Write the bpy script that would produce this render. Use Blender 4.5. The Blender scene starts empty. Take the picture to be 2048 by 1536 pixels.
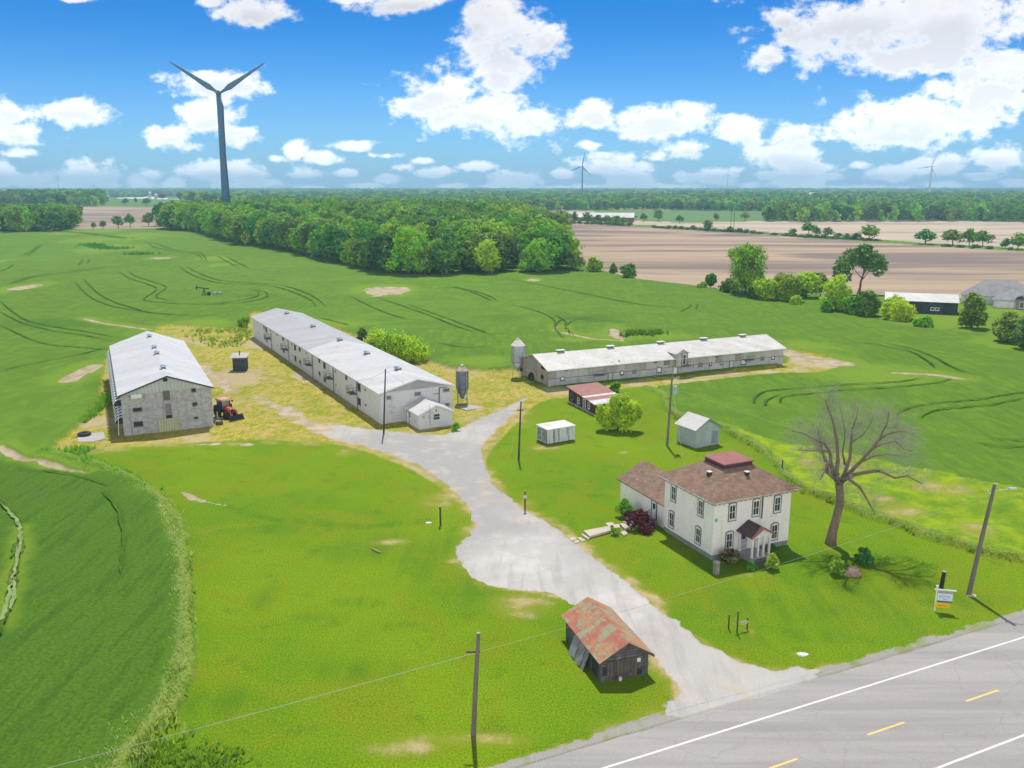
import bpy, math, random
import numpy as np
from math import radians, sin, cos, tan, atan, atan2, hypot, pi
from mathutils import Vector, Matrix

# ------------------------------------------------------------------ camera
scene = bpy.context.scene
FPX, YH, H = 1735.0, 374.0, 38.0          # focal length in photo pixels, horizon row, flying height (m)
PITCH = atan((768 - YH) / FPX)
cam_d = bpy.data.cameras.new("camera")
cam = bpy.data.objects.new("camera", cam_d)
scene.collection.objects.link(cam)
cam.location = (0, 0, H)
cam.rotation_euler = (pi / 2 - PITCH, 0, 0)
cam_d.sensor_width = 36.0
cam_d.lens = 36.0 * FPX / 2048
cam_d.clip_start = 0.5
cam_d.clip_end = 60000
scene.camera = cam

# ------------------------------------------------------------------ world
SUN_EL, SUN_AZ = 62.0, 1.0     # azimuth measured from +Y (the view direction) towards +X
world = bpy.data.worlds.new("World"); scene.world = world
world.use_nodes = True
wn, wl = world.node_tree.nodes, world.node_tree.links
for n in list(wn): wn.remove(n)
def wnode(t, **k):
    n = wn.new(t)
    for a, b in k.items(): setattr(n, a, b)
    return n
def wmath(op, a, b=None, clamp=False):
    n = wnode('ShaderNodeMath', operation=op); n.use_clamp = clamp
    for i, v in enumerate((a, b)):
        if v is None: continue
        if isinstance(v, (int, float)): n.inputs[i].default_value = v
        else: wl.new(v, n.inputs[i])
    return n.outputs[0]
sky = wnode('ShaderNodeTexSky', sky_type='NISHITA')
sky.sun_disc = False
sky.sun_elevation = radians(SUN_EL); sky.sun_rotation = radians(SUN_AZ)
sky.air_density = 1.0; sky.dust_density = 0.2; sky.ozone_density = 1.0
bg_sky = wnode('ShaderNodeBackground'); bg_sky.inputs['Strength'].default_value = 0.12
tc = wnode('ShaderNodeTexCoord')
sep = wnode('ShaderNodeSeparateXYZ'); wl.new(tc.outputs['Generated'], sep.inputs[0])
yy = wmath('MAXIMUM', wmath('ABSOLUTE', sep.outputs[1]), 0.02)
ca = wmath('DIVIDE', sep.outputs[0], yy); cb = wmath('DIVIDE', sep.outputs[2], yy)
cmb = wnode('ShaderNodeCombineXYZ'); wl.new(ca, cmb.inputs[0]); wl.new(cb, cmb.inputs[1])
P = cmb.outputs[0]
# sky tint: pale at horizon, azure above it, neutral overhead for whiter fill
def wmixc(f, a, b, blend='MIX'):
    n = wnode('ShaderNodeMix', data_type='RGBA'); n.blend_type = blend
    if isinstance(f, float): n.inputs['Factor'].default_value = f
    else: wl.new(f, n.inputs['Factor'])
    for k, v in (('A', a), ('B', b)):
        if isinstance(v, tuple): n.inputs[[i for i, q in enumerate(n.inputs) if q.name == k and q.type == 'RGBA'][0]].default_value = (*v, 1)
        else: wl.new(v, n.inputs[[i for i, q in enumerate(n.inputs) if q.name == k and q.type == 'RGBA'][0]])
    return [q for q in n.outputs if q.type == 'RGBA'][0]
el = wnode('ShaderNodeMapRange'); wl.new(sep.outputs[2], el.inputs['Value']); el.inputs['From Min'].default_value = 0.0; el.inputs['From Max'].default_value = 0.22
el.inputs['To Min'].default_value = 0.0; el.inputs['To Max'].default_value = 1.0; el.interpolation_type = 'SMOOTHERSTEP'
tint = wmixc(el.outputs[0], (0.30, 0.64, 1.10), (0.0, 0.35, 0.82))
hi = wnode('ShaderNodeMapRange'); wl.new(sep.outputs[2], hi.inputs['Value']); hi.inputs['From Min'].default_value = 0.28; hi.inputs['From Max'].default_value = 0.6
tint = wmixc(hi.outputs[0], tint, (0.40, 0.41, 0.42))
wl.new(wmixc(1.0, sky.outputs[0], tint, 'MULTIPLY'), bg_sky.inputs['Color'])
def sky_ab(px, py):
    u = (px - 1024) / FPX; v = -(py - 768) / FPX
    dy = cos(PITCH) + v * sin(PITCH); dz = -sin(PITCH) + v * cos(PITCH)
    return u / dy, dz / dy
# the cumulus in view: bearing, height and half sizes of each heap
CL = [(1000,60,85,75),(955,35,45,45),(1085,90,55,55),(1010,130,80,60),(880,185,95,50),(960,225,130,48),(1060,245,90,48),
(1115,175,30,60),(1190,228,42,32),(835,212,48,30),(1178,200,28,24),(1320,240,88,34),(1385,225,42,28),(1380,300,46,22),
(1750,60,230,80),(1900,40,250,95),(1625,75,95,70),(1850,110,200,50),(1565,40,48,28),(2010,140,150,55),(1830,235,160,58),
(1800,268,140,34),(1950,185,130,50),(1540,112,48,30),(1490,262,48,34),(1600,266,66,28),(1570,310,95,38),(1620,338,66,18),
(2000,320,75,30),(1905,325,40,20),(1840,335,42,17),(1780,347,52,16),(500,18,85,32),(425,4,42,13),(810,8,92,26),(745,-5,80,14),
(150,-2,42,8),(290,75,17,12),(430,166,108,28),(420,240,66,44),(470,265,66,26),(335,272,54,26),(130,226,92,26),(15,225,55,32),
(40,268,58,26),(260,217,28,14),(40,308,48,12),(0,345,42,34),(170,345,80,32),(60,358,66,22),(280,366,32,26),(350,370,24,16),
(430,345,62,24),(500,352,42,24),(465,375,66,12),(588,300,28,20),(645,318,40,17),(610,347,48,16),(620,376,46,10),(710,290,54,12),
(775,311,36,8),(800,335,28,11),(775,358,32,12),(872,345,42,12),(950,333,40,10),(1040,362,66,20),(1215,330,64,27),
(1260,355,55,26),(1290,335,28,16),(1440,350,56,20),(1370,356,28,13),(1590,366,66,18),(1500,372,24,12),(1310,315,25,11),
(1120,348,34,12),(120,375,90,12),(1150,377,150,9),(1700,378,160,8),(1240,102,24,14),(1420,132,18,8),(1465,195,20,14),
(545,200,18,8),(110,162,26,7),(1890,372,60,10),(1290,376,120,10),(300,350,30,10),(215,372,40,8),(555,318,22,9),(540,365,30,9),(690,345,30,9),(735,372,40,7),(840,322,24,8),(905,372,36,7),(985,372,30,7),(1175,290,30,12),(1540,350,34,12),(1660,352,34,11),(1720,330,26,9),(1960,352,44,11),(2030,365,40,9),(1470,340,30,12),(800,158,24,12),(770,172,22,9)]
_r = random.Random(5); _cl = []
for c_ in CL:
    if c_[1] < 225 and c_[2] < 31:      # the loose scraps of cloud are left to the noise
        continue
    else: _cl.append(c_)
CL = _cl
acc = None; acc2 = None
for cx, cy, rx, ry in CL:
    rx *= 1.15; ry *= 1.15
    a, b = sky_ab(cx, cy); a2, _ = sky_ab(cx + rx, cy); _, b2 = sky_ab(cx, cy - ry)
    ia, ib = 1 / (a2 - a), 1 / (b2 - b)
    m = wnode('ShaderNodeVectorMath', operation='MULTIPLY_ADD')
    wl.new(P, m.inputs[0]); m.inputs[1].default_value = (ia, ib, 0); m.inputs[2].default_value = (-a * ia, -b * ib, 0)
    ln = wnode('ShaderNodeVectorMath', operation='LENGTH'); wl.new(m.outputs[0], ln.inputs[0])
    acc = ln.outputs['Value'] if acc is None else wmath('MINIMUM', acc, ln.outputs['Value'])
    if rx > 44 and ry > 22:     # the same heap sunk by half its height: what it covers is the shaded base
        m = wnode('ShaderNodeVectorMath', operation='MULTIPLY_ADD')
        wl.new(P, m.inputs[0]); m.inputs[1].default_value = (ia*.95, ib, 0); m.inputs[2].default_value = (-a * ia*.95, -b * ib + .55, 0)
        ln2 = wnode('ShaderNodeVectorMath', operation='LENGTH'); wl.new(m.outputs[0], ln2.inputs[0])
        acc2 = ln2.outputs['Value'] if acc2 is None else wmath('MINIMUM', acc2, ln2.outputs['Value'])
def wnoise(scale, detail, rough, off=(0, 0, 0), stretch=(1, 1.5, 1), dist=0.0):
    mp = wnode('ShaderNodeMapping'); wl.new(P, mp.inputs[0]); mp.inputs['Scale'].default_value = stretch; mp.inputs['Location'].default_value = off
    t = wnode('ShaderNodeTexNoise', noise_dimensions='2D'); wl.new(mp.outputs[0], t.inputs['Vector'])
    t.inputs['Scale'].default_value = scale; t.inputs['Detail'].default_value = detail; t.inputs['Roughness'].default_value = rough
    t.inputs['Distortion'].default_value = dist
    return t.outputs['Fac']
n1 = wnoise(16, 8, 0.62, dist=0.2); n2 = wnoise(42, 6, 0.62, (3, 1, 0))
nn = wmath('ADD', wmath('MULTIPLY', wmath('SUBTRACT', n1, 0.5), 1.9), wmath('MULTIPLY', wmath('SUBTRACT', n2, 0.5), 1.35))
den = wmath('ADD', wmath('SUBTRACT', 1.0, acc), nn)
def wramp(v, x0, x1):
    r = wnode('ShaderNodeMapRange'); r.interpolation_type = 'SMOOTHSTEP'
    wl.new(v, r.inputs['Value']); r.inputs['From Min'].default_value = x0; r.inputs['From Max'].default_value = x1
    return r.outputs[0]
cmask = wramp(den, -0.02, 0.58)
# unseen cloud high overhead, added for whiter fill light
over = wmath('MULTIPLY', wramp(sep.outputs[2], 0.45, 0.7), wmath('MULTIPLY', wramp(n1, 0.3, 0.6), 0.15))
cmask = wmath('MAXIMUM', cmask, over)
# bulk of each heap is a little greyer than its bright rim; low-frequency billows inside
n3 = wnoise(9, 4, 0.5, (0.0, 0.035, 0), dist=0.1)
low = wramp(wmath('SUBTRACT', 1.05, wmath('ADD', acc2, wmath('MULTIPLY', wmath('SUBTRACT', n3, 0.5), 1.2))), 0.0, 0.75)
inner = wmath('MULTIPLY', wramp(den, 0.15, 0.8), wmath('MAXIMUM', wmath('MULTIPLY', low, 0.8), wmath('MULTIPLY', wramp(n3, 0.45, 0.7), 0.35)))
cmix = wnode('ShaderNodeMix', data_type='RGBA'); wl.new(inner, cmix.inputs['Factor'])
cmix.inputs['A'].default_value = (0.97, 0.97, 0.99, 1); cmix.inputs['B'].default_value = (0.63, 0.645, 0.69, 1)
bg_cl = wnode('ShaderNodeBackground'); wl.new(cmix.outputs['Result'], bg_cl.inputs['Color']); wl.new(wmath('SUBTRACT', 1.65, wmath('MULTIPLY', el.outputs[0], 0.66)), bg_cl.inputs['Strength'])
mx = wnode('ShaderNodeMixShader'); wl.new(cmask, mx.inputs[0]); wl.new(bg_sky.outputs[0], mx.inputs[1]); wl.new(bg_cl.outputs[0], mx.inputs[2])
# unseen bright cloud behind the camera, added as fill light for facing walls
fill_bank = wmath('MULTIPLY', wmath('MULTIPLY', wramp(wmath('MULTIPLY', sep.outputs[1], -1.0), 0.0, 0.30), wramp(n1, 0.2, 0.45)), wmath('SUBTRACT', 0.95, wramp(sep.outputs[2], 0.40, 0.62)), True)
bg_fill = wnode('ShaderNodeBackground'); bg_fill.inputs['Color'].default_value = (1.0, 0.97, 0.94, 1); bg_fill.inputs['Strength'].default_value = 2.3
mb_ = wnode('ShaderNodeMixShader'); wl.new(fill_bank, mb_.inputs[0]); wl.new(mx.outputs[0], mb_.inputs[1]); wl.new(bg_fill.outputs[0], mb_.inputs[2]); mx = mb_
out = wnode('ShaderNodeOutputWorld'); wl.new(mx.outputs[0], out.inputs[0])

# ------------------------------------------------------------------ sun
sd = bpy.data.lights.new("sun", 'SUN'); sd.energy = 4.6; sd.angle = radians(0.5); sd.color = (1.0, 0.96, 0.88)
sun = bpy.data.objects.new("sun", sd); scene.collection.objects.link(sun)
sdir = Vector((sin(radians(SUN_AZ)) * cos(radians(SUN_EL)), cos(radians(SUN_AZ)) * cos(radians(SUN_EL)), sin(radians(SUN_EL))))
sun.rotation_euler = sdir.to_track_quat('Z', 'Y').to_euler(); sun.location = (0, 0, 300)

vs = scene.view_settings
vs.view_transform = 'Standard'; vs.look = 'None'; vs.exposure = 0.02; vs.gamma = 1.0; vs.use_curve_mapping = False
scene.cycles.max_bounces = 6; scene.cycles.diffuse_bounces = 2; scene.cycles.glossy_bounces = 2
scene.cycles.transmission_bounces = 3; scene.cycles.transparent_max_bounces = 8; scene.cycles.volume_bounces = 1
scene.cycles.use_denoising = True

# ------------------------------------------------------------------ measuring helpers
def ray(px, py):
    u = (px - 1024) / FPX; v = -(py - 768) / FPX
    return (u, cos(PITCH) + v * sin(PITCH), -sin(PITCH) + v * cos(PITCH))
def G(px, py, z=0.0):
    """point of the photo at height z, in metres"""
    d = ray(px, py); t = (z - H) / d[2]
    return (d[0] * t, d[1] * t)
def HG(xb, yb, yt):
    """height of something standing at (xb, yb) whose top is on row yt"""
    Y = G(xb, yb)[1]; d = ray(xb, yt)
    return H + d[2] * Y / d[1]
def rnd_pt(r, a, b): return a + (b - a) * r.random()
rng = random.Random(7)

# ------------------------------------------------------------------ things
def prop(o, label=None, cat=None, group=None, kind=None):
    if label: o['label'] = label
    if cat: o['category'] = cat
    if group: o['group'] = group
    if kind: o['kind'] = kind
    return o
def thing(name, label, cat, loc, rz=0.0, group=None):
    o = bpy.data.objects.new(name, None); o.empty_display_size = 0.5
    scene.collection.objects.link(o); o.location = (loc[0], loc[1], loc[2] if len(loc) > 2 else 0.0); o.rotation_euler = (0, 0, rz)
    return prop(o, label, cat, group)
def dup(root, loc=None, rz=None, label=None, group=None, scale=None):
    r = root.copy(); scene.collection.objects.link(r)
    if loc is not None: r.location = (loc[0], loc[1], loc[2] if len(loc) > 2 else 0.0)
    if rz is not None: r.rotation_euler = (0, 0, rz)
    if scale is not None: r.scale = scale if hasattr(scale, '__len__') else (scale,) * 3
    if label: r['label'] = label
    if group: r['group'] = group
    def kids(src, dst):
        for ch in src.children:
            c = ch.copy(); scene.collection.objects.link(c); c.parent = dst
            kids(ch, c)
    kids(root, r)
    return r

class MB:
    """collects quads, boxes, tubes and lathes into one mesh"""
    def __init__(s): s.v = []; s.f = []; s.m = []
    def add(s, vs, fs, mi=0):
        b = len(s.v); s.v += [tuple(v) for v in vs]; s.f += [tuple(b + i for i in f) for f in fs]; s.m += [mi] * len(fs)
    def box(s, x0, x1, y0, y1, z0, z1, mi=0):
        s.add([(x0,y0,z0),(x1,y0,z0),(x1,y1,z0),(x0,y1,z0),(x0,y0,z1),(x1,y0,z1),(x1,y1,z1),(x0,y1,z1)],
              [(0,3,2,1),(4,5,6,7),(0,1,5,4),(1,2,6,5),(2,3,7,6),(3,0,4,7)], mi); return s
    def hexa(s, p, mi=0):      # 4 bottom + 4 top points
        s.add(p, [(0,3,2,1),(4,5,6,7),(0,1,5,4),(1,2,6,5),(2,3,7,6),(3,0,4,7)], mi); return s
    def poly(s, pts, mi=0): s.add(pts, [tuple(range(len(pts)))], mi); return s
    def slab(s, pts, t, mi=0): # a polygon thickened downwards by t
        n = len(pts); lo = [(p[0], p[1], p[2] - t) for p in pts]
        s.add(list(pts) + lo, [tuple(range(n)), tuple(range(2*n-1, n-1, -1))] + [(i, n+i, n+(i+1)%n, (i+1)%n) for i in range(n)], mi); return s
    def tube(s, p0, p1, r0, r1=None, n=8, mi=0, cap=True):
        r1 = r0 if r1 is None else r1
        a = Vector(p0); b = Vector(p1); d = (b - a)
        if d.length < 1e-6: return s
        d.normalize(); x = d.orthogonal().normalized(); y = d.cross(x)
        vs = []
        for c, r in ((a, r0), (b, r1)):
            for i in range(n):
                t = 2*pi*i/n; vs.append(c + x*(cos(t)*r) + y*(sin(t)*r))
        fs = [(i, (i+1)%n, n+(i+1)%n, n+i) for i in range(n)]
        if cap: fs += [tuple(range(n-1, -1, -1)), tuple(range(n, 2*n))]
        s.add(vs, fs, mi); return s
    def chain(s, pts, rs, n=8, mi=0):
        vs = []; fs = []; x = None
        for k, p in enumerate(pts):
            p = Vector(p); d = (Vector(pts[min(k+1, len(pts)-1)]) - Vector(pts[max(k-1, 0)])).normalized()
            x = d.orthogonal().normalized() if x is None else (x - d * x.dot(d)).normalized()
            y = d.cross(x)
            for i in range(n):
                t = 2*pi*i/n; vs.append(p + x*(cos(t)*rs[k]) + y*(sin(t)*rs[k]))
        for k in range(len(pts)-1):
            fs += [(k*n+i, k*n+(i+1)%n, (k+1)*n+(i+1)%n, (k+1)*n+i) for i in range(n)]
        fs += [tuple(range(n-1, -1, -1)), tuple((len(pts)-1)*n+i for i in range(n))]
        s.add(vs, fs, mi); return s
    def lathe(s, prof, n=20, c=(0,0,0), mi=0, axis='z'):
        vs = []
        for r, z in prof:
            for i in range(n):
                t = 2*pi*i/n
                if axis == 'z': vs.append((c[0]+cos(t)*r, c[1]+sin(t)*r, c[2]+z))
                elif axis == 'y': vs.append((c[0]+cos(t)*r, c[1]+z, c[2]+sin(t)*r))
                else: vs.append((c[0]+z, c[1]+cos(t)*r, c[2]+sin(t)*r))
        k = len(prof)
        fs = [(j*n+i, j*n+(i+1)%n, (j+1)*n+(i+1)%n, (j+1)*n+i) for j in range(k-1) for i in range(n)]
        fs += [tuple(range(n-1, -1, -1)), tuple((k-1)*n+i for i in range(n))]
        s.add(vs, fs, mi); return s
    def build(s, name, mats, parent=None, smooth=False, loc=None):
        me = bpy.data.meshes.new(name); me.from_pydata(s.v, [], s.f)
        if not isinstance(mats, (list, tuple)): mats = [mats]
        for m in mats: me.materials.append(m)
        if len(mats) > 1: me.polygons.foreach_set('material_index', s.m)
        if smooth: me.polygons.foreach_set('use_smooth', [True]*len(s.f))
        me.update()
        import bmesh
        if len(s.f) < 20000:
            bm = bmesh.new(); bm.from_mesh(me); bmesh.ops.recalc_face_normals(bm, faces=bm.faces); bm.to_mesh(me); bm.free()
        o = bpy.data.objects.new(name, me); scene.collection.objects.link(o)
        if parent is not None: o.parent = parent
        if loc is not None: o.location = loc
        return o

# ------------------------------------------------------------------ materials
MATS = {}
def nt(name):
    m = bpy.data.materials.new(name); m.use_nodes = True
    N, L = m.node_tree.nodes, m.node_tree.links
    b = N['Principled BSDF']
    return m, N, L, b
def mix(N, L, fac, a, b, blend='MIX'):
    n = N.new('ShaderNodeMix'); n.data_type = 'RGBA'; n.blend_type = blend
    for sock, v in (('Factor', fac), ('A', a), ('B', b)):
        i = n.inputs[sock] if sock == 'Factor' else [q for q in n.inputs if q.name == sock and q.type == 'RGBA'][0]
        if isinstance(v, (int, float)): i.default_value = v
        elif isinstance(v, tuple): i.default_value = v if len(v) == 4 else (*v, 1)
        else: L.new(v, i)
    return [q for q in n.outputs if q.type == 'RGBA'][0]
def mth(N, L, op, a, b=None, clamp=False):
    n = N.new('ShaderNodeMath'); n.operation = op; n.use_clamp = clamp
    for i, v in enumerate((a, b)):
        if v is None: continue
        if isinstance(v, (int, float)): n.inputs[i].default_value = v
        else: L.new(v, n.inputs[i])
    return n.outputs[0]
def ramp(N, L, v, x0, x1, y0=0.0, y1=1.0):
    r = N.new('ShaderNodeMapRange'); r.interpolation_type = 'SMOOTHSTEP'; L.new(v, r.inputs['Value'])
    for k, x in (('From Min', x0), ('From Max', x1), ('To Min', y0), ('To Max', y1)): r.inputs[k].default_value = x
    return r.outputs[0]
def noise(N, L, vec, scale, detail=5, rough=0.55, stretch=None, off=None, dist=0.0, rot=None):
    if stretch or off or rot:
        mp = N.new('ShaderNodeMapping'); L.new(vec, mp.inputs[0])
        if stretch: mp.inputs['Scale'].default_value = stretch
        if off: mp.inputs['Location'].default_value = off
        if rot: mp.inputs['Rotation'].default_value = rot
        vec = mp.outputs[0]
    t = N.new('ShaderNodeTexNoise'); L.new(vec, t.inputs['Vector'])
    t.inputs['Scale'].default_value = scale; t.inputs['Detail'].default_value = detail; t.inputs['Roughness'].default_value = rough
    t.inputs['Distortion'].default_value = dist
    return t.outputs['Fac']
def mat(name, c1, c2=None, c3=None, scale=1.0, fine=12.0, rough=0.75, bump=0.0, spec=0.3, metal=0.0, stretch=None,
        ribs=None, ribdepth=0.5, rows=None, rowdark=0.75, patch=0.5, streak=None, streakamt=0.5, brick=None, mortar=None, coat=0.0):
    """weathered paint / metal / wood: broad patches c1->c2, flecks of c3, optional ribs (spacing m along x+y), rows (spacing m in z),
    streaks running down, blocks (brick = (w, h))"""
    if name in MATS: return MATS[name]
    m, N, L, b = nt(name); MATS[name] = m
    t = N.new('ShaderNodeTexCoord'); O = t.outputs['Object']
    c2 = c2 or tuple(x * 0.8 for x in c1)
    n1 = noise(N, L, O, scale, 6, 0.6, stretch)
    col = mix(N, L, ramp(N, L, n1, 0.5 - patch * 0.35, 0.5 + patch * 0.35), c1, c2)
    if c3: col = mix(N, L, ramp(N, L, noise(N, L, O, scale * 2.3, 7, 0.65, stretch, (5, 3, 1)), 0.56, 0.70), col, c3)
    col = mix(N, L, ramp(N, L, noise(N, L, O, fine, 3, 0.6), 0.3, 0.7), col, (0.89, 0.89, 0.89), 'MULTIPLY') if fine else col
    sp = N.new('ShaderNodeSeparateXYZ'); L.new(O, sp.inputs[0])
    S = mth(N, L, 'ADD', sp.outputs[0], sp.outputs[1]); Z = sp.outputs[2]
    h = noise(N, L, O, fine or 10, 3, 0.6)
    if brick:
        cv = N.new('ShaderNodeCombineXYZ'); L.new(S, cv.inputs[0]); L.new(Z, cv.inputs[1])
        bt = N.new('ShaderNodeTexBrick'); L.new(cv.outputs[0], bt.inputs['Vector'])
        bt.inputs['Scale'].default_value = 1.0; bt.inputs['Brick Width'].default_value = brick[0]; bt.inputs['Row Height'].default_value = brick[1]
        bt.inputs['Mortar Size'].default_value = 0.05 * brick[1]; bt.inputs['Mortar Smooth'].default_value = 0.3
        bt.inputs['Color1'].default_value = (1, 1, 1, 1); bt.inputs['Color2'].default_value = (0.66, 0.66, 0.66, 1); mo = mortar or 0.6
        bt.inputs['Mortar'].default_value = (mo, mo, mo, 1); bt.inputs['Bias'].default_value = -0.2
        col = mix(N, L, 1.0, col, bt.outputs['Color'], 'MULTIPLY')
    if ribs:
        wn2 = N.new('ShaderNodeTexWhiteNoise'); wn2.noise_dimensions = '1D'; L.new(mth(N, L, 'FLOOR', mth(N, L, 'DIVIDE', S, 2.7)), wn2.inputs['W'])
        col = mix(N, L, mth(N, L, 'MULTIPLY', wn2.outputs['Value'], 0.55), col, (0.80, 0.80, 0.80), 'MULTIPLY')
        s = mth(N, L, 'SINE', mth(N, L, 'MULTIPLY', S, 2*pi/ribs))
        col = mix(N, L, mth(N, L, 'MULTIPLY', ramp(N, L, s, 0.55, 0.98), ribdepth), col, (0.55, 0.56, 0.58), 'MULTIPLY')
    if rows:
        s = mth(N, L, 'SINE', mth(N, L, 'MULTIPLY', Z, 2*pi/rows))
        col = mix(N, L, ramp(N, L, s, 0.6, 0.95), col, (rowdark,)*3, 'MULTIPLY')
    if streak:
        n = noise(N, L, O, 1.0, 4, 0.6, (2.2, 2.2, 0.16), (1, 2, 3))
        col = mix(N, L, mth(N, L, 'MULTIPLY', ramp(N, L, n, 0.5, 0.68), streakamt), col, streak)
    L.new(col, b.inputs['Base Color'])
    b.inputs['Roughness'].default_value = rough; b.inputs['Metallic'].default_value = metal; b.inputs['Specular IOR Level'].default_value = spec
    b.inputs['Coat Weight'].default_value = coat
    if bump:
        bp = N.new('ShaderNodeBump'); bp.inputs['Strength'].default_value = bump; bp.inputs['Distance'].default_value = 0.05
        L.new(h, bp.inputs['Height']); L.new(bp.outputs[0], b.inputs['Normal'])
    return m
def leafmat(name, c1, c2, c3=None, trans=0.35, var=0.25, scale=0.25):
    if name in MATS: return MATS[name]
    m, N, L, b = nt(name); MATS[name] = m; N.remove(b)
    t = N.new('ShaderNodeTexCoord'); oi = N.new('ShaderNodeObjectInfo')
    col = mix(N, L, ramp(N, L, noise(N, L, t.outputs['Object'], scale, 4, 0.6), 0.35, 0.65), c1, c2)
    if c3: col = mix(N, L, ramp(N, L, noise(N, L, t.outputs['Object'], scale*5, 3, 0.6, None, (3, 3, 3)), 0.45, 0.7), col, c3)
    hsv = N.new('ShaderNodeHueSaturation'); L.new(col, hsv.inputs['Color'])
    L.new(mth(N, L, 'ADD', mth(N, L, 'MULTIPLY', oi.outputs['Random'], 0.05 * var / 0.25), 0.5 - 0.025 * var / 0.25), hsv.inputs['Hue'])
    r2 = mth(N, L, 'FRACT', mth(N, L, 'MULTIPLY', oi.outputs['Random'], 17.3))
    L.new(mth(N, L, 'ADD', mth(N, L, 'MULTIPLY', r2, 2.6 * var), 2.2 - 1.1 * var), hsv.inputs['Value'])
    d = N.new('ShaderNodeBsdfDiffuse'); tr = N.new('ShaderNodeBsdfTranslucent'); g = N.new('ShaderNodeBsdfGlossy')
    L.new(hsv.outputs[0], d.inputs[0]); L.new(mix(N, L, 1.0, hsv.outputs[0], (1.35, 1.25, 0.4), 'MULTIPLY'), tr.inputs[0])
    g.inputs['Roughness'].default_value = 0.5; g.inputs['Color'].default_value = (0.5, 0.5, 0.5, 1)
    ms = N.new('ShaderNodeMixShader'); ms.inputs[0].default_value = trans; L.new(d.outputs[0], ms.inputs[1]); L.new(tr.outputs[0], ms.inputs[2])
    m2 = N.new('ShaderNodeMixShader'); m2.inputs[0].default_value = 0.05; L.new(ms.outputs[0], m2.inputs[1]); L.new(g.outputs[0], m2.inputs[2])
    L.new(m2.outputs[0], N['Material Output'].inputs[0])
    return m

# ------------------------------------------------------------------ ground
def vnoise(x, y, seed=0):
    xi = np.floor(x).astype(np.int64); yi = np.floor(y).astype(np.int64)
    xf = x - xi; yf = y - yi; xf = xf*xf*(3-2*xf); yf = yf*yf*(3-2*yf)
    def hsh(a, b):
        h = (a * 374761393 + b * 668265263 + seed * 1442695041) & 0x7fffffff
        h = ((h ^ (h >> 13)) * 1274126177) & 0x7fffffff
        return ((h ^ (h >> 16)) & 0xffff) / 65535.0
    a = hsh(xi, yi); b = hsh(xi+1, yi); c = hsh(xi, yi+1); d = hsh(xi+1, yi+1)
    return (a*(1-xf)+b*xf)*(1-yf) + (c*(1-xf)+d*xf)*yf
def fbm(x, y, s, octv=4, seed=0):
    r = 0; a = 0.5; t = 0
    for k in range(octv):
        r = r + a * vnoise(x/s, y/s, seed + k*7); t += a; a *= 0.55; s *= 0.5
    return r / t
def sstep(x, a, b):
    t = np.clip((x - a) / (b - a), 0, 1); return t*t*(3-2*t)
def bumpf(x, y, cx, cy, rx, ry, h):
    return h * np.exp(-((x-cx)/rx)**2 - ((y-cy)/ry)**2)
def T(x, y):
    """lie of the land: level near the farm, low swells under the woods and far off"""
    x = np.asarray(x, float); y = np.asarray(y, float)
    z = bumpf(x, y, -150, 880, 230, 220, 5.0) + bumpf(x, y, -900, 1750, 420, 350, 16.0)
    z = z + bumpf(x, y, 700, 2300, 1100, 500, 7.0)
    far = sstep(y, 2500, 6500)
    return z * sstep(y, 420, 700) + far * (8.0 * (fbm(x, y, 1500, 2, 5) - 0.25))
def Tz(x, y): return float(T(np.array([x]), np.array([y]))[0])

cols = np.concatenate([-np.array([3.0, 2.2, 1.6, 1.2, 0.95, 0.8, 0.72]), np.arange(-0.66, 0.6601, 0.00155), np.array([0.72, 0.8, 0.95, 1.2, 1.6, 2.2, 3.0])])
rowpx = np.concatenate([np.arange(1790, 770.0, -2.4), np.arange(770, 470.0, -1.25), np.arange(470, 384.0, -2.0)])
D = H * FPX / (rowpx - YH)
D = np.concatenate([[-400, -100, 10, 30, 42], D, [7500, 9500, 13000, 22000]])
Y2, S2 = np.meshgrid(D, cols, indexing='ij')
X2 = S2 * np.maximum(Y2, 46); X2 = np.where(Y2 < 0, X2 * 3, X2)
X = X2.ravel(); Y = Y2.ravel(); NR, NC = len(D), len(cols)

def smooth(pts, closed=False, n=5):
    p = [np.array(q, float) for q in pts]; o = []
    m = len(p)
    for i in range(m if closed else m-1):
        a = p[(i-1) % m] if closed or i > 0 else p[0]; b = p[i]; c = p[(i+1) % m]; d = p[(i+2) % m] if closed or i+2 < m else p[-1]
        for k in range(n):
            t = k/n
            o.append(0.5*((2*b)+(-a+c)*t+(2*a-5*b+4*c-d)*t*t+(-a+3*b-3*c+d)*t**3))
    if not closed: o.append(p[-1])
    return o
def gpoly(pts, closed=False, sm=True):
    w = [G(x, max(y, YH+6)) for x, y in pts]
    return np.array(smooth(w, closed) if sm else w)
def seg_dist(x, y, w, closed):
    d2 = np.full(x.shape, 1e18)
    n = len(w)
    for i in range(n if closed else n-1):
        a = w[i]; b = w[(i+1) % n]; e = b - a; L2 = max(e@e, 1e-9)
        t = np.clip(((x-a[0])*e[0] + (y-a[1])*e[1])/L2, 0, 1)
        d2 = np.minimum(d2, (x-a[0]-t*e[0])**2 + (y-a[1]-t*e[1])**2)
    return np.sqrt(d2)
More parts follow.
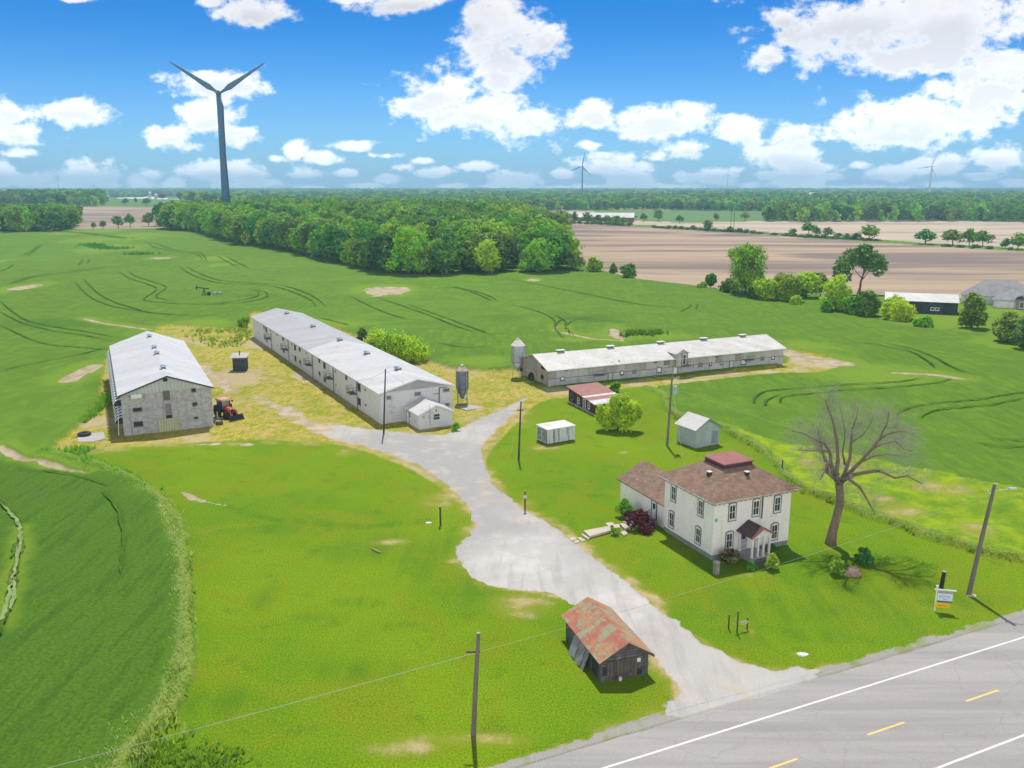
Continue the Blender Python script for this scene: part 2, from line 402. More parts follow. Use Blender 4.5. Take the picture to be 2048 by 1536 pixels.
def area(pts, sm=True, margin=12.0, world_pts=None):
    """signed distance in metres, positive inside"""
    w = np.array(world_pts) if world_pts is not None else gpoly(pts, True, sm)
    r = np.full(X.shape, -1e3)
    lo = w.min(0) - margin; hi = w.max(0) + margin
    k = np.where((X > lo[0]) & (X < hi[0]) & (Y > lo[1]) & (Y < hi[1]))[0]
    x = X[k]; y = Y[k]; ins = np.zeros(x.shape, bool); n = len(w)
    for i in range(n):
        a = w[i]; b = w[(i+1) % n]
        if a[1] == b[1]: continue
        c = ((a[1] > y) != (b[1] > y)) & (x < (b[0]-a[0])*(y-a[1])/(b[1]-a[1]) + a[0]); ins ^= c
    d = seg_dist(x, y, w, True); r[k] = np.where(ins, d, -d)
    return r
def line(pts, margin=6.0):
    w = gpoly(pts, False); r = np.full(X.shape, 1e3)
    lo = w.min(0) - margin; hi = w.max(0) + margin
    k = np.where((X > lo[0]) & (X < hi[0]) & (Y > lo[1]) & (Y < hi[1]))[0]
    r[k] = seg_dist(X[k], Y[k], w, False); return r
nA = fbm(X, Y, 3.0, 4, 11) - 0.5; nB = fbm(X, Y, 0.9, 3, 23) - 0.5; nC = fbm(X, Y, 14.0, 4, 31) - 0.5
pix = np.maximum(Y, 46) / FPX * 2       # size of a picture element there, m
def edge(sd, w=0.25, n=0.8): # soft, ragged inside-mask
    w = np.maximum(w, pix * 0.8)
    return sstep(sd + (nA * 1.0 + nB * 0.8) * n, -w, w)

lawn_left = [(105,905),(190,897),(300,893),(420,884),(520,880),(600,884),(690,892),(790,925),(860,960),(905,1000),(940,1040),(915,1070),(897,1102),(925,1150),
             (985,1192),(1060,1200),(1140,1225),(1230,1290),(1320,1370),(1330,1400),(1240,1450),(1120,1500),(960,1560),(700,1760),(150,1780),(190,1640),
             (262,1500),(335,1420),(366,1330),(372,1200),(362,1100),(340,1030),(300,985),(240,950),(170,925)]
lawn_right = [(985,900),(1030,850),(1080,805),(1150,792),(1290,772),(1322,785),(1335,805),(1360,835),(1430,850),(1500,885),(1555,925),(1590,968),(1680,1008),(1760,1038),
              (1900,1087),(2048,1120),(2300,1175),(2900,1330),(2700,1330),(2300,1235),(2048,1225),(1900,1268),(1760,1310),(1640,1345),(1560,1342),(1480,1322),
              (1400,1280),(1320,1218),(1250,1160),(1180,1110),(1120,1062),(1060,1028),(1020,1000),(985,960),(972,925)]
drive = [(1700,1330),(1590,1350),(1490,1328),(1410,1290),(1330,1228),(1260,1170),(1190,1118),(1130,1070),(1070,1032),(1025,1004),(990,968),(968,930),(962,900),
         (985,868),(1020,835),(1042,806),(1052,796),(1020,812),(960,838),(905,862),(880,870),(800,865),(740,858),(680,850),(630,850),(650,872),(720,890),(790,912),(850,938),
         (900,975),(935,1015),(950,1045),(935,1075),(915,1100),(935,1140),(975,1170),(1040,1180),(1110,1190),(1170,1218),(1240,1268),(1320,1330),(1355,1375),
         (1350,1410),(1300,1445),(1200,1480),(1120,1530),(1500,1480),(1700,1400)]
yard = [(105,905),(140,870),(190,815),(203,770),(210,735),(228,700),(300,668),(330,652),(400,655),(470,658),(500,645),(512,625),(640,650),(800,700),(905,738),(1000,742),(1030,742),
        (1095,780),(1300,762),(1560,730),(1573,702),(1640,712),(1685,728),(1640,748),(1560,750),(1440,762),(1300,778),(1150,795),(1080,808),(1035,850),
        (985,900),(975,930),(990,965),(930,1010),(840,960),(700,900),(600,888),(520,882),(420,886),(300,895),(190,900)]
meadow = [(1430,848),(1500,872),(1560,895),(1650,905),(1740,925),(1850,952),(2048,985),(2300,1030),(2900,1130),(2900,1330),(2300,1175),(2048,1120),(1900,1087),(1760,1038),(1680,1008),(1590,968),(1555,925),(1500,885)]
verge_top = [(350,655),(420,640),(480,650),(500,690),(470,705),(440,680),(400,690),(360,680)]
behind_white = [(640,640),(740,668),(860,705),(920,735),(1010,736),(1010,746),(900,742),(800,735),(700,700),(600,655)]
RA = np.array(G(1230, 1530)); RB = np.array(G(2048, 1275)); rdir = (RB-RA)/np.linalg.norm(RB-RA); rnor = np.array([-rdir[1], rdir[0]])
rd0 = (X-RA[0])*rnor[0] + (Y-RA[1])*rnor[1]; sdr = (X-RA[0])*rdir[0] + (Y-RA[1])*rdir[1]
sdl1 = area(lawn_left); sdl2 = area(lawn_right); sdd = area(drive); sdy = area(yard); sdm = area(meadow, margin=20)
m_lawn = np.maximum(edge(sdl1, 0.3, 0.5), edge(sdl2, 0.25, 0.35)); m_drive = edge(sdd, 0.2, 1.1); m_yard = edge(sdy, 0.5, 1.2); m_meadow = edge(sdm, 0.4, 1.0)

# far fields, by their corners on the ground
brown1 = [(1075,448),(1200,452),(1310,457),(1400,461),(1500,467),(1600,475),(1760,486),(1850,492),(2048,504),(2300,520),(2600,545),(2600,640),(2300,618),(2048,604),(1765,592),(1600,590),(1450,582),
          (1400,574),(1280,560),(1215,545),(1190,538),(1130,520),(1080,480)]
brown2 = [(1090,446),(1100,425),(1180,428),(1240,441),(1310,444),(1380,446),(1520,442),(1560,441),(1640,442),(1760,440),(1900,441),(2048,445),(2600,452),(2600,530),(2300,512),(2048,498),(1850,487),(1760,480),(1600,470),(1500,463),(1400,457),(1310,453),(1200,448)]
brown3 = [(-300,420),(100,424),(180,421),(350,421),(420,440),(420,462),(150,463),(-300,465)]
green2 = [(1245,424),(1380,420),(1535,421),(1532,441),(1380,445),(1300,441),(1245,440)]
green3 = [(200,405),(340,405),(430,412),(430,420),(200,420)]
tan4 = [(205,399),(345,398),(430,402),(430,405),(205,404)]
tan5 = [(1190,409),(1340,413),(1340,420),(1230,420),(1180,416)]
tan6 = [(1060,418),(1170,421),(1200,424),(1090,426)]
def fe(p, n=2.0): return edge(area(p, False, 60), 1.0, n)
m_brown = np.maximum.reduce([fe(brown1, 1.2), fe(brown2), fe(brown3)]); m_tan = np.maximum.reduce([fe(tan4, 8), fe(tan5, 5), fe(tan6, 5)])
m_fgreen = np.maximum(fe(green2, 4), fe(green3, 5))
m_brownpale = fe(brown2)

cell = vnoise(X/420.0, Y/260.0, 91); cell2 = vnoise(X/300.0+7, Y/200.0, 55); farm = sstep(Y, 1500, 1900)
m_tan = np.maximum(m_tan, farm*sstep(cell, .55, .60)); m_fgreen = np.maximum(m_fgreen, farm*sstep(cell2, .45, .5)*(1-m_tan))
# bare patches, wheel marks, washes
def ell(cx, cy, rx, ry):
    g = G(cx, cy); ax = rx/FPX*hypot(g[1], H); ay = abs(G(cx, cy+ry)[1]-G(cx, cy-ry)[1])/2
    q = np.sqrt(((X-g[0])/ax)**2+((Y-g[1])/ay)**2); q = q + nC*1.3 + nA*0.9 + nB*0.3
    return q
CREST = 0.0
m_pale = np.zeros_like(X); m_ylw = np.zeros_like(X); m_trk = np.zeros_like(X); m_lush = np.zeros_like(X); m_dry = np.zeros_like(X)
for c in [(48,577,26,8),(765,584,40,8),(1235,672,14,12),(1068,562,12,3),(318,518,20,2.5),(210,494,25,2),(8,523,8,2),(1960,752,0.1,0.1),(95,690,0.1,0.1)]:
    q = ell(*c); m_pale = np.maximum(m_pale, sstep(q, 1.15, 0.8)); m_ylw = np.maximum(m_ylw, sstep(q, 2.1, 1.2))
for c in [(1230,672,50,12),(1150,682,50,5),(1330,674,55,8),(1620,700,60,14),(1850,600,160,22),(2000,690,60,12),(1750,750,150,20),(190,745,60,18),(640,652,90,8),(960,728,70,10),(1860,640,90,20),(390,655,60,16),
          (1420,700,0.1,0.1),(440,532,18,4),(170,468,60,5),(240,480,70,8),(420,520,40,5),(230,500,60,8),(1975,625,70,12),(930,560,0.1,0.1)]:
    m_ylw = np.maximum(m_ylw, sstep(ell(*c), 1.5, 0.5))
for p, w in [([(1795,750),(1850,752),(1890,756),(1918,761)], 1.6),([(172,640),(200,648),(250,655),(300,662)], 1.1),([(0,898),(18,908),(42,922),(80,926),(110,936)], 0.9),([(110,936),(140,945),(170,950)], 0.5),
             ([(365,985),(400,1000),(450,1011)], 0.35),([(1575,706),(1600,714),(1640,722),(1680,730)], 3.5),([(1110,655),(1111,664)], 0.6),([(1131,655),(1133,663)], 0.6),([(190,735),(150,755),(140,765)], 2.2),
             ([(43,1066),(41,1109),(33,1145),(24,1189),(14,1234),(0,1262)], 0.32),([(1130,668),(1160,676),(1200,682),(1240,684)], 1.2)]:
    d = line(p) + nA*1.2 + nB*0.5; m_pale = np.maximum(m_pale, sstep(d, w*1.3, w*0.5)*0.9); m_ylw = np.maximum(m_ylw, sstep(d, w*3+1, w))
TR = [[(0,606),(20,623),(51,644),(102,657),(171,668),(239,681)],[(0,627),(40,648),(100,665),(170,676),(230,688)],[(150,567),(178,596),(219,615),(260,623),(297,630)],
 [(167,560),(191,586),(222,605),(260,618),(307,630),(393,635),(500,632)],[(239,546),(260,560),(290,570),(312,579),(307,589),(289,601),(297,606),(352,611),(420,612),(480,605),(512,597),(516,588),(495,583)],
 [(255,545),(275,557),(300,565),(325,573),(332,580),(312,596),(325,602),(352,607)],[(505,582),(533,589),(530,599),(478,610),(410,613)],
 [(20,569),(68,555),(137,546),(205,538),(273,534),(342,531)],[(22,571),(70,557),(137,548),(205,540)],[(359,536),(383,552),(427,567),(478,572),(547,576),(615,600),(632,618)],
 [(374,536),(393,547),(437,563),(495,569),(564,574),(622,594),(653,618)],[(434,514),(458,528),(478,538)],[(450,514),(480,530),(502,541)],[(297,488),(308,497),(342,504),(393,511),(405,524)],[(305,488),(350,502),(400,508),(414,526)],
 [(891,576),(939,586),(990,608)],[(909,577),(960,589),(997,605)],[(758,600),(837,627),(905,654),(953,671)],[(816,613),(878,635),(939,658),(984,675)],
 [(1021,613),(1076,627),(1107,644),(1110,661),(1127,681)],[(1110,634),(1130,647),(1132,659),(1151,681)],[(1110,656),(1122,645),(1144,640),(1188,639)],[(1134,655),(1150,644),(1188,641)],
 [(1001,558),(1076,572),(1178,593),(1281,613),(1383,620)],[(1709,689),(1764,697),(1819,708),(1852,726),(1869,741)],[(1764,691),(1819,702),(1862,717),(1895,735),(1917,746),(1950,755)],
 [(1600,783),(1687,776),(1797,770),(1847,761)],[(1644,789),(1753,783),(1862,774),(1906,763)],[(1790,838),(1810,826),(1856,815),(1947,807),(2045,792),(2200,780)],[(1840,844),(1859,833),(1902,823),(1978,817),(2048,804),(2200,790)],
 [(1948,893),(1993,901),(2048,902),(2150,895)],[(1978,884),(2020,888),(2048,888)],[(1559,813),(1568,801),(1611,795),(1700,789)],[(1508,814),(1511,801),(1540,788),(1620,782)],[(1530,818),(1535,806),(1560,797)],
 [(205,993),(232,1020),(246,1064),(246,1118),(241,1162)],[(0,1012),(25,1038),(39,1058),(43,1070)],[(30,1100),(26,1130)],[(28,1180),(24,1210),(8,1262),(0,1285)],[(321,1314),(299,1368),(268,1408),(223,1453)],[(285,1360),(262,1400),(230,1430)],
 [(150,1358),(190,1320),(200,1300)],[(40,950),(100,952),(160,962),(215,980)],[(0,655),(80,690),(160,700),(215,705)],[(0,748),(80,730),(170,712),(215,700)],[(1383,612),(1376,620),(1360,628)],[(1395,612),(1392,622)],
 [(700,596),(760,625),(820,645)],[(640,640),(700,655)],[(870,690),(930,700),(985,698)],[(40,515),(62,505),(75,495)],[(55,515),(70,503),(82,492)],[(155,535),(162,528),(166,520)],[(175,530),(180,520)],[(0,545),(15,540),(28,531)]]
for i, p in enumerate(TR):
    w = 0.26 if p[0][1] > 640 else 0.34
    w = np.maximum(w, np.maximum(pix*0.42, Y*Y/65930*0.26))
    w = w * (0.75+nC*0.7)
    d = line(p) + nB*0.5; m_trk = np.maximum(m_trk, 0.35*sstep(d, w*1.8, w*0.2)*np.clip(0.75+nC*1.6+nA*.8, .15, 1))
d = line([(455,1014),(520,1033),(600,1044),(680,1050),(760,1052),(850,1040)]) + nA*1.5; m_lush = np.maximum(m_lush, sstep(d, 1.4, 0.3))
for c in [(760,1095,110,30),(900,1095,80,35),(820,1140,60,35),(950,1150,50,60),(560,1060,60,10),(620,1235,45,12),(720,1205,50,10),(520,1200,30,40),(700,1340,90,25),(1100,1050,70,20),(1000,1060,0.1,0.1),(1500,1130,170,25),(450,1400,80,30),(1640,1180,140,40),(1560,1270,120,18),(100,650,120,10),(1180,640,70,10),(1000,640,60,8),(500,595,60,6),(1580,1200,200,50),(1900,1200,100,20)]:
    m_lush = np.maximum(m_lush, sstep(ell(*c), 1.4, 0.2)*0.9)
for c in [(1050,1205,55,22),(640,1140,0.1,0.1),(780,1084,40,6),(600,1230,0.1,0.1),(690,906,20,6),(350,890,60,5),(460,888,40,6),(1085,895,35,8),(540,884,20,4),(1530,1340,60,8),(880,1000,30,20),(955,895,18,35),(1040,835,30,25),
          (960,1480,110,16),(820,1490,60,20),(1310,1060,12,4),(1500,1150,6,3),(1690,940,40,14),(1620,935,20,10),(1800,1030,35,12),(1760,1010,25,8),(1945,1070,35,12),(1870,985,50,12),(200,900,60,8),(700,1150,0.1,0.1),
          (1040,1012,30,14),(1250,905,14,3),(1500,1262,8,4),(1430,1010,0.1,0.1),(1600,1308,14,4),(620,885,30,5),(930,1105,18,45)]:
    m_dry = np.maximum(m_dry, sstep(ell(*c), 2.0, 0.0)*0.62)
# straw edges left by the mower and tyres beside the drive
m_dry = np.maximum(m_dry, sstep(-sdd + nA*3.5, 2.2, -0.6) * (sdd < 0.5) * (0.35+0.9*sstep(nC, -.1, .15)) * 0.8)
m_dry = np.maximum(m_dry, sstep(np.abs(sdd)+nA*1.5+nC*1.5, 0.8, 0.0) * 0.75)
mouth = sstep(rd0+nA, 5.4, 4.2)*sstep(np.abs(sdr-13.6)+nA*1.5, 7.6, 6.2)
m_grav = np.maximum(m_drive, mouth)
for p, w in [([(650,862),(600,835),(564,820),(510,795),(466,783),(430,751),(405,732)], 1.7),([(498,664),(512,690),(535,712),(560,725),(600,750),(640,775)], 1.2),([(1330,764),(1380,757),(1480,748),(1560,742),(1640,726)], 1.1),
             ([(395,890),(440,888),(490,889)], 0.8),([(1370,757),(1480,747)], 1.5),([(925,815),(945,812),(955,816)], 1.2)]:
    d = line(p) + nA*4.0 + nB*1.2; m_pale = np.maximum(m_pale, sstep(d, w*1.7, w*0.2)*np.clip(0.62+nC*1.8, .2, .8)); m_grav = np.maximum(m_grav, sstep(d, w*1.2, w*0.2)*np.clip(0.35+nC*2, 0, .6))

m_white = np.maximum(sstep(ell(1060,1120,130,60), 1.5, .5), sstep(ell(1230,1210,90,40), 1.5, .5))*(sdd > -1)
# road frame: the near white line runs A -> B
RA = np.array(G(1230, 1530)); RB = np.array(G(2048, 1275)); rdir = (RB-RA)/np.linalg.norm(RB-RA); rnor = np.array([-rdir[1], rdir[0]])   # rnor points to the farm
rd = (X-RA[0])*rnor[0] + (Y-RA[1])*rnor[1]     # distance on the farm side of the white line
LANE = 4.62
m_shoul = sstep(rd + nA*1.6 + nB*0.6, 3.9, 3.1) * sstep(rd, -2*LANE-8, -2*LANE-6) * (1-mouth)
m_far_side = sstep(rd, -2*LANE-5, -2*LANE-7)
is_road = (rd < 2.6) & (rd > -2*LANE-3)

crop_dark = sstep(area([(-400,1780),(-400,880),(0,900),(110,935),(240,955),(330,1030),(362,1110),(372,1300),(330,1430),(250,1500),(150,1790)], margin=20) + nA*2, -3, 3)
m_crop = 1 - np.maximum.reduce([m_lawn, m_drive, m_yard, m_meadow, m_brown, m_tan, m_shoul, m_far_side])
near_d = sstep(sdd, -4.5, -3.0) * (1-m_drive)
m_lawn = np.clip(np.maximum(m_lawn, near_d*(1-m_yard)*(rd > 2)), 0, 1)
m_crop = np.clip(m_crop - near_d, 0, 1)
nearw = sstep(-Y, -900, -600)
hgt = 0.62*m_crop*nearw*(1-m_pale)*(1-0.75*m_trk*sstep(-Y, -400, -150)) + 0.75*m_meadow*(1-m_lawn)
# rank grass along the margins of the lawn
rank1 = line([(110,912),(170,925),(240,950),(300,985),(340,1030),(360,1090),(368,1170),(370,1250),(366,1330),(335,1420),(262,1510),(190,1640)])
rank2 = line([(1290,776),(1325,790),(1340,820),(1370,838),(1430,852),(1500,887),(1555,928),(1590,970),(1680,1010),(1760,1040),(1900,1089),(2048,1123),(2300,1178)])
rk = np.maximum(sstep(rank1+nA*1.6, 1.1, 0.3), sstep(rank2+nA*1.0, 0.9, 0.2))
hgt = hgt*(1-rk) + rk*(0.75 + nA*0.7)
amp = np.minimum(1.0, 14.0/np.maximum(Y, 14))
hgt = hgt + (m_crop*0.22+m_meadow*0.55)*nA*2*np.minimum(1, 120/np.maximum(Y, 100)) + (m_crop*0.20+m_meadow*0.35+m_yard*0.16+m_lawn*0.02+rk*0.5)*nB*2*amp*1.6
hgt = hgt * (1-m_drive*0.98) * (1-m_shoul)
Z = T(X, Y) + hgt
Z = np.where(is_road, -0.10, Z)
Z = np.where(is_road | (rd > 6), Z, np.minimum(Z, 0.02))
# flat where buildings and the wind pump stand is not needed: everything there is yard or lawn

attrs = {'ga': (m_lawn, m_yard, m_grav, m_meadow), 'gb': (m_brown, m_pale, m_trk, m_ylw), 'gc': (m_dry, crop_dark, m_fgreen, m_lush), 'gd': (np.maximum(m_shoul, m_far_side), m_tan, np.maximum(m_brownpale, m_white), rk)}
co = np.stack([X, Y, Z], 1).astype(np.float32)
idx = np.arange(NR*NC).reshape(NR, NC)
F = np.stack([idx[:-1,:-1], idx[:-1,1:], idx[1:,1:], idx[1:,:-1]], -1).reshape(-1, 4)
def nmesh(name, verts, quads, mats, attrs=None, smoothf=True, nside=4):
    me = bpy.data.meshes.new(name)
    me.vertices.add(len(verts)); me.vertices.foreach_set('co', np.ascontiguousarray(verts, dtype=np.float32).ravel())
    me.loops.add(quads.size); me.loops.foreach_set('vertex_index', np.ascontiguousarray(quads, dtype=np.int32).ravel())
    me.polygons.add(len(quads)); me.polygons.foreach_set('loop_start', np.arange(0, quads.size, nside, dtype=np.int32))
    me.polygons.foreach_set('loop_total', np.full(len(quads), nside, dtype=np.int32))
    for m in (mats if isinstance(mats, (list, tuple)) else [mats]): me.materials.append(m)
    if smoothf: me.polygons.foreach_set('use_smooth', np.ones(len(quads), bool))
    me.update(calc_edges=True)
    if attrs:
        for k, ch in attrs.items():
            a = me.attributes.new(k, 'FLOAT_COLOR', 'POINT'); a.data.foreach_set('color', np.stack(ch, 1).astype(np.float32).ravel())
    return me

def ground_material():
    m, N, L, b = nt("ground")
    tcn = N.new('ShaderNodeTexCoord'); O = tcn.outputs['Object']
    ch = {}
    for k in ('ga', 'gb', 'gc', 'gd'):
        a = N.new('ShaderNodeAttribute'); a.attribute_name = k; s = N.new('ShaderNodeSeparateColor'); L.new(a.outputs['Color'], s.inputs[0])
        ch[k] = (s.outputs[0], s.outputs[1], s.outputs[2], a.outputs['Alpha'])
    fine = noise(N, L, O, 3.2, 5, 0.7); vfine = noise(N, L, O, 11.0, 3, 0.7); mid = noise(N, L, O, 0.35, 5, 0.6); big = noise(N, L, O, 0.045, 4, 0.6); huge = noise(N, L, O, 0.008, 4, 0.6, dist=0.5)
    patchy = noise(N, L, O, 0.11, 6, 0.68, None, (30, 9, 0), 0.6); grain = noise(N, L, O, 5.5, 3, 0.75, None, (7, 3, 0))
    stripe = noise(N, L, O, 0.5, 4, 0.6, (1.0, 0.10, 1), None, 0.2, (0, 0, radians(-25)))
    straw = noise(N, L, O, 1.6, 6, 0.72, (1.0, 0.38, 1), None, 0.8, (0, 0, radians(-32)))
    for q in N:
        if q.bl_idname == 'ShaderNodeTexNoise': q.noise_dimensions = '2D'
    def R(v, a, b_, c=0.0, d=1.0): return ramp(N, L, v, a, b_, c, d)
    # wheat
    crop = mix(N, L, R(mid, 0.3, 0.7), (0.112, 0.232, 0.010), (0.165, 0.300, 0.014))
    rowsn = noise(N, L, O, 0.9, 3, 0.6, (1, 0.13, 1), None, 0.3, (0, 0, radians(62)))
    crop = mix(N, L, R(rowsn, 0.35, 0.7), crop, (0.092, 0.185, 0.015))
    crop = mix(N, L, R(huge, 0.35, 0.65, 0.0, 0.6), crop, (0.150, 0.285, 0.025))
    crop = mix(N, L, R(patchy, 0.40, 0.62, 0, 0.6), crop, (0.094, 0.185, 0.014)); crop = mix(N, L, R(fine, 0.45, 0.75, 0, 0.7), crop, (0.17, 0.29, 0.022)); crop = mix(N, L, R(grain, 0.5, 0.72, 0, 0.6), crop, (0.055, 0.125, 0.010))
    drill = noise(N, L, O, 1.3, 3, 0.6, (1, 0.08, 1), (2, 0, 0), 0.15, (0, 0, radians(-18)))
    dark = mix(N, L, R(fine, 0.3, 0.7), (0.052, 0.132, 0.008), (0.108, 0.215, 0.013))
    dark = mix(N, L, R(big, 0.45, 0.75, 0, 0.5), dark, (0.085, 0.150, 0.012))
    dark = mix(N, L, R(drill, 0.45, 0.7, 0, 0.5), dark, (0.030, 0.090, 0.010)); dark = mix(N, L, R(grain, 0.5, 0.75, 0, 0.6), dark, (0.11, 0.22, 0.03))
    c = mix(N, L, ch['gc'][1], crop, dark)
    c = mix(N, L, mth(N, L, 'MULTIPLY', ch['gc'][3], 0.45), c, (0.035, 0.120, 0.012))
    c = mix(N, L, R(vfine, 0.35, 0.75, 0, 0.35), c, (0.03, 0.085, 0.01))
    c = mix(N, L, ch['gc'][2], c, mix(N, L, R(mid, 0.3, 0.7), (0.10, 0.20, 0.055), (0.14, 0.24, 0.07)))
    c = mix(N, L, mth(N, L, 'MULTIPLY', ch['gb'][3], 0.8), c, mix(N, L, R(fine, 0.35, 0.65), (0.23, 0.32, 0.022), (0.12, 0.24, 0.02)))
    c = mix(N, L, mth(N, L, 'MULTIPLY', ch['gb'][2], 0.72), c, (0.014, 0.050, 0.010))
    # meadow
    mead = mix(N, L, R(mid, 0.35, 0.65), (0.27, 0.38, 0.006), (0.14, 0.27, 0.010)); mead = mix(N, L, R(fine, 0.5, 0.8), mead, (0.40, 0.38, 0.06))
    mead = mix(N, L, R(big, 0.55, 0.7, 0, 0.5), mead, (0.09, 0.19, 0.012))
    c = mix(N, L, ch['ga'][3], c, mead)
    # yard: mown hay, bare soil and short grass
    yd = mix(N, L, R(straw, 0.36, 0.62), (0.21, 0.27, 0.012), (0.50, 0.38, 0.085)); yd = mix(N, L, R(straw, 0.60, 0.78), yd, (0.60, 0.49, 0.26))
    yd = mix(N, L, R(patchy, 0.44, 0.60, 0, 0.55), yd, (0.20, 0.26, 0.012)); yd = mix(N, L, R(mid, 0.48, 0.68, 0, 0.75), yd, (0.47, 0.35, 0.14)); yd = mix(N, L, R(big, 0.52, 0.66, 0, 0.75), yd, (0.48, 0.38, 0.26)); yd = mix(N, L, R(vfine, 0.5, 0.8, 0, 0.5), yd, (0.13, 0.15, 0.02))
    c = mix(N, L, ch['ga'][1], c, yd)
    # lawn
    lw = mix(N, L, R(big, 0.32, 0.68), (0.135, 0.285, 0.002), (0.245, 0.370, 0.002)); lw = mix(N, L, R(stripe, 0.35, 0.7, 0, 0.35), lw, (0.235, 0.335, 0.004)); lw = mix(N, L, R(patchy, 0.45, 0.62, 0, 0.8), lw, (0.255, 0.305, 0.006))
    lw = mix(N, L, R(mid, 0.55, 0.8, 0, 0.55), lw, (0.065, 0.175, 0.006)); lw = mix(N, L, R(fine, 0.5, 0.85, 0, 0.6), lw, (0.24, 0.28, 0.03)); lw = mix(N, L, R(vfine, 0.36, 0.64, 0, 0.75), lw, (0.045, 0.13, 0.003)); lw = mix(N, L, R(grain, 0.5, 0.72, 0, 0.6), lw, (0.27, 0.37, 0.02)); lw = mix(N, L, R(grain, 0.5, 0.30, 0, 0.5), lw, (0.05, 0.13, 0.003))
    blot = mth(N, L, 'MULTIPLY', ch['gc'][3], R(stripe, 0.25, 0.70)); lw = mix(N, L, mth(N, L, 'MULTIPLY', blot, 0.55), lw, (0.050, 0.165, 0.006))
    c = mix(N, L, ch['ga'][0], c, lw)
    # rank grass
    rk_ = mix(N, L, R(fine, 0.35, 0.65), (0.10, 0.20, 0.016), (0.30, 0.34, 0.10))
    c = mix(N, L, mth(N, L, 'MULTIPLY', ch['gd'][3], 0.75), c, rk_)
    dry = mix(N, L, R(mid, 0.35, 0.65), (0.34, 0.28, 0.08), (0.50, 0.37, 0.20)); dry = mix(N, L, R(vfine, 0.5, 0.8, 0, 0.5), dry, (0.66, 0.56, 0.42))
    thr = mth(N, L, 'ADD', ch['gc'][0], mth(N, L, 'ADD', mth(N, L, 'MULTIPLY', mth(N, L, 'SUBTRACT', fine, 0.5), 0.7), mth(N, L, 'MULTIPLY', mth(N, L, 'SUBTRACT', mid, 0.5), 1.1)))
    c = mix(N, L, R(ch['gc'][0], 0.02, 0.6, 0, 0.6), c, (0.24, 0.27, 0.03))
    c = mix(N, L, R(thr, 0.28, 1.0, 0, 0.9), c, dry)
    # gravel and old asphalt of the drive
    gv = mix(N, L, R(big, 0.35, 0.6), (0.44, 0.42, 0.40), (0.34, 0.33, 0.325)); gv = mix(N, L, R(mid, 0.5, 0.75, 0, 0.65), gv, (0.50, 0.45, 0.39)); gv = mix(N, L, R(vfine, 0.45, 0.75, 0, 0.4), gv, (0.33, 0.33, 0.34))
    gv = mix(N, L, mth(N, L, 'MULTIPLY', ch['gd'][2], 0.7), gv, mix(N, L, R(mid, 0.35, 0.65), (0.56, 0.54, 0.515), (0.45, 0.43, 0.41)))
    rut = noise(N, L, O, 0.9, 3, 0.55, (1.0, 0.12, 1), None, 0.6, (0, 0, radians(-22))); gv = mix(N, L, R(rut, 0.50, 0.68, 0, 0.5), gv, (0.33, 0.315, 0.31))
    gv = mix(N, L, R(grain, 0.58, 0.75, 0, 0.5), gv, (0.70, 0.67, 0.62)); gv = mix(N, L, R(patchy, 0.60, 0.72, 0, 0.55), gv, (0.46, 0.37, 0.24))
    gv = mix(N, L, R(straw, 0.62, 0.76, 0, 0.55), gv, (0.50, 0.40, 0.24))
    tg = mth(N, L, 'ADD', ch['ga'][2], mth(N, L, 'MULTIPLY', mth(N, L, 'SUBTRACT', fine, 0.5), 0.7))
    c = mix(N, L, R(tg, 0.35, 0.65), c, gv)
    sh = mix(N, L, R(vfine, 0.35, 0.7), (0.36, 0.34, 0.31), (0.24, 0.23, 0.20)); sh = mix(N, L, R(mid, 0.5, 0.66, 0, 0.7), sh, (0.20, 0.25, 0.06))
    c = mix(N, L, R(mth(N, L, 'ADD', ch['gd'][0], mth(N, L, 'MULTIPLY', mth(N, L, 'SUBTRACT', fine, 0.5), 0.8)), 0.4, 0.7), c, sh)
    # bare earth
    pl = mix(N, L, R(mid, 0.3, 0.7), (0.50, 0.41, 0.31), (0.34, 0.28, 0.17)); pl = mix(N, L, R(fine, 0.55, 0.8, 0, 0.6), pl, (0.20, 0.22, 0.04))
    c = mix(N, L, R(mth(N, L, 'ADD', ch['gb'][1], mth(N, L, 'MULTIPLY', mth(N, L, 'SUBTRACT', fine, 0.5), 0.6)), 0.35, 0.7), c, pl)
    # ploughed fields with long damp bands
    band = noise(N, L, O, 0.011, 5, 0.55, (0.28, 1.5, 1), (3, 0, 0), 1.2, (0, 0, radians(4)))
    band3 = noise(N, L, O, 0.03, 5, 0.6, (0.12, 1.4, 1), (9, 4, 0), 0.8, (0, 0, radians(5)))
    band2 = noise(N, L, O, 0.05, 4, 0.6, (0.10, 1.6, 1), None, 0.4, (0, 0, radians(3)))
    br = mix(N, L, R(band2, 0.35, 0.65), (0.43, 0.325, 0.225), (0.37, 0.28, 0.195)); br = mix(N, L, R(band, 0.47, 0.60, 0, 0.9), br, (0.185, 0.145, 0.130)); br = mix(N, L, R(band3, 0.50, 0.64, 0, 0.6), br, (0.23, 0.175, 0.14))
    br = mix(N, L, mth(N, L, 'MULTIPLY', ch['gd'][2], 0.75), br, mix(N, L, R(band, 0.5, 0.62, 0, 0.6), (0.52, 0.43, 0.33), (0.30, 0.24, 0.20)))
    c = mix(N, L, ch['gb'][0], c, br)
    c = mix(N, L, ch['gd'][1], c, (0.42, 0.38, 0.24))
    L.new(c, b.inputs['Base Color']); b.inputs['Roughness'].default_value = 0.95; b.inputs['Specular IOR Level'].default_value = 0.1
    bp = N.new('ShaderNodeBump'); bp.inputs['Strength'].default_value = 0.55; bp.inputs['Distance'].default_value = 0.12
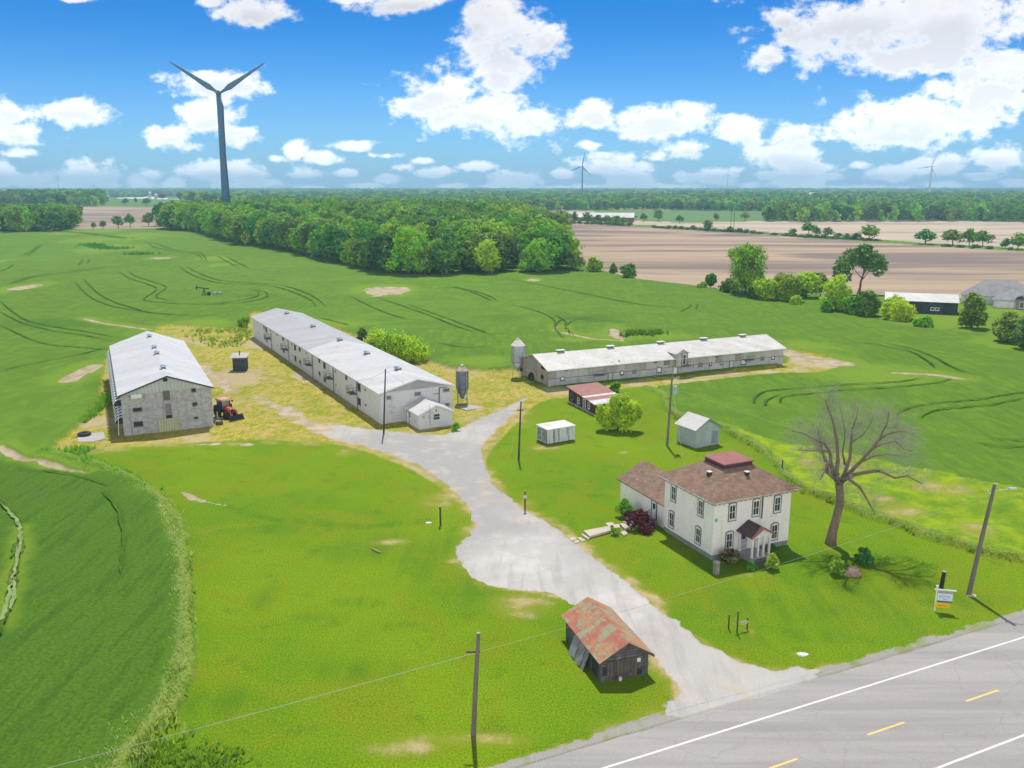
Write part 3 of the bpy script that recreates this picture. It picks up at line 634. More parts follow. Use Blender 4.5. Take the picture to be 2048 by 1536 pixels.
    soft = mth(N, L, 'SUBTRACT', 1.0, mth(N, L, 'MAXIMUM', ch['ga'][2], mth(N, L, 'MAXIMUM', ch['gd'][0], ch['gb'][0])))
    hh = mth(N, L, 'MULTIPLY', mth(N, L, 'ADD', vfine, mth(N, L, 'MULTIPLY', fine, 1.6)), mth(N, L, 'ADD', mth(N, L, 'MULTIPLY', soft, 0.9), 0.1))
    L.new(hh, bp.inputs['Height']); L.new(bp.outputs[0], b.inputs['Normal'])
    return m
GM = ground_material()
zone = np.stack([m_crop*1.0+0.01, m_lawn, m_drive*1.5, m_yard*0.9, m_meadow, m_brown*1.2, np.maximum(m_shoul, m_far_side)*1.4], 0).argmax(0)
far_z = (Y > 760) & (zone == 0); zone = np.where(far_z | (Y < 44), 7, zone)
names = ['crop_field', 'lawn', 'driveway', 'farmyard', 'meadow', 'ploughed_field', 'road_verge', 'ground']
kinds = ['wheat', 'grass', 'gravel', 'yard', 'meadow', 'soil', 'verge', 'ground']
fz = zone[F[:, 0]]
GROUND = {}
for zi, nme in enumerate(names):
    q = F[fz == zi]
    if not len(q): continue
    u, inv = np.unique(q, return_inverse=True)
    me = nmesh(nme, co[u], inv.reshape(-1, 4), GM, {k: tuple(a[u] for a in v) for k, v in attrs.items()})
    o = bpy.data.objects.new(nme, me); scene.collection.objects.link(o); o['kind'] = 'structure'
    GROUND[nme] = o

# ---- road
def rp(s, d, z): p = RA + rdir*s + rnor*d; return (p[0], p[1], z)
def road_material():
    m, N, L, b = nt("asphalt"); t = N.new('ShaderNodeTexCoord'); O = t.outputs['Object']
    ang = atan2(rdir[1], rdir[0])
    n1 = noise(N, L, O, 0.55, 4, 0.55, (0.06, 1.0, 1), None, 0.2, (0, 0, -ang)); n2 = noise(N, L, O, 9, 4, 0.7); n3 = noise(N, L, O, 0.25, 4, 0.6)
    c = mix(N, L, ramp(N, L, n1, 0.35, 0.65), (0.375, 0.35, 0.335), (0.29, 0.272, 0.268))
    c = mix(N, L, ramp(N, L, n3, 0.45, 0.75, 0, 0.5), c, (0.34, 0.33, 0.32)); c = mix(N, L, ramp(N, L, n2, 0.4, 0.75, 0, 0.4), c, (0.21, 0.20, 0.20))
    vo = N.new('ShaderNodeTexVoronoi'); vo.feature = 'DISTANCE_TO_EDGE'; vo.inputs['Scale'].default_value = 0.16; mpx = N.new('ShaderNodeVectorMath'); mpx.operation = 'ADD'
    nz = N.new('ShaderNodeTexNoise'); nz.inputs['Scale'].default_value = 0.8; nz.inputs['Detail'].default_value = 4; L.new(O, nz.inputs['Vector']); L.new(O, mpx.inputs[0]); L.new(nz.outputs['Color'], mpx.inputs[1]); L.new(mpx.outputs[0], vo.inputs['Vector'])
    c = mix(N, L, ramp(N, L, vo.outputs['Distance'], 0.003, 0.010, 0.14, 0.0), c, (0.12, 0.115, 0.11))
    tyr = noise(N, L, O, 0.45, 5, 0.65, None, (40, 3, 0)); c = mix(N, L, ramp(N, L, tyr, 0.56, 0.70, 0, 0.22), c, (0.24, 0.23, 0.225))
    L.new(c, b.inputs['Base Color']); b.inputs['Roughness'].default_value = 0.85; b.inputs['Specular IOR Level'].default_value = 0.25
    bp = N.new('ShaderNodeBump'); bp.inputs['Strength'].default_value = 0.25; bp.inputs['Distance'].default_value = 0.02; L.new(n2, bp.inputs['Height']); L.new(bp.outputs[0], b.inputs['Normal'])
    return m
rb = MB(); r_ = random.Random(3)
S_ = [i*2.0 - 60 for i in range(0, 140)]
inn = [2.35 + r_.uniform(-.12, .15) for _ in S_]; ou = [-2*LANE-2.4 + r_.uniform(-.1, .1) for _ in S_]
for i in range(len(S_)-1):
    rb.poly([rp(S_[i], ou[i], .03), rp(S_[i+1], ou[i+1], .03), rp(S_[i+1], inn[i+1], .03), rp(S_[i], inn[i], .03)])
    rb.poly([rp(S_[i], inn[i], .03), rp(S_[i+1], inn[i+1], .03), rp(S_[i+1], inn[i+1]+.12, -.11), rp(S_[i], inn[i]+.12, -.11)])
prop(rb.build("road", road_material()), kind='structure')
wp = mat("white road paint", (0.80, 0.80, 0.80), (0.66, 0.66, 0.65), (0.42, 0.41, 0.40), 2.2, 14, 0.6)
yp = mat("yellow road paint", (0.86, 0.60, 0.20), (0.80, 0.52, 0.15), (0.5, 0.42, 0.3), 1.2, 14, 0.6)
for d0 in (0.0, -2*LANE):
    b_ = MB()
    for i in range(len(S_)-1): b_.poly([rp(S_[i], d0-.09, .034), rp(S_[i+1], d0-.09, .034), rp(S_[i+1], d0+.09, .034), rp(S_[i], d0+.09, .034)])
    prop(b_.build("white_line", wp), kind='structure')
def sd_of(px, py): g = np.array(G(px, py)) - RA; return float(g@rdir)
s_a, s_b = sd_of(1735, 1470), sd_of(1808, 1445); s_c = sd_of(1931, 1402)
for k in range(-6, 12):
    s0 = s_a + k*(s_c-s_a); b_ = MB(); b_.poly([rp(s0, -LANE-.085, .034), rp(s0+s_b-s_a, -LANE-.085, .034), rp(s0+s_b-s_a, -LANE+.085, .034), rp(s0, -LANE+.085, .034)])
    prop(b_.build("centre_line", yp), kind='structure')

# tramlines: bands of wheat pressed down by the sprayer, lying along the ground as they bend
def ribbon(pts, w, seed, m, name='tramline', h=0.80):
    r = random.Random(seed); g = gpoly(pts, False, True); P2 = [g[0]]
    for q in g[1:]:
        n = max(1, int(np.linalg.norm(q-P2[-1])/3.0)); a = P2[-1].copy()
        for k in range(1, n+1): P2.append(a+(q-a)*k/n)
    P2 = np.array(P2); n = len(P2)
    if n < 3: return
    d = np.gradient(P2, axis=0); d /= np.linalg.norm(d, axis=1)[:,None]+1e-9; nn_ = np.stack([-d[:,1], d[:,0]], 1)
    k = np.arange(n)/(n-1); ww = w*np.clip(np.minimum(k, 1-k)*7, .15, 1)*np.array([r.uniform(.55,1.25) for _ in range(n)]); off = np.array([r.uniform(-.12,.12) for _ in range(n)])
    z = T(P2[:,0], P2[:,1])+h
    A = P2+nn_*(ww*.5+off)[:,None]; B = P2+nn_*(-ww*.5+off)[:,None]
    v = np.concatenate([np.column_stack([A, z]), np.column_stack([B, z])]); q = np.array([(i, i+1, n+i+1, n+i) for i in range(n-1)])
    o = bpy.data.objects.new(name, nmesh(name, v, q, m, smoothf=False)); scene.collection.objects.link(o); prop(o, kind='structure')
M_TRK = mat("pressed wheat", (0.045,0.110,0.010), (0.075,0.160,0.014), (0.11,0.20,0.02), 0.3, 3, 0.95, spec=0.05)
for i, p in enumerate(TR):
    if len(p) == 2: p = [p[0], ((p[0][0]+p[1][0])/2, (p[0][1]+p[1][1])/2), p[1]]
    ym = sum(q[1] for q in p)/len(p)
    if ym > 1200 and p[0][0] > 100: continue
    ribbon(p, 0.36 if ym > 900 else (0.46 if ym > 620 else 0.6), i, M_TRK)

M_PTRK = mat("bleached pressed wheat", (0.26,0.34,0.13), (0.16,0.25,0.08), (0.36,0.40,0.2), 0.5, 3, 0.95, spec=0.05)
for q in ([(0,1018),(22,1038),(38,1058),(42,1080),(40,1109),(33,1145),(26,1180)],[(26,1180),(22,1200),(14,1234),(0,1264)],[(28,1170),(30,1205),(24,1235)]):
    ribbon(q, 0.42, 77, M_PTRK, h=0.85)

# ------------------------------------------------------------------ wall helpers (local frame: x along the front, y back along the left side)
class House:
    def __init__(s, name, label, cat, loc, deg, W, Ln, ze, base=None):
        s.root = thing(name, label, cat, loc, radians(deg)); s.loc = loc; s.deg = deg; s.W, s.L, s.ze = W, Ln, ze
        a = radians(deg); s.ux = (cos(a), sin(a)); s.uy = (-sin(a), cos(a))
    def hit(s, face, px, py, off=0.0):
        """photo point -> (distance along the wall, height)"""
        d = ray(px, py); o = (-s.loc[0], -s.loc[1], H)
        lo = (o[0]*s.ux[0]+o[1]*s.ux[1], o[0]*s.uy[0]+o[1]*s.uy[1], H); ld = (d[0]*s.ux[0]+d[1]*s.ux[1], d[0]*s.uy[0]+d[1]*s.uy[1], d[2])
        if face == 'F': t = (off-lo[1])/ld[1]; return lo[0]+t*ld[0], H+t*ld[2]
        if face == 'L': t = (off-lo[0])/ld[0]; return lo[1]+t*ld[1], H+t*ld[2]
    def P(s, face, a, z, d):
        return {'F': (a, -d, z), 'L': (-d, a, z), 'R': (s.W+d, a, z), 'B': (a, s.L+d, z)}[face]
    def fbox(s, mb, face, a0, a1, z0, z1, d0, d1, mi=0):
        p = [s.P(face, a, z, d) for z in (z0, z1) for a, d in ((a0, d0), (a1, d0), (a1, d1), (a0, d1))]
        mb.hexa(p, mi)
    def window(s, face, a, z, w, h, mf, mp, name='window', fr=0.07, cross=None, sill=True, parent=None, label=None, d=0.0):
        mb = MB()
        for q in ((a-w/2, a-w/2+fr, z-h/2, z+h/2), (a+w/2-fr, a+w/2, z-h/2, z+h/2), (a-w/2+fr, a+w/2-fr, z+h/2-fr, z+h/2), (a-w/2+fr, a+w/2-fr, z-h/2, z-h/2+fr)):
            s.fbox(mb, face, *q, d, d+0.06)
        if cross:
            if 'h' in cross: s.fbox(mb, face, a-w/2+fr, a+w/2-fr, z-0.025, z+0.025, d, d+0.05)
            if 'v' in cross: s.fbox(mb, face, a-0.02, a+0.02, z-h/2+fr, z+h/2-fr, d, d+0.045)
        if sill: s.fbox(mb, face, a-w/2-0.05, a+w/2+0.05, z-h/2-0.07, z-h/2-0.003, d, d+0.11)
        o = mb.build(name, mf, parent or s.root)
        if label: o['label'] = label
        pb = MB(); s.fbox(pb, face, a-w/2+fr, a+w/2-fr, z-h/2+fr, z+h/2-fr, d+0.005, d+0.02); pb.build('pane', mp, o)
        return o
    def door(s, face, a, z0, w, h, md, mf, handle=True, label=None, glass=None, d=0.0):
        mb = MB(); s.fbox(mb, face, a-w/2, a+w/2, z0+0.02, z0+h, d+0.005, d+0.05); o = mb.build('door', md, s.root)
        if label: o['label'] = label
        fb = MB()
        for q in ((a-w/2-0.1, a-w/2-0.004, z0, z0+h+0.1), (a+w/2+0.004, a+w/2+0.1, z0, z0+h+0.1), (a-w/2, a+w/2, z0+h+0.004, z0+h+0.1)): s.fbox(fb, face, *q, d, d+0.08)
        fb.build('door_frame', mf, o)
        if glass:
            gb = MB(); s.fbox(gb, face, a-w*0.28, a+w*0.28, z0+h*0.55, z0+h*0.88, d+0.052, d+0.065); gb.build('pane', glass, o)
        if handle:
            hb = MB(); s.fbox(hb, face, a+w*0.36, a+w*0.42, z0+h*0.45, z0+h*0.5, d+0.052, d+0.11); hb.build('handle', M_DARKMETAL, o)
        return o
    def walls(s, mats, ridge_u, zr, z0=-0.3, name='wall', gable=None, mg=None, parent=None):
        W, Ln, ze = s.W, s.L, s.ze; mb = MB()
        mb.poly([(0,0,z0),(W,0,z0),(W,0,ze),(0,0,ze)]); mb.poly([(0,Ln,z0),(W,Ln,z0),(W,Ln,ze),(0,Ln,ze)])
        mb.poly([(0,0,z0),(0,Ln,z0),(0,Ln,ze),(0,0,ze)]); mb.poly([(W,0,z0),(W,Ln,z0),(W,Ln,ze),(W,0,ze)])
        mb.poly([(0,0,z0),(W,0,z0),(W,Ln,z0),(0,Ln,z0)])
        if ridge_u is not None and mg is None:
            for y in (0, Ln): mb.poly([(0,y,ze),(W,y,ze),(ridge_u,y,zr)])
        o = mb.build(name, mats, parent or s.root)
        if ridge_u is not None and mg is not None:
            for y0, y1 in ((-0.04, 0.10), (Ln-0.10, Ln+0.04)):
                g = MB(); lo = [(0,ze),(W,ze),(ridge_u,zr)]
                g.add([(a, y0, z) for a, z in lo]+[(a, y1, z) for a, z in lo], [(0,1,2),(5,4,3),(0,3,4,1),(1,4,5,2),(2,5,3,0)]); g.build('gable', mg, s.root)
        return o
    def gable_roof(s, m, ridge_u, zr, oe=0.35, og=0.35, t=0.12, y0=None, y1=None, name='roof', trim=None):
        y0 = -og if y0 is None else y0; y1 = s.L+og if y1 is None else y1
        sl = (zr-s.ze)/ridge_u; sr = (zr-s.ze)/(s.W-ridge_u); zt = zr+0.10
        mb = MB()
        L_ = (-oe, s.ze-oe*sl+0.10); R_ = (s.W+oe, s.ze-oe*sr+0.10)
        n = 1
        mb.slab([(L_[0],y0,L_[1]),(ridge_u,y0,zt),(ridge_u,y1,zt),(L_[0],y1,L_[1])], t)
        mb.slab([(ridge_u,y0,zt),(R_[0],y0,R_[1]),(R_[0],y1,R_[1]),(ridge_u,y1,zt)], t)
        o = mb.build(name, m, s.root)
        if trim:
            tb = MB()
            for y, dy in ((y0, -0.05),):
                for (ax, az), (bx, bz) in ((L_, (ridge_u, zt)), ((ridge_u, zt), R_)):
                    tb.hexa([(ax,y+dy,az-.2),(bx,y+dy,bz-.2),(bx,y-.003,bz-.2),(ax,y-.003,az-.2),(ax,y+dy,az+.03),(bx,y+dy,bz+.03),(bx,y-.003,bz+.03),(ax,y-.003,az+.03)])
            tb.build('fascia', trim, s.root)
        return o

M_DARKMETAL = mat("dark iron", (0.04, 0.045, 0.05), (0.08, 0.075, 0.07), None, 2, 20, 0.5, metal=0.3)
M_GLASS = mat("window glass", (0.03, 0.04, 0.05), (0.06, 0.075, 0.085), None, 1.5, 0, 0.08, spec=0.8)
M_GLASS_L = mat("pale window glass", (0.16, 0.19, 0.20), (0.07, 0.09, 0.10), None, 2.5, 0, 0.1, spec=0.8)
M_WHITE = mat("white trim", (0.78, 0.78, 0.76), (0.66, 0.66, 0.64), (0.5, 0.5, 0.48), 2, 15, 0.5)
M_DARKTRIM = mat("dark trim", (0.05, 0.055, 0.07), (0.09, 0.09, 0.10), None, 3, 20, 0.6)
M_DARKHOLE = mat("dark opening", (0.025, 0.025, 0.028), (0.05, 0.05, 0.05), None, 2, 10, 0.9)
M_TIN_NEW = mat("white sheet roof", (0.66, 0.66, 0.655), (0.58, 0.58, 0.59), (0.50, 0.49, 0.47), 0.25, 2.2, 0.5, ribs=0.9, ribdepth=0.3, patch=1.2, spec=0.3)
M_TIN_OLD = mat("grey sheet roof", (0.44, 0.44, 0.445), (0.50, 0.495, 0.49), (0.38, 0.37, 0.36), 0.3, 2.2, 0.5, ribs=0.9, ribdepth=0.2, patch=1.0, spec=0.3)
M_TIN_DIRTY = mat("stained white sheet roof", (0.64, 0.63, 0.61), (0.55, 0.54, 0.52), (0.42, 0.38, 0.33), 0.45, 3, 0.55, ribs=0.75, ribdepth=0.3, streak=(0.50, 0.45, 0.40), streakamt=0.25)
M_BLOCK = mat("concrete block", (0.50, 0.50, 0.505), (0.38, 0.385, 0.395), (0.56, 0.54, 0.49), 0.7, 9, 0.9, bump=0.3, brick=(0.46, 0.24), mortar=0.72, patch=1.0, streak=(0.16, 0.15, 0.15), streakamt=0.45)
M_TINWALL = mat("pale green wall tin", (0.50, 0.54, 0.51), (0.44, 0.48, 0.46), (0.6, 0.6, 0.55), 0.6, 8, 0.6, ribs=0.55, ribdepth=0.45)
M_WHITEWALL = mat("white steel cladding", (0.66, 0.665, 0.675), (0.58, 0.59, 0.605), (0.48, 0.485, 0.49), 0.35, 7, 0.6, rows=0.5, rowdark=0.9, patch=1.0, streak=(0.42, 0.43, 0.42), streakamt=0.25)
M_GREYGABLE = mat("grey gable cladding", (0.42, 0.43, 0.435), (0.37, 0.38, 0.39), None, 0.7, 8, 0.6, ribs=0.5, ribdepth=0.35)

def ridge_vent(h, u, v, z, s=0.9, m=None):
    b = MB(); b.box(u-s*0.42, u+s*0.42, v-s*0.6, v+s*0.6, z+0.02, z+0.30)
    b.hexa([(u-s*.62,v-s*.75,z+.30),(u+s*.62,v-s*.75,z+.30),(u+s*.62,v+s*.75,z+.30),(u-s*.62,v+s*.75,z+.30),(u-s*.2,v-s*.7,z+.5),(u+s*.2,v-s*.7,z+.5),(u+s*.2,v+s*.7,z+.5),(u-s*.2,v+s*.7,z+.5)], 1)
    return b.build('roof_vent', [mat("vent steel dark", (0.16, 0.19, 0.22), None, None, 2, 10, 0.4, metal=0.5), m or mat("galvanised", (0.45, 0.50, 0.55), (0.35, 0.39, 0.43), None, 3, 10, 0.35, metal=0.6)], h.root)

# ---- block barn on the left
q4 = lambda x, y: (100+x/4.096, 600+y/4.096)
B1 = House('block_barn', 'grey concrete block barn with a plain white gable roof beside the orange tractor', 'barn', G(249, 872), 25.7, 13.4, 47.8, 6.55)
B1.walls(M_BLOCK, 6.9, 8.95, mg=M_TINWALL)
B1.gable_roof(M_TIN_NEW, 6.9, 8.95, 0.45, 0.35, trim=M_DARKMETAL)
for px, py in ((810,297),(848,387),(863,437),(910,553)):
    # vents sit on the ridge: solve along the ridge line
    best = min(((lambda p: abs(p[1]-q4(px,py)[1]))(
        (lambda w: (1024+FPX*w[0]/(w[1]*cos(PITCH)-(w[2]-H)*sin(PITCH)), 768-FPX*((w[1]*sin(PITCH)+(w[2]-H)*cos(PITCH))/(w[1]*cos(PITCH)-(w[2]-H)*sin(PITCH)))))(
        (B1.loc[0]+6.9*B1.ux[0]+v*B1.uy[0], B1.loc[1]+6.9*B1.ux[1]+v*B1.uy[1], 9.1))), v) for v in [i*0.5 for i in range(2, 95)])[1]
    ridge_vent(B1, 6.9, best, 9.0, 0.8)
def openings(h, face, lst, conv, mf, mp, **k):
    for x0, y0, x1, y1 in lst:
        cx, cz = h.hit(face, *conv((x0+x1)/2, (y0+y1)/2)); a0, _ = h.hit(face, *conv(x0, (y0+y1)/2)); a1, _ = h.hit(face, *conv(x1, (y0+y1)/2))
        _, z1 = h.hit(face, *conv((x0+x1)/2, y0)); _, z0 = h.hit(face, *conv((x0+x1)/2, y1))
        h.window(face, cx, cz, max(abs(a1-a0), .3), max(abs(z1-z0), .3), mf, mp, **k)
openings(B1, 'F', [(677,880,755,915),(683,993,765,1038),(1163,835,1208,868),(1178,950,1215,975),(1155,720,1197,755)], q4, mat("old sash", (0.25,0.25,0.25), None, None, 3, 10, 0.7), M_DARKHOLE)
def facebox(h, face, conv, x0, y0, x1, y1, name, m, d0=0.0, d1=0.06, label=None):
    cx, cz = h.hit(face, *conv((x0+x1)/2, (y0+y1)/2)); a0, _ = h.hit(face, *conv(x0, (y0+y1)/2)); a1, _ = h.hit(face, *conv(x1, (y0+y1)/2))
    _, z1 = h.hit(face, *conv((x0+x1)/2, y0)); _, z0 = h.hit(face, *conv((x0+x1)/2, y1))
    b = MB(); h.fbox(b, face, min(a0, a1), max(a0, a1), z0, z1, d0, d1); o = b.build(name, m, h.root)
    if label: o['label'] = label
    return o, (min(a0, a1), max(a0, a1), z0, z1)
rust = mat("rusty sheet", (0.20, 0.16, 0.14), (0.13, 0.12, 0.12), (0.28, 0.2, 0.15), 1.2, 8, 0.8, ribs=0.3)
facebox(B1, 'F', q4, 928,742,980,822,'loft_door', rust, 0.004, 0.07)
facebox(B1, 'F', q4, 945,850,995,938,'loft_door', mat("weathered loft door", (0.17,0.16,0.17), (0.24,0.22,0.22), None, 1.5, 8, 0.9), 0.004, 0.08)
facebox(B1, 'F', q4, 950,942,1002,972,'loft_door', M_DARKHOLE, 0.004, 0.05)
facebox(B1, 'F', q4, 925,640,962,667,'gable_hatch', M_DARKHOLE, 0.045, 0.09)
facebox(B1, 'F', q4, 663,768,750,802,'fan_hood', M_WHITE, 0.002, 0.5)
facebox(B1, 'F', q4, 888,980,1058,1080,'sliding_door', mat("yellow sliding door", (0.50,0.50,0.30), (0.42,0.43,0.27), (0.35,0.36,0.26), 0.8, 7, 0.6, ribs=0.4, ribdepth=0.6), 0.06, 0.14)
o_, (a0, a1, z0, z1) = facebox(B1, 'F', q4, 885,968,1058,980,'door_rail', mat("rail steel", (0.45,0.47,0.47), None, None, 3, 10, 0.4, metal=0.4), 0.0, 0.2)
rb_ = MB(); B1.fbox(rb_, 'F', a1+0.003, a1+3.9, z0+0.05, z1+0.02, 0.0, 0.14); rb_.build('door_rail', MATS["rail steel"], B1.root)
# vent cowls all along the left side: white hoods over dark mouths
cowl_m = mat("white cowl", (0.74,0.76,0.77), (0.62,0.64,0.65), None, 2, 10, 0.5)
for k in range(25):
    v = 1.0 + k*1.9
    for z in (2.0, 4.85):
        b = MB(); pr_ = 1.15; b.poly([(0,v-.6,z+.95),(0,v+.6,z+.95),(-pr_*.7,v+.55,z+.72),(-pr_*.7,v-.55,z+.72)]); b.poly([(-pr_*.7,v-.55,z+.72),(-pr_*.7,v+.55,z+.72),(-pr_,v+.55,z+.1),(-pr_,v-.55,z+.1)])
        for s_ in (-.58, .58): b.poly([(0,v+s_,z+.95),(-pr_*.7,v+s_*.95,z+.72),(-pr_,v+s_*.95,z+.1),(-pr_*.5,v+s_*.95,z-.1),(0,v+s_,z-.1)], 1)
        b.poly([(-.02,v-.56,z-.02),(-pr_*.98,v-.53,z+.1),(-pr_*.98,v+.53,z+.1),(-.02,v+.56,z-.02)], 1)
        b.build('fan_cowl', [cowl_m, M_DARKHOLE], B1.root)
dp = MB(); dp.tube((-0.8,-0.6,0.3), (-0.45,1.2,5.6), 0.05, n=6); dp.build('leaning_pipe', M_WHITE, B1.root)

# ---- long white barn
q5 = lambda x, y: (480+x/4.096, 600+y/4.096)
B2 = House('white_barn', 'long white two-storey barn with five small balconies along its side', 'barn', G(762, 848.5), 28.2, 12.9, 97.0, 5.25)
RU, ZR = 6.45, 6.95
B2.walls(M_WHITEWALL, RU, ZR, mg=M_GREYGABLE)
seam = 43.0
B2.gable_roof(M_TIN_NEW, RU, ZR, 0.4, 0.4, y1=seam, trim=M_WHITE)
B2.gable_roof(M_TIN_OLD, RU, ZR, 0.4, 0.4, y0=seam+0.003)
def on_ridge(h, ru, zr, py):
    def prow(v):
        w = (h.loc[0]+ru*h.ux[0]+v*h.uy[0], h.loc[1]+ru*h.ux[1]+v*h.uy[1], zr)
        a = w[1]*cos(PITCH)-(w[2]-H)*sin(PITCH); c = w[1]*sin(PITCH)+(w[2]-H)*cos(PITCH)
        return 768-FPX*c/a
    return min([(abs(prow(i*0.25)-py), i*0.25) for i in range(0, int(h.L*4))])[1]
for x, y in ((388,103),(600,210),(815,320),(1033,430),(1295,557)): ridge_vent(B2, RU, on_ridge(B2, RU, ZR+0.3, q5(x, y)[1]), ZR+0.05, 1.0)
win_f = mat("grey sash", (0.34,0.37,0.38), None, None, 3, 10, 0.6)
dk = [(445,368,459,410),(484,388,497,420),(448,457,462,500),(487,493,500,522),(643,478,657,513),(684,510,702,562),(648,585,661,617),(688,628,706,668),(864,615,879,652),(964,682,989,745),(968,803,991,862),(348,303,360,333),(354,403,366,430),(193,208,202,236),(209,222,222,262),(216,308,226,342),(201,300,209,322)]
openings(B2, 'L', dk, q5, win_f, M_DARKHOLE, fr=0.06)
pl = [(140,178,150,196),(148,260,158,277),(244,240,256,262),(248,326,260,348),(298,276,311,300),(303,362,315,384),(418,350,432,376),(422,442,436,466),(536,422,552,448),(773,568,790,600),(780,680,795,712),(1017,720,1039,752),(1020,842,1042,875)]
openings(B2, 'L', pl, q5, M_WHITE, M_GLASS_L, fr=0.12)
openings(B2, 'F', [(1198,783,1240,815),(1427,752,1483,783),(1660,722,1716,752),(1680,842,1718,868)], q5, mat("wood sash", (0.40,0.42,0.40), None, None, 3, 10, 0.6), M_GLASS_L)
rail_m = mat("green-grey railing", (0.07,0.10,0.09), (0.12,0.14,0.13), None, 2, 15, 0.6)
tarp = mat("grey drum", (0.55,0.60,0.60), (0.42,0.46,0.45), None, 2, 10, 0.6)
for x, y in ((216,302),(355,392),(548,520),(716,635),(905,762)):
    v, _ = B2.hit('L', *q5(x+8, y-20), -0.6); z = 2.62; b = MB(); w = 1.15; dpt = 1.25
    b.box(-dpt, -0.003, v-w, v+w, z-0.14, z)
    fo = b.build('balcony', mat("balcony deck", (0.13,0.14,0.13), (0.09,0.10,0.10), None, 2, 10, 0.8), B2.root)
    rb_ = MB()
    for zz in (0.55, 1.05):
        rb_.box(-dpt, -dpt+.05, v-w, v+w, z+zz, z+zz+.05); rb_.box(-dpt+.053, -0.01, v-w, v-w+.05, z+zz, z+zz+.05); rb_.box(-dpt+.053, -0.01, v+w-.05, v+w, z+zz, z+zz+.05)
    for a in np.linspace(-w+0.06, w-0.06, 5): rb_.box(-dpt+.005, -dpt+.045, v+a-.02, v+a+.02, z+.002, z+1.06)
    for a in (-0.7,): rb_.box(a-.02, a+.02, v-w+.005, v-w+.045, z+.002, z+1.06); rb_.box(a-.02, a+.02, v+w-.045, v+w-.005, z+.002, z+1.06)
    rb_.build('railing', rail_m, fo)
    db = MB(); db.box(-0.06, -0.005, v-.45, v+.45, z+.05, z+2.05); db.build('door', M_WHITE, fo)
    tb = MB(); tb.tube((-0.06,v-w-.25,-0.1),(-0.06,v-w-.25,5.1),0.07,n=6); tb.build('downpipe', mat("dark pipe", (0.10,0.11,0.12), None, None, 2, 10, 0.5), B2.root)
pb = MB()
p_ = [B2.hit('F', *q5(x, y)) for x, y in ((1630,835),(1630,718),(1690,713))]
pb.tube((p_[0][0],-.12,p_[0][1]-.8),(p_[1][0],-.12,p_[1][1]),.06,n=6); pb.tube((p_[1][0],-.12,p_[1][1]),(p_[2][0],-.12,p_[2][1]),.06,n=6)
pb.tube((p_[0][0]-.9,-.12,p_[1][1]-1.0),(p_[0][0],-.12,p_[1][1]-1.0),.05,n=6)
pb.build('feed_pipe', M_DARKMETAL, B2.root)

# ---- entrance annex (joined to the white barn)
q7 = lambda x, y: (700+x/7.314, 700+y/7.314)
# expressed in the barn's own frame: foot of the near corner and the two walls
def tolocal(h, g): dx, dy = g[0]-h.loc[0], g[1]-h.loc[1]; return dx*h.ux[0]+dy*h.ux[1], dx*h.uy[0]+dy*h.uy[1]
ax_, ay_ = tolocal(B2, G(*q7(1010, 1168)))
AX = House('annex', None, None, (0,0), 0, 5.9, -ay_-0.003, 2.5); AX.root.parent = B2.root; AX.root.location = (ax_, ay_, 0)
del_ = [k for k in list(AX.root.keys()) if k in ('label','category')]
AX.deg = B2.deg; AX.loc = G(*q7(1010, 1168)); AX.ux, AX.uy = B2.ux, B2.uy
AX.walls(M_WHITEWALL, 2.95, 3.75)
AX.gable_roof(M_TIN_NEW, 2.95, 3.75, 0.3, 0.3, y1=AX.L, trim=M_WHITE)
openings(AX, 'F', [(1215,930,1315,1022)], q7, M_WHITE, M_GLASS, cross='h', fr=0.06)
openings(AX, 'F', [(1245,860,1272,905)], q7, M_WHITE, M_DARKHOLE, fr=0.05)
openings(AX, 'L', [(868,905,890,995)], q7, M_WHITE, M_GLASS, fr=0.05)
facebox(AX, 'F', q7, 1058,962,1095,1002,'notice', mat("yellowed notice", (0.55,0.52,0.30), None, None, 3, 10, 0.7), 0.002, 0.03)
a_, _ = AX.hit('L', *q7(850, 980)); AX.door('L', a_, 0.05, 0.85, 1.95, M_WHITE, M_DARKTRIM)
bb = MB(); bb.tube((1.9,-.1,0.6),(1.9,-.1,4.1),.04,n=6); bb.build('vent_pipe', mat("zinc pipe", (0.5,0.52,0.55), None, None, 2, 10, 0.4, metal=0.5), AX.root)
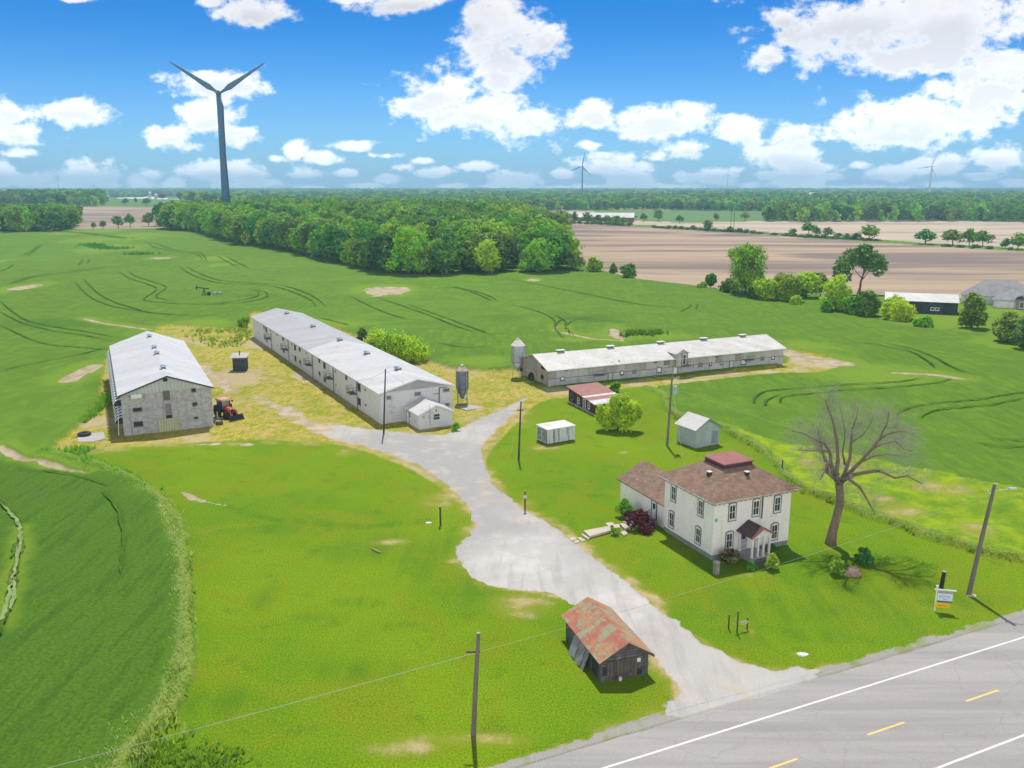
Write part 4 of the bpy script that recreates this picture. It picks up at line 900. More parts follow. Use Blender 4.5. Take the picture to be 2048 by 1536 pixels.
# ---- long grey barn on the right
q6 = lambda x, y: (960+x/3.103, 640+y/3.103)
q8 = lambda x, y: (1000+x/8.533, 660+y/8.533)
q9 = lambda x, y: (1240+x/5.689, 650+y/5.689)
GM_ = []
def grey_wall():
    m, N, L, b = nt("patched grey cladding"); t = N.new('ShaderNodeTexCoord'); O = t.outputs['Object']
    sp = N.new('ShaderNodeSeparateXYZ'); L.new(O, sp.inputs[0]); S = mth(N, L, 'ADD', sp.outputs[0], sp.outputs[1]); cv = N.new('ShaderNodeCombineXYZ'); L.new(S, cv.inputs[0]); L.new(sp.outputs[2], cv.inputs[1])
    # boards of odd colours in the upper storey, block below
    fl = N.new('ShaderNodeVectorMath'); fl.operation = 'FLOOR'; dv = N.new('ShaderNodeVectorMath'); dv.operation = 'DIVIDE'; L.new(cv.outputs[0], dv.inputs[0]); dv.inputs[1].default_value = (1.7, 2.0, 1); L.new(dv.outputs[0], fl.inputs[0])
    wn_ = N.new('ShaderNodeTexWhiteNoise'); wn_.noise_dimensions = '2D'; L.new(fl.outputs[0], wn_.inputs[0]); v = wn_.outputs['Value']
    up = mix(N, L, ramp(N, L, v, 0.0, 0.6), (0.26, 0.26, 0.255), (0.42, 0.42, 0.405)); 
    gt = mth(N, L, 'GREATER_THAN', v, 0.86); up = mix(N, L, gt, up, (0.30, 0.36, 0.26)); lt = mth(N, L, 'LESS_THAN', v, 0.14); up = mix(N, L, lt, up, (0.27, 0.235, 0.23))
    lo = mix(N, L, ramp(N, L, noise(N, L, O, 0.5, 6, 0.6), 0.35, 0.7), (0.42, 0.425, 0.455), (0.33, 0.335, 0.36))
    c = mix(N, L, mth(N, L, 'GREATER_THAN', sp.outputs[2], 2.0), lo, up)
    c = mix(N, L, ramp(N, L, noise(N, L, O, 1.3, 6, 0.65, (1, 1, 0.3)), 0.45, 0.75, 0, 0.5), c, (0.17, 0.165, 0.16))
    line_ = mth(N, L, 'LESS_THAN', mth(N, L, 'ABSOLUTE', mth(N, L, 'SUBTRACT', sp.outputs[2], 2.0)), 0.05); c = mix(N, L, line_, c, (0.09, 0.09, 0.09))
    L.new(c, b.inputs['Base Color']); b.inputs['Roughness'].default_value = 0.9; return m
def tan_wall():
    return mat("tan end cladding", (0.40, 0.355, 0.30), (0.33, 0.30, 0.265), (0.46, 0.40, 0.36), 0.6, 7, 0.85, ribs=2.4, ribdepth=0.6, streak=(0.25,0.21,0.18), streakamt=0.4)
B3 = House('grey_barn', 'long low grey barn with a white roof and small front dormer', 'barn', G(1097, 779), 24.3, 57.2, 12.6, 3.85)
gw = grey_wall(); zr3 = 5.75; cy = 6.3
mb = MB(); W3, L3, z3 = 57.2, 12.6, 3.85
mb.poly([(0,0,-.3),(W3,0,-.3),(W3,0,z3),(0,0,z3)]); mb.poly([(0,L3,-.3),(W3,L3,-.3),(W3,L3,z3),(0,L3,z3)]); mb.poly([(W3,0,-.3),(W3,L3,-.3),(W3,L3,z3),(W3,cy,zr3),(W3,0,z3)])
mb.build('wall', gw, B3.root)
mb = MB(); mb.poly([(0,0,-.3),(0,L3,-.3),(0,L3,z3),(0,cy,zr3),(0,0,z3)]); mb.build('end_wall', tan_wall(), B3.root)
mb = MB(); sl = (zr3-z3)/cy; oe = .5
mb.slab([(-.5,-oe,z3-oe*sl+.1),(W3+.5,-oe,z3-oe*sl+.1),(W3+.5,cy,zr3+.1),(-.5,cy,zr3+.1)], .12); mb.slab([(-.5,cy,zr3+.1),(W3+.5,cy,zr3+.1),(W3+.5,L3+oe,z3-oe*sl+.1),(-.5,L3+oe,z3-oe*sl+.1)], .12)
mb.build('roof', M_TIN_DIRTY, B3.root)
mb = MB(); mb.tube((-.55,-oe,z3-oe*sl),(W3+.5,-oe-.05,z3-oe*sl),.07,n=6); mb.build('gutter', M_WHITE, B3.root)
for x, y in ((500,186),(810,158),(1118,130),(1388,107),(1627,88)):
    d = ray(*q6(x, y)); # along the ridge: solve u
    best = None
    for i in range(0, 230):
        u = i*.25; w = (B3.loc[0]+u*B3.ux[0]+cy*B3.uy[0], B3.loc[1]+u*B3.ux[1]+cy*B3.uy[1], zr3+.3); a = w[1]*cos(PITCH)-(w[2]-H)*sin(PITCH); e = abs(1024+FPX*w[0]/a-q6(x, y)[0])
        if best is None or e < best[0]: best = (e, u)
    u = best[1]; b = MB(); b.box(u-.6,u+.6,cy-.35,cy+.35,zr3+.05,zr3+.4); b.box(u-.85,u+.85,cy-.5,cy+.5,zr3+.403,zr3+.52, 1); b.build('roof_vent', [MATS["vent steel dark"], M_WHITE], B3.root)
openings(B3, 'F', [(528,297,543,316),(498,352,523,376),(1090,247,1098,262)], q6, M_DARKTRIM, M_WHITE, fr=0.1)
openings(B3, 'F', [(388,397,412,428),(417,480,470,542),(1085,325,1113,360),(1015,425,1042,460),(1138,415,1164,450),(1375,390,1432,450),(1720,355,1758,390)], q9, M_DARKTRIM, M_WHITE, fr=0.14)
openings(B3, 'F', [(500,380,565,450),(890,430,940,475),(1600,360,1640,400),(140,510,185,550)], q9, mat("boarded frame", (0.2,0.2,0.2), None, None, 2, 10, 0.8), mat("board", (0.24,0.20,0.19), (0.2,0.18,0.18), None, 2, 10, 0.9), fr=0.08)
openings(B3, 'F', [(0,520,45,568)], q9, M_DARKTRIM, M_WHITE, fr=0.14)
for x, y, w, h_, mm in ((628,518,34,115,M_WHITE),(1268,462,34,110,mat("grey green door", (0.48,0.54,0.52), None, None, 2, 9, 0.6))):
    a, z = B3.hit('F', *q9(x, y)); B3.door('F', a, 0.05, 0.95, 2.0, mm, M_DARKTRIM)
a, z = B3.hit('F', *q6(808, 352)); B3.door('F', a, 0.05, 0.9, 1.95, mat("faded door", (0.5,0.54,0.5), None, None, 2, 9, 0.6), M_DARKTRIM)
for cx_, cy_ in ((q6(720, 300)), (q9(1432, 330))):
    a, z = B3.hit('F', cx_, cy_); b = MB(); b.box(a-.5,a+.5,-.06,-.004,2.15,3.7); o = b.build('loft_door', mat("greenish loft door", (0.42,0.48,0.46), None, None, 2, 9, 0.7), B3.root)
    b = MB()
    b.box(a-.6,a+1.5,-1.3,-.07,2.0,2.1)
    for q in np.linspace(-.58, 1.46, 5): b.box(a+q-.02,a+q+.02,-1.3,-1.26,2.103,3.0)
    b.box(a-.6,a+1.5,-1.3,-1.255,3.003,3.06); b.build('loading_platform', rail_m, o)
openings(B3, 'L', [(330,478,398,545),(345,640,388,712),(705,605,780,675),(700,768,748,835)], q8, M_DARKTRIM, M_DARKHOLE, fr=0.05, sill=False)
facebox(B3, 'L', q8, 500,495,590,690,'sliding_door', mat("blue grey loft door", (0.34,0.38,0.41), (0.28,0.32,0.35), None, 1.5, 8, 0.6, ribs=0.4), 0.01, 0.1)
facebox(B3, 'L', q8, 462,690,612,900,'barn_door', mat("faded cream door", (0.50,0.44,0.30), (0.42,0.37,0.27), None, 1, 8, 0.8, ribs=1.2), 0.004, 0.06)
# dormer with its loft door
a, z = B3.hit('F', *q9(690, 400)); dw = 1.45
mb = MB(); zd = 4.75
mb.hexa([(a-dw,-.5,z3-1.9),(a+dw,-.5,z3-1.9),(a+dw,cy-.8,z3),(a-dw,cy-.8,z3),(a-dw,-.5,zd),(a+dw,-.5,zd),(a+dw,cy-2.2,zd),(a-dw,cy-2.2,zd)])
mb.add([(a-dw,-.5,zd+.002),(a+dw,-.5,zd+.002),(a,-.5,zd+.8),(a-dw,cy-2.4,zd+.002),(a+dw,cy-2.4,zd+.002),(a,cy-1.2,zd+.75)], [(0,1,2),(3,5,4)]); o = mb.build('dormer', gw, B3.root)
mb = MB(); mb.slab([(a-dw-.25,-.8,zd+.0),(a,-.8,zd+.9),(a,cy-.9,zd+.85),(a-dw-.25,cy-2.6,zd+.0)],.08); mb.slab([(a,-.8,zd+.9),(a+dw+.25,-.8,zd+.0),(a+dw+.25,cy-2.6,zd+.0),(a,cy-.9,zd+.85)],.08); mb.build('dormer_roof', M_TIN_DIRTY, o)
mb = MB(); mb.box(a-.1,a+1.05,-.58,-.505,2.5,4.75); d_ = mb.build('loft_door', M_DARKTRIM, o)
mb = MB(); mb.box(a+.02,a+.16,-.64,-.582,2.5,4.7); mb.box(a+.8,a+.95,-.64,-.582,2.5,4.7); mb.box(a+.163,a+.797,-.64,-.582,4.5,4.7); mb.build('door_frame', M_WHITE, d_)
mb = MB(); mb.box(a-.2,a+2.2,-1.7,-.65,2.2,2.3)
for q in (-.15, .6, 1.3, 2.1): mb.box(a+q-.025,a+q+.025,-1.7,-1.65,2.303,3.2)
mb.box(a-.2,a+2.2,-1.7,-1.65,3.203,3.26); mb.build('loading_platform', mat("old timber", (0.14,0.12,0.10), (0.2,0.17,0.14), None, 2, 12, 0.9), o)

# ------------------------------------------------------------------ farmhouse
hq = lambda x, y: (1200+x/4.096, 880+y/4.096)
M_SIDING = mat("cream siding", (0.86, 0.83, 0.795), (0.81, 0.775, 0.735), (0.70, 0.665, 0.62), 0.6, 7, 0.7, rows=0.22, rowdark=0.88, streak=(0.45, 0.42, 0.38), streakamt=0.22)
M_SHINGLE = mat("brown shingle", (0.30, 0.195, 0.14), (0.23, 0.15, 0.108), (0.38, 0.27, 0.20), 0.8, 5, 0.9, bump=0.5, brick=(0.34, 0.13), mortar=0.62)
M_REDMETAL = mat("red flat roofing", (0.33, 0.12, 0.10), (0.27, 0.10, 0.09), (0.38, 0.17, 0.14), 0.8, 6, 0.6)
M_MAROON = mat("maroon fascia", (0.085, 0.045, 0.055), (0.06, 0.035, 0.045), None, 2, 12, 0.5)
M_FOUND = mat("foundation block", (0.30, 0.31, 0.31), (0.24, 0.25, 0.25), (0.34, 0.27, 0.22), 1.2, 9, 0.9, brick=(0.45, 0.22))
HS = House('farmhouse', 'two-storey cream farmhouse with a brown hip roof and white-pillared front porch', 'house', G(1423, 1121), 24.2, 10.1, 8.9, 6.62)
W, Ln, ze = HS.W, HS.L, HS.ze
mb = MB(); mb.box(0, W, 0, Ln, 0.55, ze); mb.build('wall', M_SIDING, HS.root)
mb = MB(); mb.box(.03, W-.03, .03, Ln-.03, -.3, 0.548); mb.build('foundation', M_FOUND, HS.root)
ov = 0.62; cx0, cx1, cy0, cy1, zc = 3.1, 7.0, 2.7, 6.2, 8.75
e0 = [(-ov,-ov,ze-.06),(W+ov,-ov,ze-.06),(W+ov,Ln+ov,ze-.06),(-ov,Ln+ov,ze-.06)]
c0 = [(cx0,cy0,zc),(cx1,cy0,zc),(cx1,cy1,zc),(cx0,cy1,zc)]
mb = MB()
for i in range(4): mb.poly([e0[i], e0[(i+1)%4], c0[(i+1)%4], c0[i]])
mb.poly([(x, y, z-.12) for x, y, z in e0]); 
for i in range(4): a, b = e0[i], e0[(i+1)%4]; mb.poly([a, b, (b[0], b[1], b[2]-.12), (a[0], a[1], a[2]-.12)])
rf = mb.build('roof', M_SHINGLE, HS.root)
mb = MB()
for i in range(4):
    a, b = Vector(e0[i]), Vector(e0[(i+1)%4]); n = Vector(((b-a).y, -(b-a).x, 0)).normalized(); t = (b-a).normalized()
    mb.hexa([a+Vector((0,0,-.16))+n*.005, b+Vector((0,0,-.16))+n*.005, b+Vector((0,0,-.16))+n*.12, a+Vector((0,0,-.16))+n*.12, a+Vector((0,0,-.02))+n*.005, b+Vector((0,0,-.02))+n*.005, b+Vector((0,0,-.02))+n*.12, a+Vector((0,0,-.02))+n*.12])
mb.build('gutter', mat("gutter", (0.45,0.42,0.38), (0.25,0.22,0.2), (0.1,0.09,0.09), 3, 12, 0.7), rf)
mb = MB()
for i in range(4):   # dentil brackets under the eaves
    a, b = Vector(e0[i]), Vector(e0[(i+1)%4]); t = (b-a).normalized(); L_ = (b-a).length; inn_ = Vector((-(b-a).y, (b-a).x, 0)).normalized()
    k = 0.4
    while k < L_-.3:
        p = a+t*k+inn_*0.18+Vector((0,0,-.36)); mb.box(p.x-.06, p.x+.06, p.y-.06, p.y+.06, p.z, p.z+.22); k += 0.55
mb.build('bracket', mat("dark bracket", (0.08,0.07,0.07), (0.3,0.28,0.26), None, 3, 12, 0.8), rf)
mb = MB(); mb.box(cx0+.08, cx1-.08, cy0+.08, cy1-.08, zc-.15, zc+.42); dk_ = mb.build('roof_deck', M_MAROON, rf)
mb = MB(); mb.box(cx0-.1, cx1+.1, cy0-.1, cy1+.1, zc+.423, zc+.53); mb.build('roof_hatch', M_REDMETAL, rf)
for x, y in ((1.9, 3.6), (5.4, 1.75)):
    zz = ze + (zc-ze)*min((x+ov)/(cx0+ov), (y+ov)/(cy0+ov)); mb = MB(); mb.box(x-.2, x+.2, y-.2, y+.2, zz-.2, zz+.28); mb.build('roof_vent', [M_DARKHOLE], rf)
    mb = MB(); mb.box(x-.23, x+.23, y-.23, y+.23, zz+.283, zz+.36); mb.build('vent_cap', M_WHITE, rf)
ch = MB(); ch.box(8.6, 9.5, 7.8, 8.6, 6.4, 7.9); ch.build('chimney', mat("pale chimney brick", (0.62,0.55,0.5), (0.5,0.42,0.38), None, 2, 9, 0.8, brick=(.22,.08)), rf)
def arched(face, px, py, w=0.86, h=1.65, d=0.0):
    a, z = HS.hit(face, *hq(px, py))
    o = HS.window(face, a, z, w, h, M_WHITE, M_GLASS, cross='hv', fr=0.09, d=d)
    # dark arched surround
    b = MB(); n = 8; pts = []
    zt = z+h/2+.01
    for i in range(n+1):
        t = pi*i/n; pts.append((a-cos(t)*(w/2+.09), zt+sin(t)*.24))
    b0 = []
    for i in range(n):
        (a0, q0), (a1, q1) = pts[i], pts[i+1]
        b.hexa([HS.P(face, a0, q0-.09, d), HS.P(face, a1, q1-.09, d), HS.P(face, a1, q1-.09, d+.08), HS.P(face, a0, q0-.09, d+.08), HS.P(face, a0, q0+.02, d), HS.P(face, a1, q1+.02, d), HS.P(face, a1, q1+.02, d+.08), HS.P(face, a0, q0+.02, d+.08)])
    for sgn in (-1, 1):
        x0 = a+sgn*(w/2+.005); x1 = a+sgn*(w/2+.09); HS.fbox(b, face, min(x0,x1), max(x0,x1), z-h/2-.1, zt, d, d+.08)
    HS.fbox(b, face, a-w/2-.09, a+w/2+.09, z-h/2-.17, z-h/2-.08, d, d+.13); b.build('surround', mat("slate trim", (0.13,0.14,0.17), (0.2,0.2,0.22), None, 3, 12, 0.7), o)
    # tympanum
    b = MB(); pl_ = [HS.P(face, p[0], p[1]-.02, d+.03) for p in pts]; b.poly(pl_); b.build('arch_panel', M_WHITE, o)
for p in ((605,437),(827,555),(587,652),(805,782)): arched('L', *p)
for p in ((1083,590),(1277,555),(1452,525),(1057,822),(1427,750)): arched('F', *p)
a, z = HS.hit('F', *hq(1170, 850)); HS.door('F', a, 0.62, 0.95, 2.05, mat("grey storm door", (0.42,0.45,0.48), None, None, 2, 10, 0.5), M_WHITE, glass=M_GLASS)
# porch
PA = a+.55; pw = 1.25
mb = MB(); mb.box(PA-pw, PA+pw, -2.3, -.005, -.2, .55); mb.build('porch_floor', mat("porch concrete", (0.42,0.41,0.40), (0.36,0.35,0.34), None, 1.5, 9, 0.9), HS.root)
for k in range(3):
    mb = MB(); mb.box(PA-.7, PA+.7, -2.303-.3*(k+1), -2.303-.3*k-.003, -.2, .55-.18*(k+1)); mb.build('step', mat("dark step", (0.16,0.15,0.14), (0.22,0.2,0.19), None, 2, 10, 0.9), HS.root)
for sx, sy in ((-1.1,-2.15),(-.35,-2.15),(.35,-2.15),(1.1,-2.15),(-1.1,-.15),(1.1,-.15)):
    mb = MB(); mb.box(PA+sx-.09, PA+sx+.09, sy-.09, sy+.09, .553, 2.75); mb.box(PA+sx-.13, PA+sx+.13, sy-.13, sy+.13, .552, .72); mb.box(PA+sx-.13, PA+sx+.13, sy-.13, sy+.13, 2.6, 2.75); mb.build('pillar', M_WHITE, HS.root)
mb = MB()
mb.box(PA-pw-.05, PA+pw+.05, -2.32, -2.0, 2.753, 2.95); mb.build('porch_beam', M_WHITE, HS.root)
mb = MB(); mb.add([(PA-pw,-2.28,2.95),(PA+pw,-2.28,2.95),(PA,-2.28,3.72),(PA-pw,-2.2,2.95),(PA+pw,-2.2,2.95),(PA,-2.2,3.72)], [(0,1,2),(5,4,3),(0,3,4,1),(1,4,5,2),(2,5,3,0)]); mb.build('porch_gable', M_WHITE, HS.root)
mb = MB(); mb.slab([(PA-pw-.3,-2.5,2.88),(PA,-2.5,3.85),(PA,-.01,3.85),(PA-pw-.3,-.01,2.88)], .09)
pr = mb.build('porch_roof', mat("dark porch shingle", (0.07,0.05,0.055), (0.10,0.07,0.07), None, 2, 8, 0.9), HS.root)
mb = MB(); mb.slab([(PA,-2.5,3.85),(PA+pw+.3,-2.5,2.88),(PA+pw+.3,-.01,2.88),(PA,-.01,3.85)], .09); mb.build('porch_roof', mat("worn brown shingle", (0.30,0.18,0.13), (0.2,0.12,0.1), None, 2, 8, 0.9), HS.root)
mb = MB()
for (ax2, az), (bx, bz) in (((PA-pw-.3, 2.88), (PA, 3.85)), ((PA, 3.85), (PA+pw+.3, 2.88))):
    mb.hexa([(ax2,-2.56,az-.17),(bx,-2.56,bz-.17),(bx,-2.503,bz-.17),(ax2,-2.503,az-.17),(ax2,-2.56,az+.03),(bx,-2.56,bz+.03),(bx,-2.503,bz+.03),(ax2,-2.503,az+.03)])
mb.build('fascia', mat("red trim", (0.42,0.09,0.07), (0.3,0.07,0.06), None, 3, 12, 0.6), pr)
mb = MB(); a2, _ = HS.hit('F', *hq(1325, 560)); mb.tube((a2,-.1,3.7),(a2,-.1,6.4),.06,n=6); mb.build('downpipe', M_MAROON, HS.root)
mb = MB(); a2, z2 = HS.hit('F', *hq(948, 658)); HS.fbox(mb, 'F', .05, .5, z2-.28, z2+.3, .003, .06); mb.build('meter_box', M_WHITE, HS.root)
mb = MB(); HS.fbox(mb, 'F', .14, .4, z2-.1, z2+.16, .063, .09); mb.build('meter', mat("green meter", (0.1,0.35,0.2), None, None, 3, 10, 0.4), HS.root)
# rear wing
RW = House('rear_wing', None, None, (0,0), 0, 5.6, 5.6, 3.05); RW.root.parent = HS.root
aw, bw = tolocal(HS, G(*hq(260, 490))) ; RW.root.location = (0.35, HS.L+.003, 0); RW.L = max(bw-HS.L, 3.6)
RW.loc = (HS.loc[0]+.35*HS.ux[0]+HS.L*HS.uy[0], HS.loc[1]+.35*HS.ux[1]+HS.L*HS.uy[1]); RW.deg = HS.deg; RW.ux, RW.uy = HS.ux, HS.uy
RW.walls(M_SIDING, 3.4, 4.75, z0=-.3); RW.gable_roof(M_SHINGLE, 3.4, 4.75, .4, .35, y0=0.0, trim=None)
a, z = RW.hit('L', *hq(447, 525)); RW.door('L', a, .55, .95, 2.05, M_WHITE, M_DARKTRIM, glass=M_GLASS)
mb = MB(); mb.box(-1.3, -.005, a-.8, a+.8, -.2, .5); mb.box(-1.8, -1.303, a-.8, a+.8, -.2, .25); mb.build('porch_step', mat("stone step", (0.40,0.38,0.34), (0.32,0.3,0.28), None, 2, 9, 0.9), RW.root)
mb = MB()
for y_ in (a-.75, a+.75): mb.tube((-.1,y_,.5),(-.1,y_,1.35),.025,n=6); mb.tube((-1.7,y_,.25),(-1.7,y_,1.0),.025,n=6); mb.tube((-.1,y_,1.35),(-1.7,y_,1.0),.025,n=6)
mb.build('hand_rail', mat("steel rail", (0.5,0.5,0.5), None, None, 3, 10, 0.4, metal=0.5), RW.root)

# ------------------------------------------------------------------ red-roofed shack by the drive
sq = lambda x, y: (1050+x/5.85, 1150+y/5.85)
M_OLDWOOD = mat("weathered boards", (0.155, 0.15, 0.155), (0.09, 0.09, 0.095), (0.26, 0.25, 0.24), 0.9, 7, 0.95, bump=0.5, rows=0.24, rowdark=0.45, streak=(0.05,0.05,0.05), streakamt=0.6)
M_OLDWOOD2 = mat("brown weathered boards", (0.16, 0.125, 0.10), (0.09, 0.08, 0.075), (0.22, 0.2, 0.18), 1.3, 7, 0.95, bump=0.5, ribs=0.3, ribdepth=0.8, streak=(0.05,0.05,0.05), streakamt=0.6)
def redroof():
    m, N, L, b = nt("peeling red tin"); t = N.new('ShaderNodeTexCoord'); O = t.outputs['Object']
    sp = N.new('ShaderNodeSeparateXYZ'); L.new(O, sp.inputs[0]); cv = N.new('ShaderNodeCombineXYZ'); L.new(sp.outputs[1], cv.inputs[0]); L.new(sp.outputs[0], cv.inputs[1])
    fl = N.new('ShaderNodeVectorMath'); fl.operation = 'FLOOR'; dv = N.new('ShaderNodeVectorMath'); dv.operation = 'DIVIDE'; L.new(cv.outputs[0], dv.inputs[0]); dv.inputs[1].default_value = (0.9, 0.55, 1); L.new(dv.outputs[0], fl.inputs[0])
    wn_ = N.new('ShaderNodeTexWhiteNoise'); wn_.noise_dimensions = '2D'; L.new(fl.outputs[0], wn_.inputs[0]); v = wn_.outputs['Value']
    n = noise(N, L, O, 1.1, 6, 0.68); n2 = noise(N, L, O, 0.45, 4, 0.6, None, (4, 0, 0))
    red = mix(N, L, v, (0.42, 0.135, 0.085), (0.34, 0.125, 0.085)); red = mix(N, L, ramp(N, L, n2, 0.40, 0.60, 0, 0.85), red, (0.42, 0.235, 0.12))
    gr = (0.27, 0.33, 0.22)
    c = mix(N, L, ramp(N, L, mth(N, L, 'ADD', n, mth(N, L, 'MULTIPLY', mth(N, L, 'SUBTRACT', v, 0.5), 0.12)), 0.50, 0.58, 0, 0.8), red, gr)
    for o_, sp_ in ((sp.outputs[1], 0.9), (sp.outputs[0], 0.55)):
        s_ = mth(N, L, 'FRACT', mth(N, L, 'DIVIDE', o_, sp_)); c = mix(N, L, mth(N, L, 'MULTIPLY', mth(N, L, 'LESS_THAN', s_, 0.05), 0.6), c, (0.16, 0.10, 0.08))
    c = mix(N, L, ramp(N, L, noise(N, L, O, 12, 3, 0.6), 0.4, 0.8, 0, 0.35), c, (0.2, 0.12, 0.09))
    L.new(c, b.inputs['Base Color']); b.inputs['Roughness'].default_value = 0.8; b.inputs['Specular IOR Level'].default_value = 0.2
    return m
SK = House('shack', 'small leaning wooden shack with a rusty red and green tin roof by the drive', 'shack', G(*sq(885, 1258)), 18.0, 4.1, 7.5, 1.95)
SK.walls([M_OLDWOOD], 2.15, 3.15)
SK.gable_roof(redroof(), 2.15, 3.15, .32, .4, t=.05, trim=mat("dark barge board", (0.07,0.06,0.055), (0.12,0.1,0.09), None, 3, 12, 0.9))
facebox(SK, 'F', sq, 955,985,1305,1240,'boarded_door', M_OLDWOOD2, 0.006, 0.06)
facebox(SK, 'F', sq, 905,1075,955,1180,'gap', M_DARKHOLE, 0.004, 0.02)
facebox(SK, 'F', sq, 1308,968,1350,1010,'white_board', M_WHITE, 0.004, 0.05)
facebox(SK, 'F', sq, 1285,1085,1365,1160,'low_opening', M_DARKHOLE, 0.004, 0.02)
mb = MB()
for i in range(5): mb.poly([(-.02-.55+.08*i*0, 0, 0)] * 0 or [(-.05,1.9+i*.62,1.95),(-.05,1.9+(i+1)*.62,1.95),(-.75,1.95+(i+1)*.6,.0+.12*(i%2)),(-.75,1.95+i*.6,.12*(i%2))])
o_ = mb.build('loose_panel', mat("grey loose boards", (0.30,0.31,0.32), (0.22,0.23,0.24), (0.38,0.39,0.4), 1.2, 8, 0.9, ribs=0.35, ribdepth=0.6), SK.root)
sol = o_.modifiers.new("t", 'SOLIDIFY'); sol.thickness = 0.04
mb = MB(); SK.fbox(mb, 'L', .5, 1.7, .1, 1.7, .004, .03); mb.build('gap', M_DARKHOLE, SK.root)
for (x, y), s_ in ((sq(940,1215), .3), (sq(1115,1222), .3)):
    g = G(x, y+3); b = MB(); b.lathe([(s_*.38,0),(s_*.5,s_*.9),(s_*.52,s_*.95),(s_*.45,s_*.97)], 10); o = b.build('white_bucket', M_WHITE, None, loc=(g[0], g[1], 0.05))
    prop(o, 'white plastic bucket lying near the %s of the shack front' % ('corner' if s_ and x < 1220 else 'middle'), 'bucket')

# ------------------------------------------------------------------ small sheds
r3 = lambda x, y: (960+x/3.103, 640+y/3.103)
BX = House('storage_box', 'white box trailer body with dark streaks standing on the lawn', 'container', G(*r3(420, 776)), 31.0, 5.0, 3.1, 2.35)
mb = MB(); mb.box(0, 5.0, 0, 3.1, .15, 2.3); mb.build('body', mat("streaked white panel", (0.68,0.71,0.72), (0.60,0.64,0.65), None, 1, 8, 0.5, ribs=1.2, ribdepth=0.3, streak=(0.10,0.15,0.15), streakamt=0.95), BX.root)
mb = MB(); mb.slab([(-.1,-.1,2.42),(5.1,-.1,2.42),(5.1,3.2,2.5),(-.1,3.2,2.5)], .12); mb.build('roof', mat("stained box roof", (0.72,0.71,0.68), (0.6,0.55,0.5), (0.45,0.24,0.19), 0.6, 6, 0.6), BX.root)
mb = MB(); BX.fbox(mb, 'L', .25, 2.85, .35, 2.15, .004, .07); d_ = mb.build('door', mat("dark scuffed door", (0.17,0.19,0.19), (0.32,0.34,0.35), (0.08,0.08,0.08), 1.5, 8, 0.6, rows=0.3), BX.root)
mb = MB(); BX.fbox(mb, 'L', 1.5, 1.58, .4, 2.1, .073, .12); mb.build('bar', M_WHITE, d_)
mb = MB(); mb.box(.2, 4.8, .2, .4, -.1, .147); mb.box(.2, 4.8, 2.7, 2.9, -.1, .147); mb.build('skid', M_DARKMETAL, BX.root)

BS = House('garden_shed', 'pale blue-grey shed with a white tin gable roof beside the field edge', 'shed', G(*r3(1337, 796)), 29.5, 4.55, 4.3, 2.9)
BS.walls(mat("blue grey boards", (0.36,0.43,0.45), (0.42,0.48,0.49), (0.28,0.33,0.35), 0.8, 8, 0.8, rows=0.3, rowdark=0.86, streak=(0.26,0.30,0.31), streakamt=0.35), 2.27, 4.25)
BS.gable_roof(M_TIN_DIRTY, 2.27, 4.25, .35, .3, t=.06, trim=mat("shed fascia", (0.24,0.28,0.30), None, None, 3, 10, 0.7))
mb = MB(); BS.fbox(mb, 'F', 1.75, 2.95, .1, 2.3, .004, .06); mb.build('door', mat("light blue door", (0.42,0.52,0.55), (0.36,0.45,0.48), None, 1.5, 9, 0.6), BS.root)
mb = MB(); BS.fbox(mb, 'F', 3.1, 4.3, .3, 2.2, .004, .03); mb.build('panel', mat("worn panel", (0.22,0.27,0.32), (0.3,0.35,0.38), None, 1.5, 9, 0.8, rows=0.3), BS.root)

RSg = G(1126, 806)
RS = House('log_shed', 'low dark log shed with a patched red and white lean-to roof', 'shed', G(1191, 831), 22, 5.6, 10.6, 1.95)
logs = mat("dark brown logs", (0.10,0.05,0.045), (0.065,0.04,0.04), (0.19,0.16,0.15), 0.9, 8, 0.9, rows=0.3, rowdark=0.35)
mb = MB(); mb.poly([(0,0,-.2),(5.6,0,-.2),(5.6,0,1.9),(0,0,1.9)]); mb.poly([(0,10.6,-.2),(5.6,10.6,-.2),(5.6,10.6,3.0),(0,10.6,2.4)]); mb.poly([(0,0,-.2),(0,10.6,-.2),(0,10.6,2.4),(0,0,1.9)]); mb.poly([(5.6,0,-.2),(5.6,10.6,-.2),(5.6,10.6,3.0),(5.6,0,1.9)]); mb.build('wall', logs, RS.root)
rr = mat("patchy red felt", (0.36,0.17,0.14), (0.30,0.15,0.13), (0.42,0.24,0.2), 0.7, 7, 0.8); rw = mat("bare white tin", (0.66,0.66,0.68), (0.5,0.47,0.46), None, 1.2, 8, 0.5)
def rz_(y): return 2.0+.075*y
for y0, y1, m_ in ((-.35,1.9,rw),(1.903,3.6,rr),(3.603,4.5,rw),(4.503,10.9,rr)):
    mb = MB(); mb.slab([(-.4,y0,rz_(y0)+.05),(6.0,y0,rz_(y0)+.25),(6.0,y1,rz_(y1)+.25),(-.4,y1,rz_(y1)+.05)], .1); mb.build('roof', m_, RS.root)
for y0, m_ in ((1.9,M_WHITE),(6.0,M_WHITE)): RS.window('L', y0+.6, 1.15, .8, 1.1, m_, M_GLASS_L, cross='h')
RS.door('L', 4.2, .1, .85, 1.75, mat("grey plank door", (0.28,0.27,0.25), None, None, 2, 10, 0.8), M_WHITE, handle=False)
RS.window('L', 9.3, 1.2, .9, 1.1, mat("blue grey frame", (0.2,0.25,0.3), None, None, 2, 10, 0.7), M_DARKHOLE)
mb = MB()
for k in range(9): mb.box(-.25-.1*(k%2), -.03, .3+k*1.15, 1.25+k*1.15, -.1, .22+.05*(k%3))
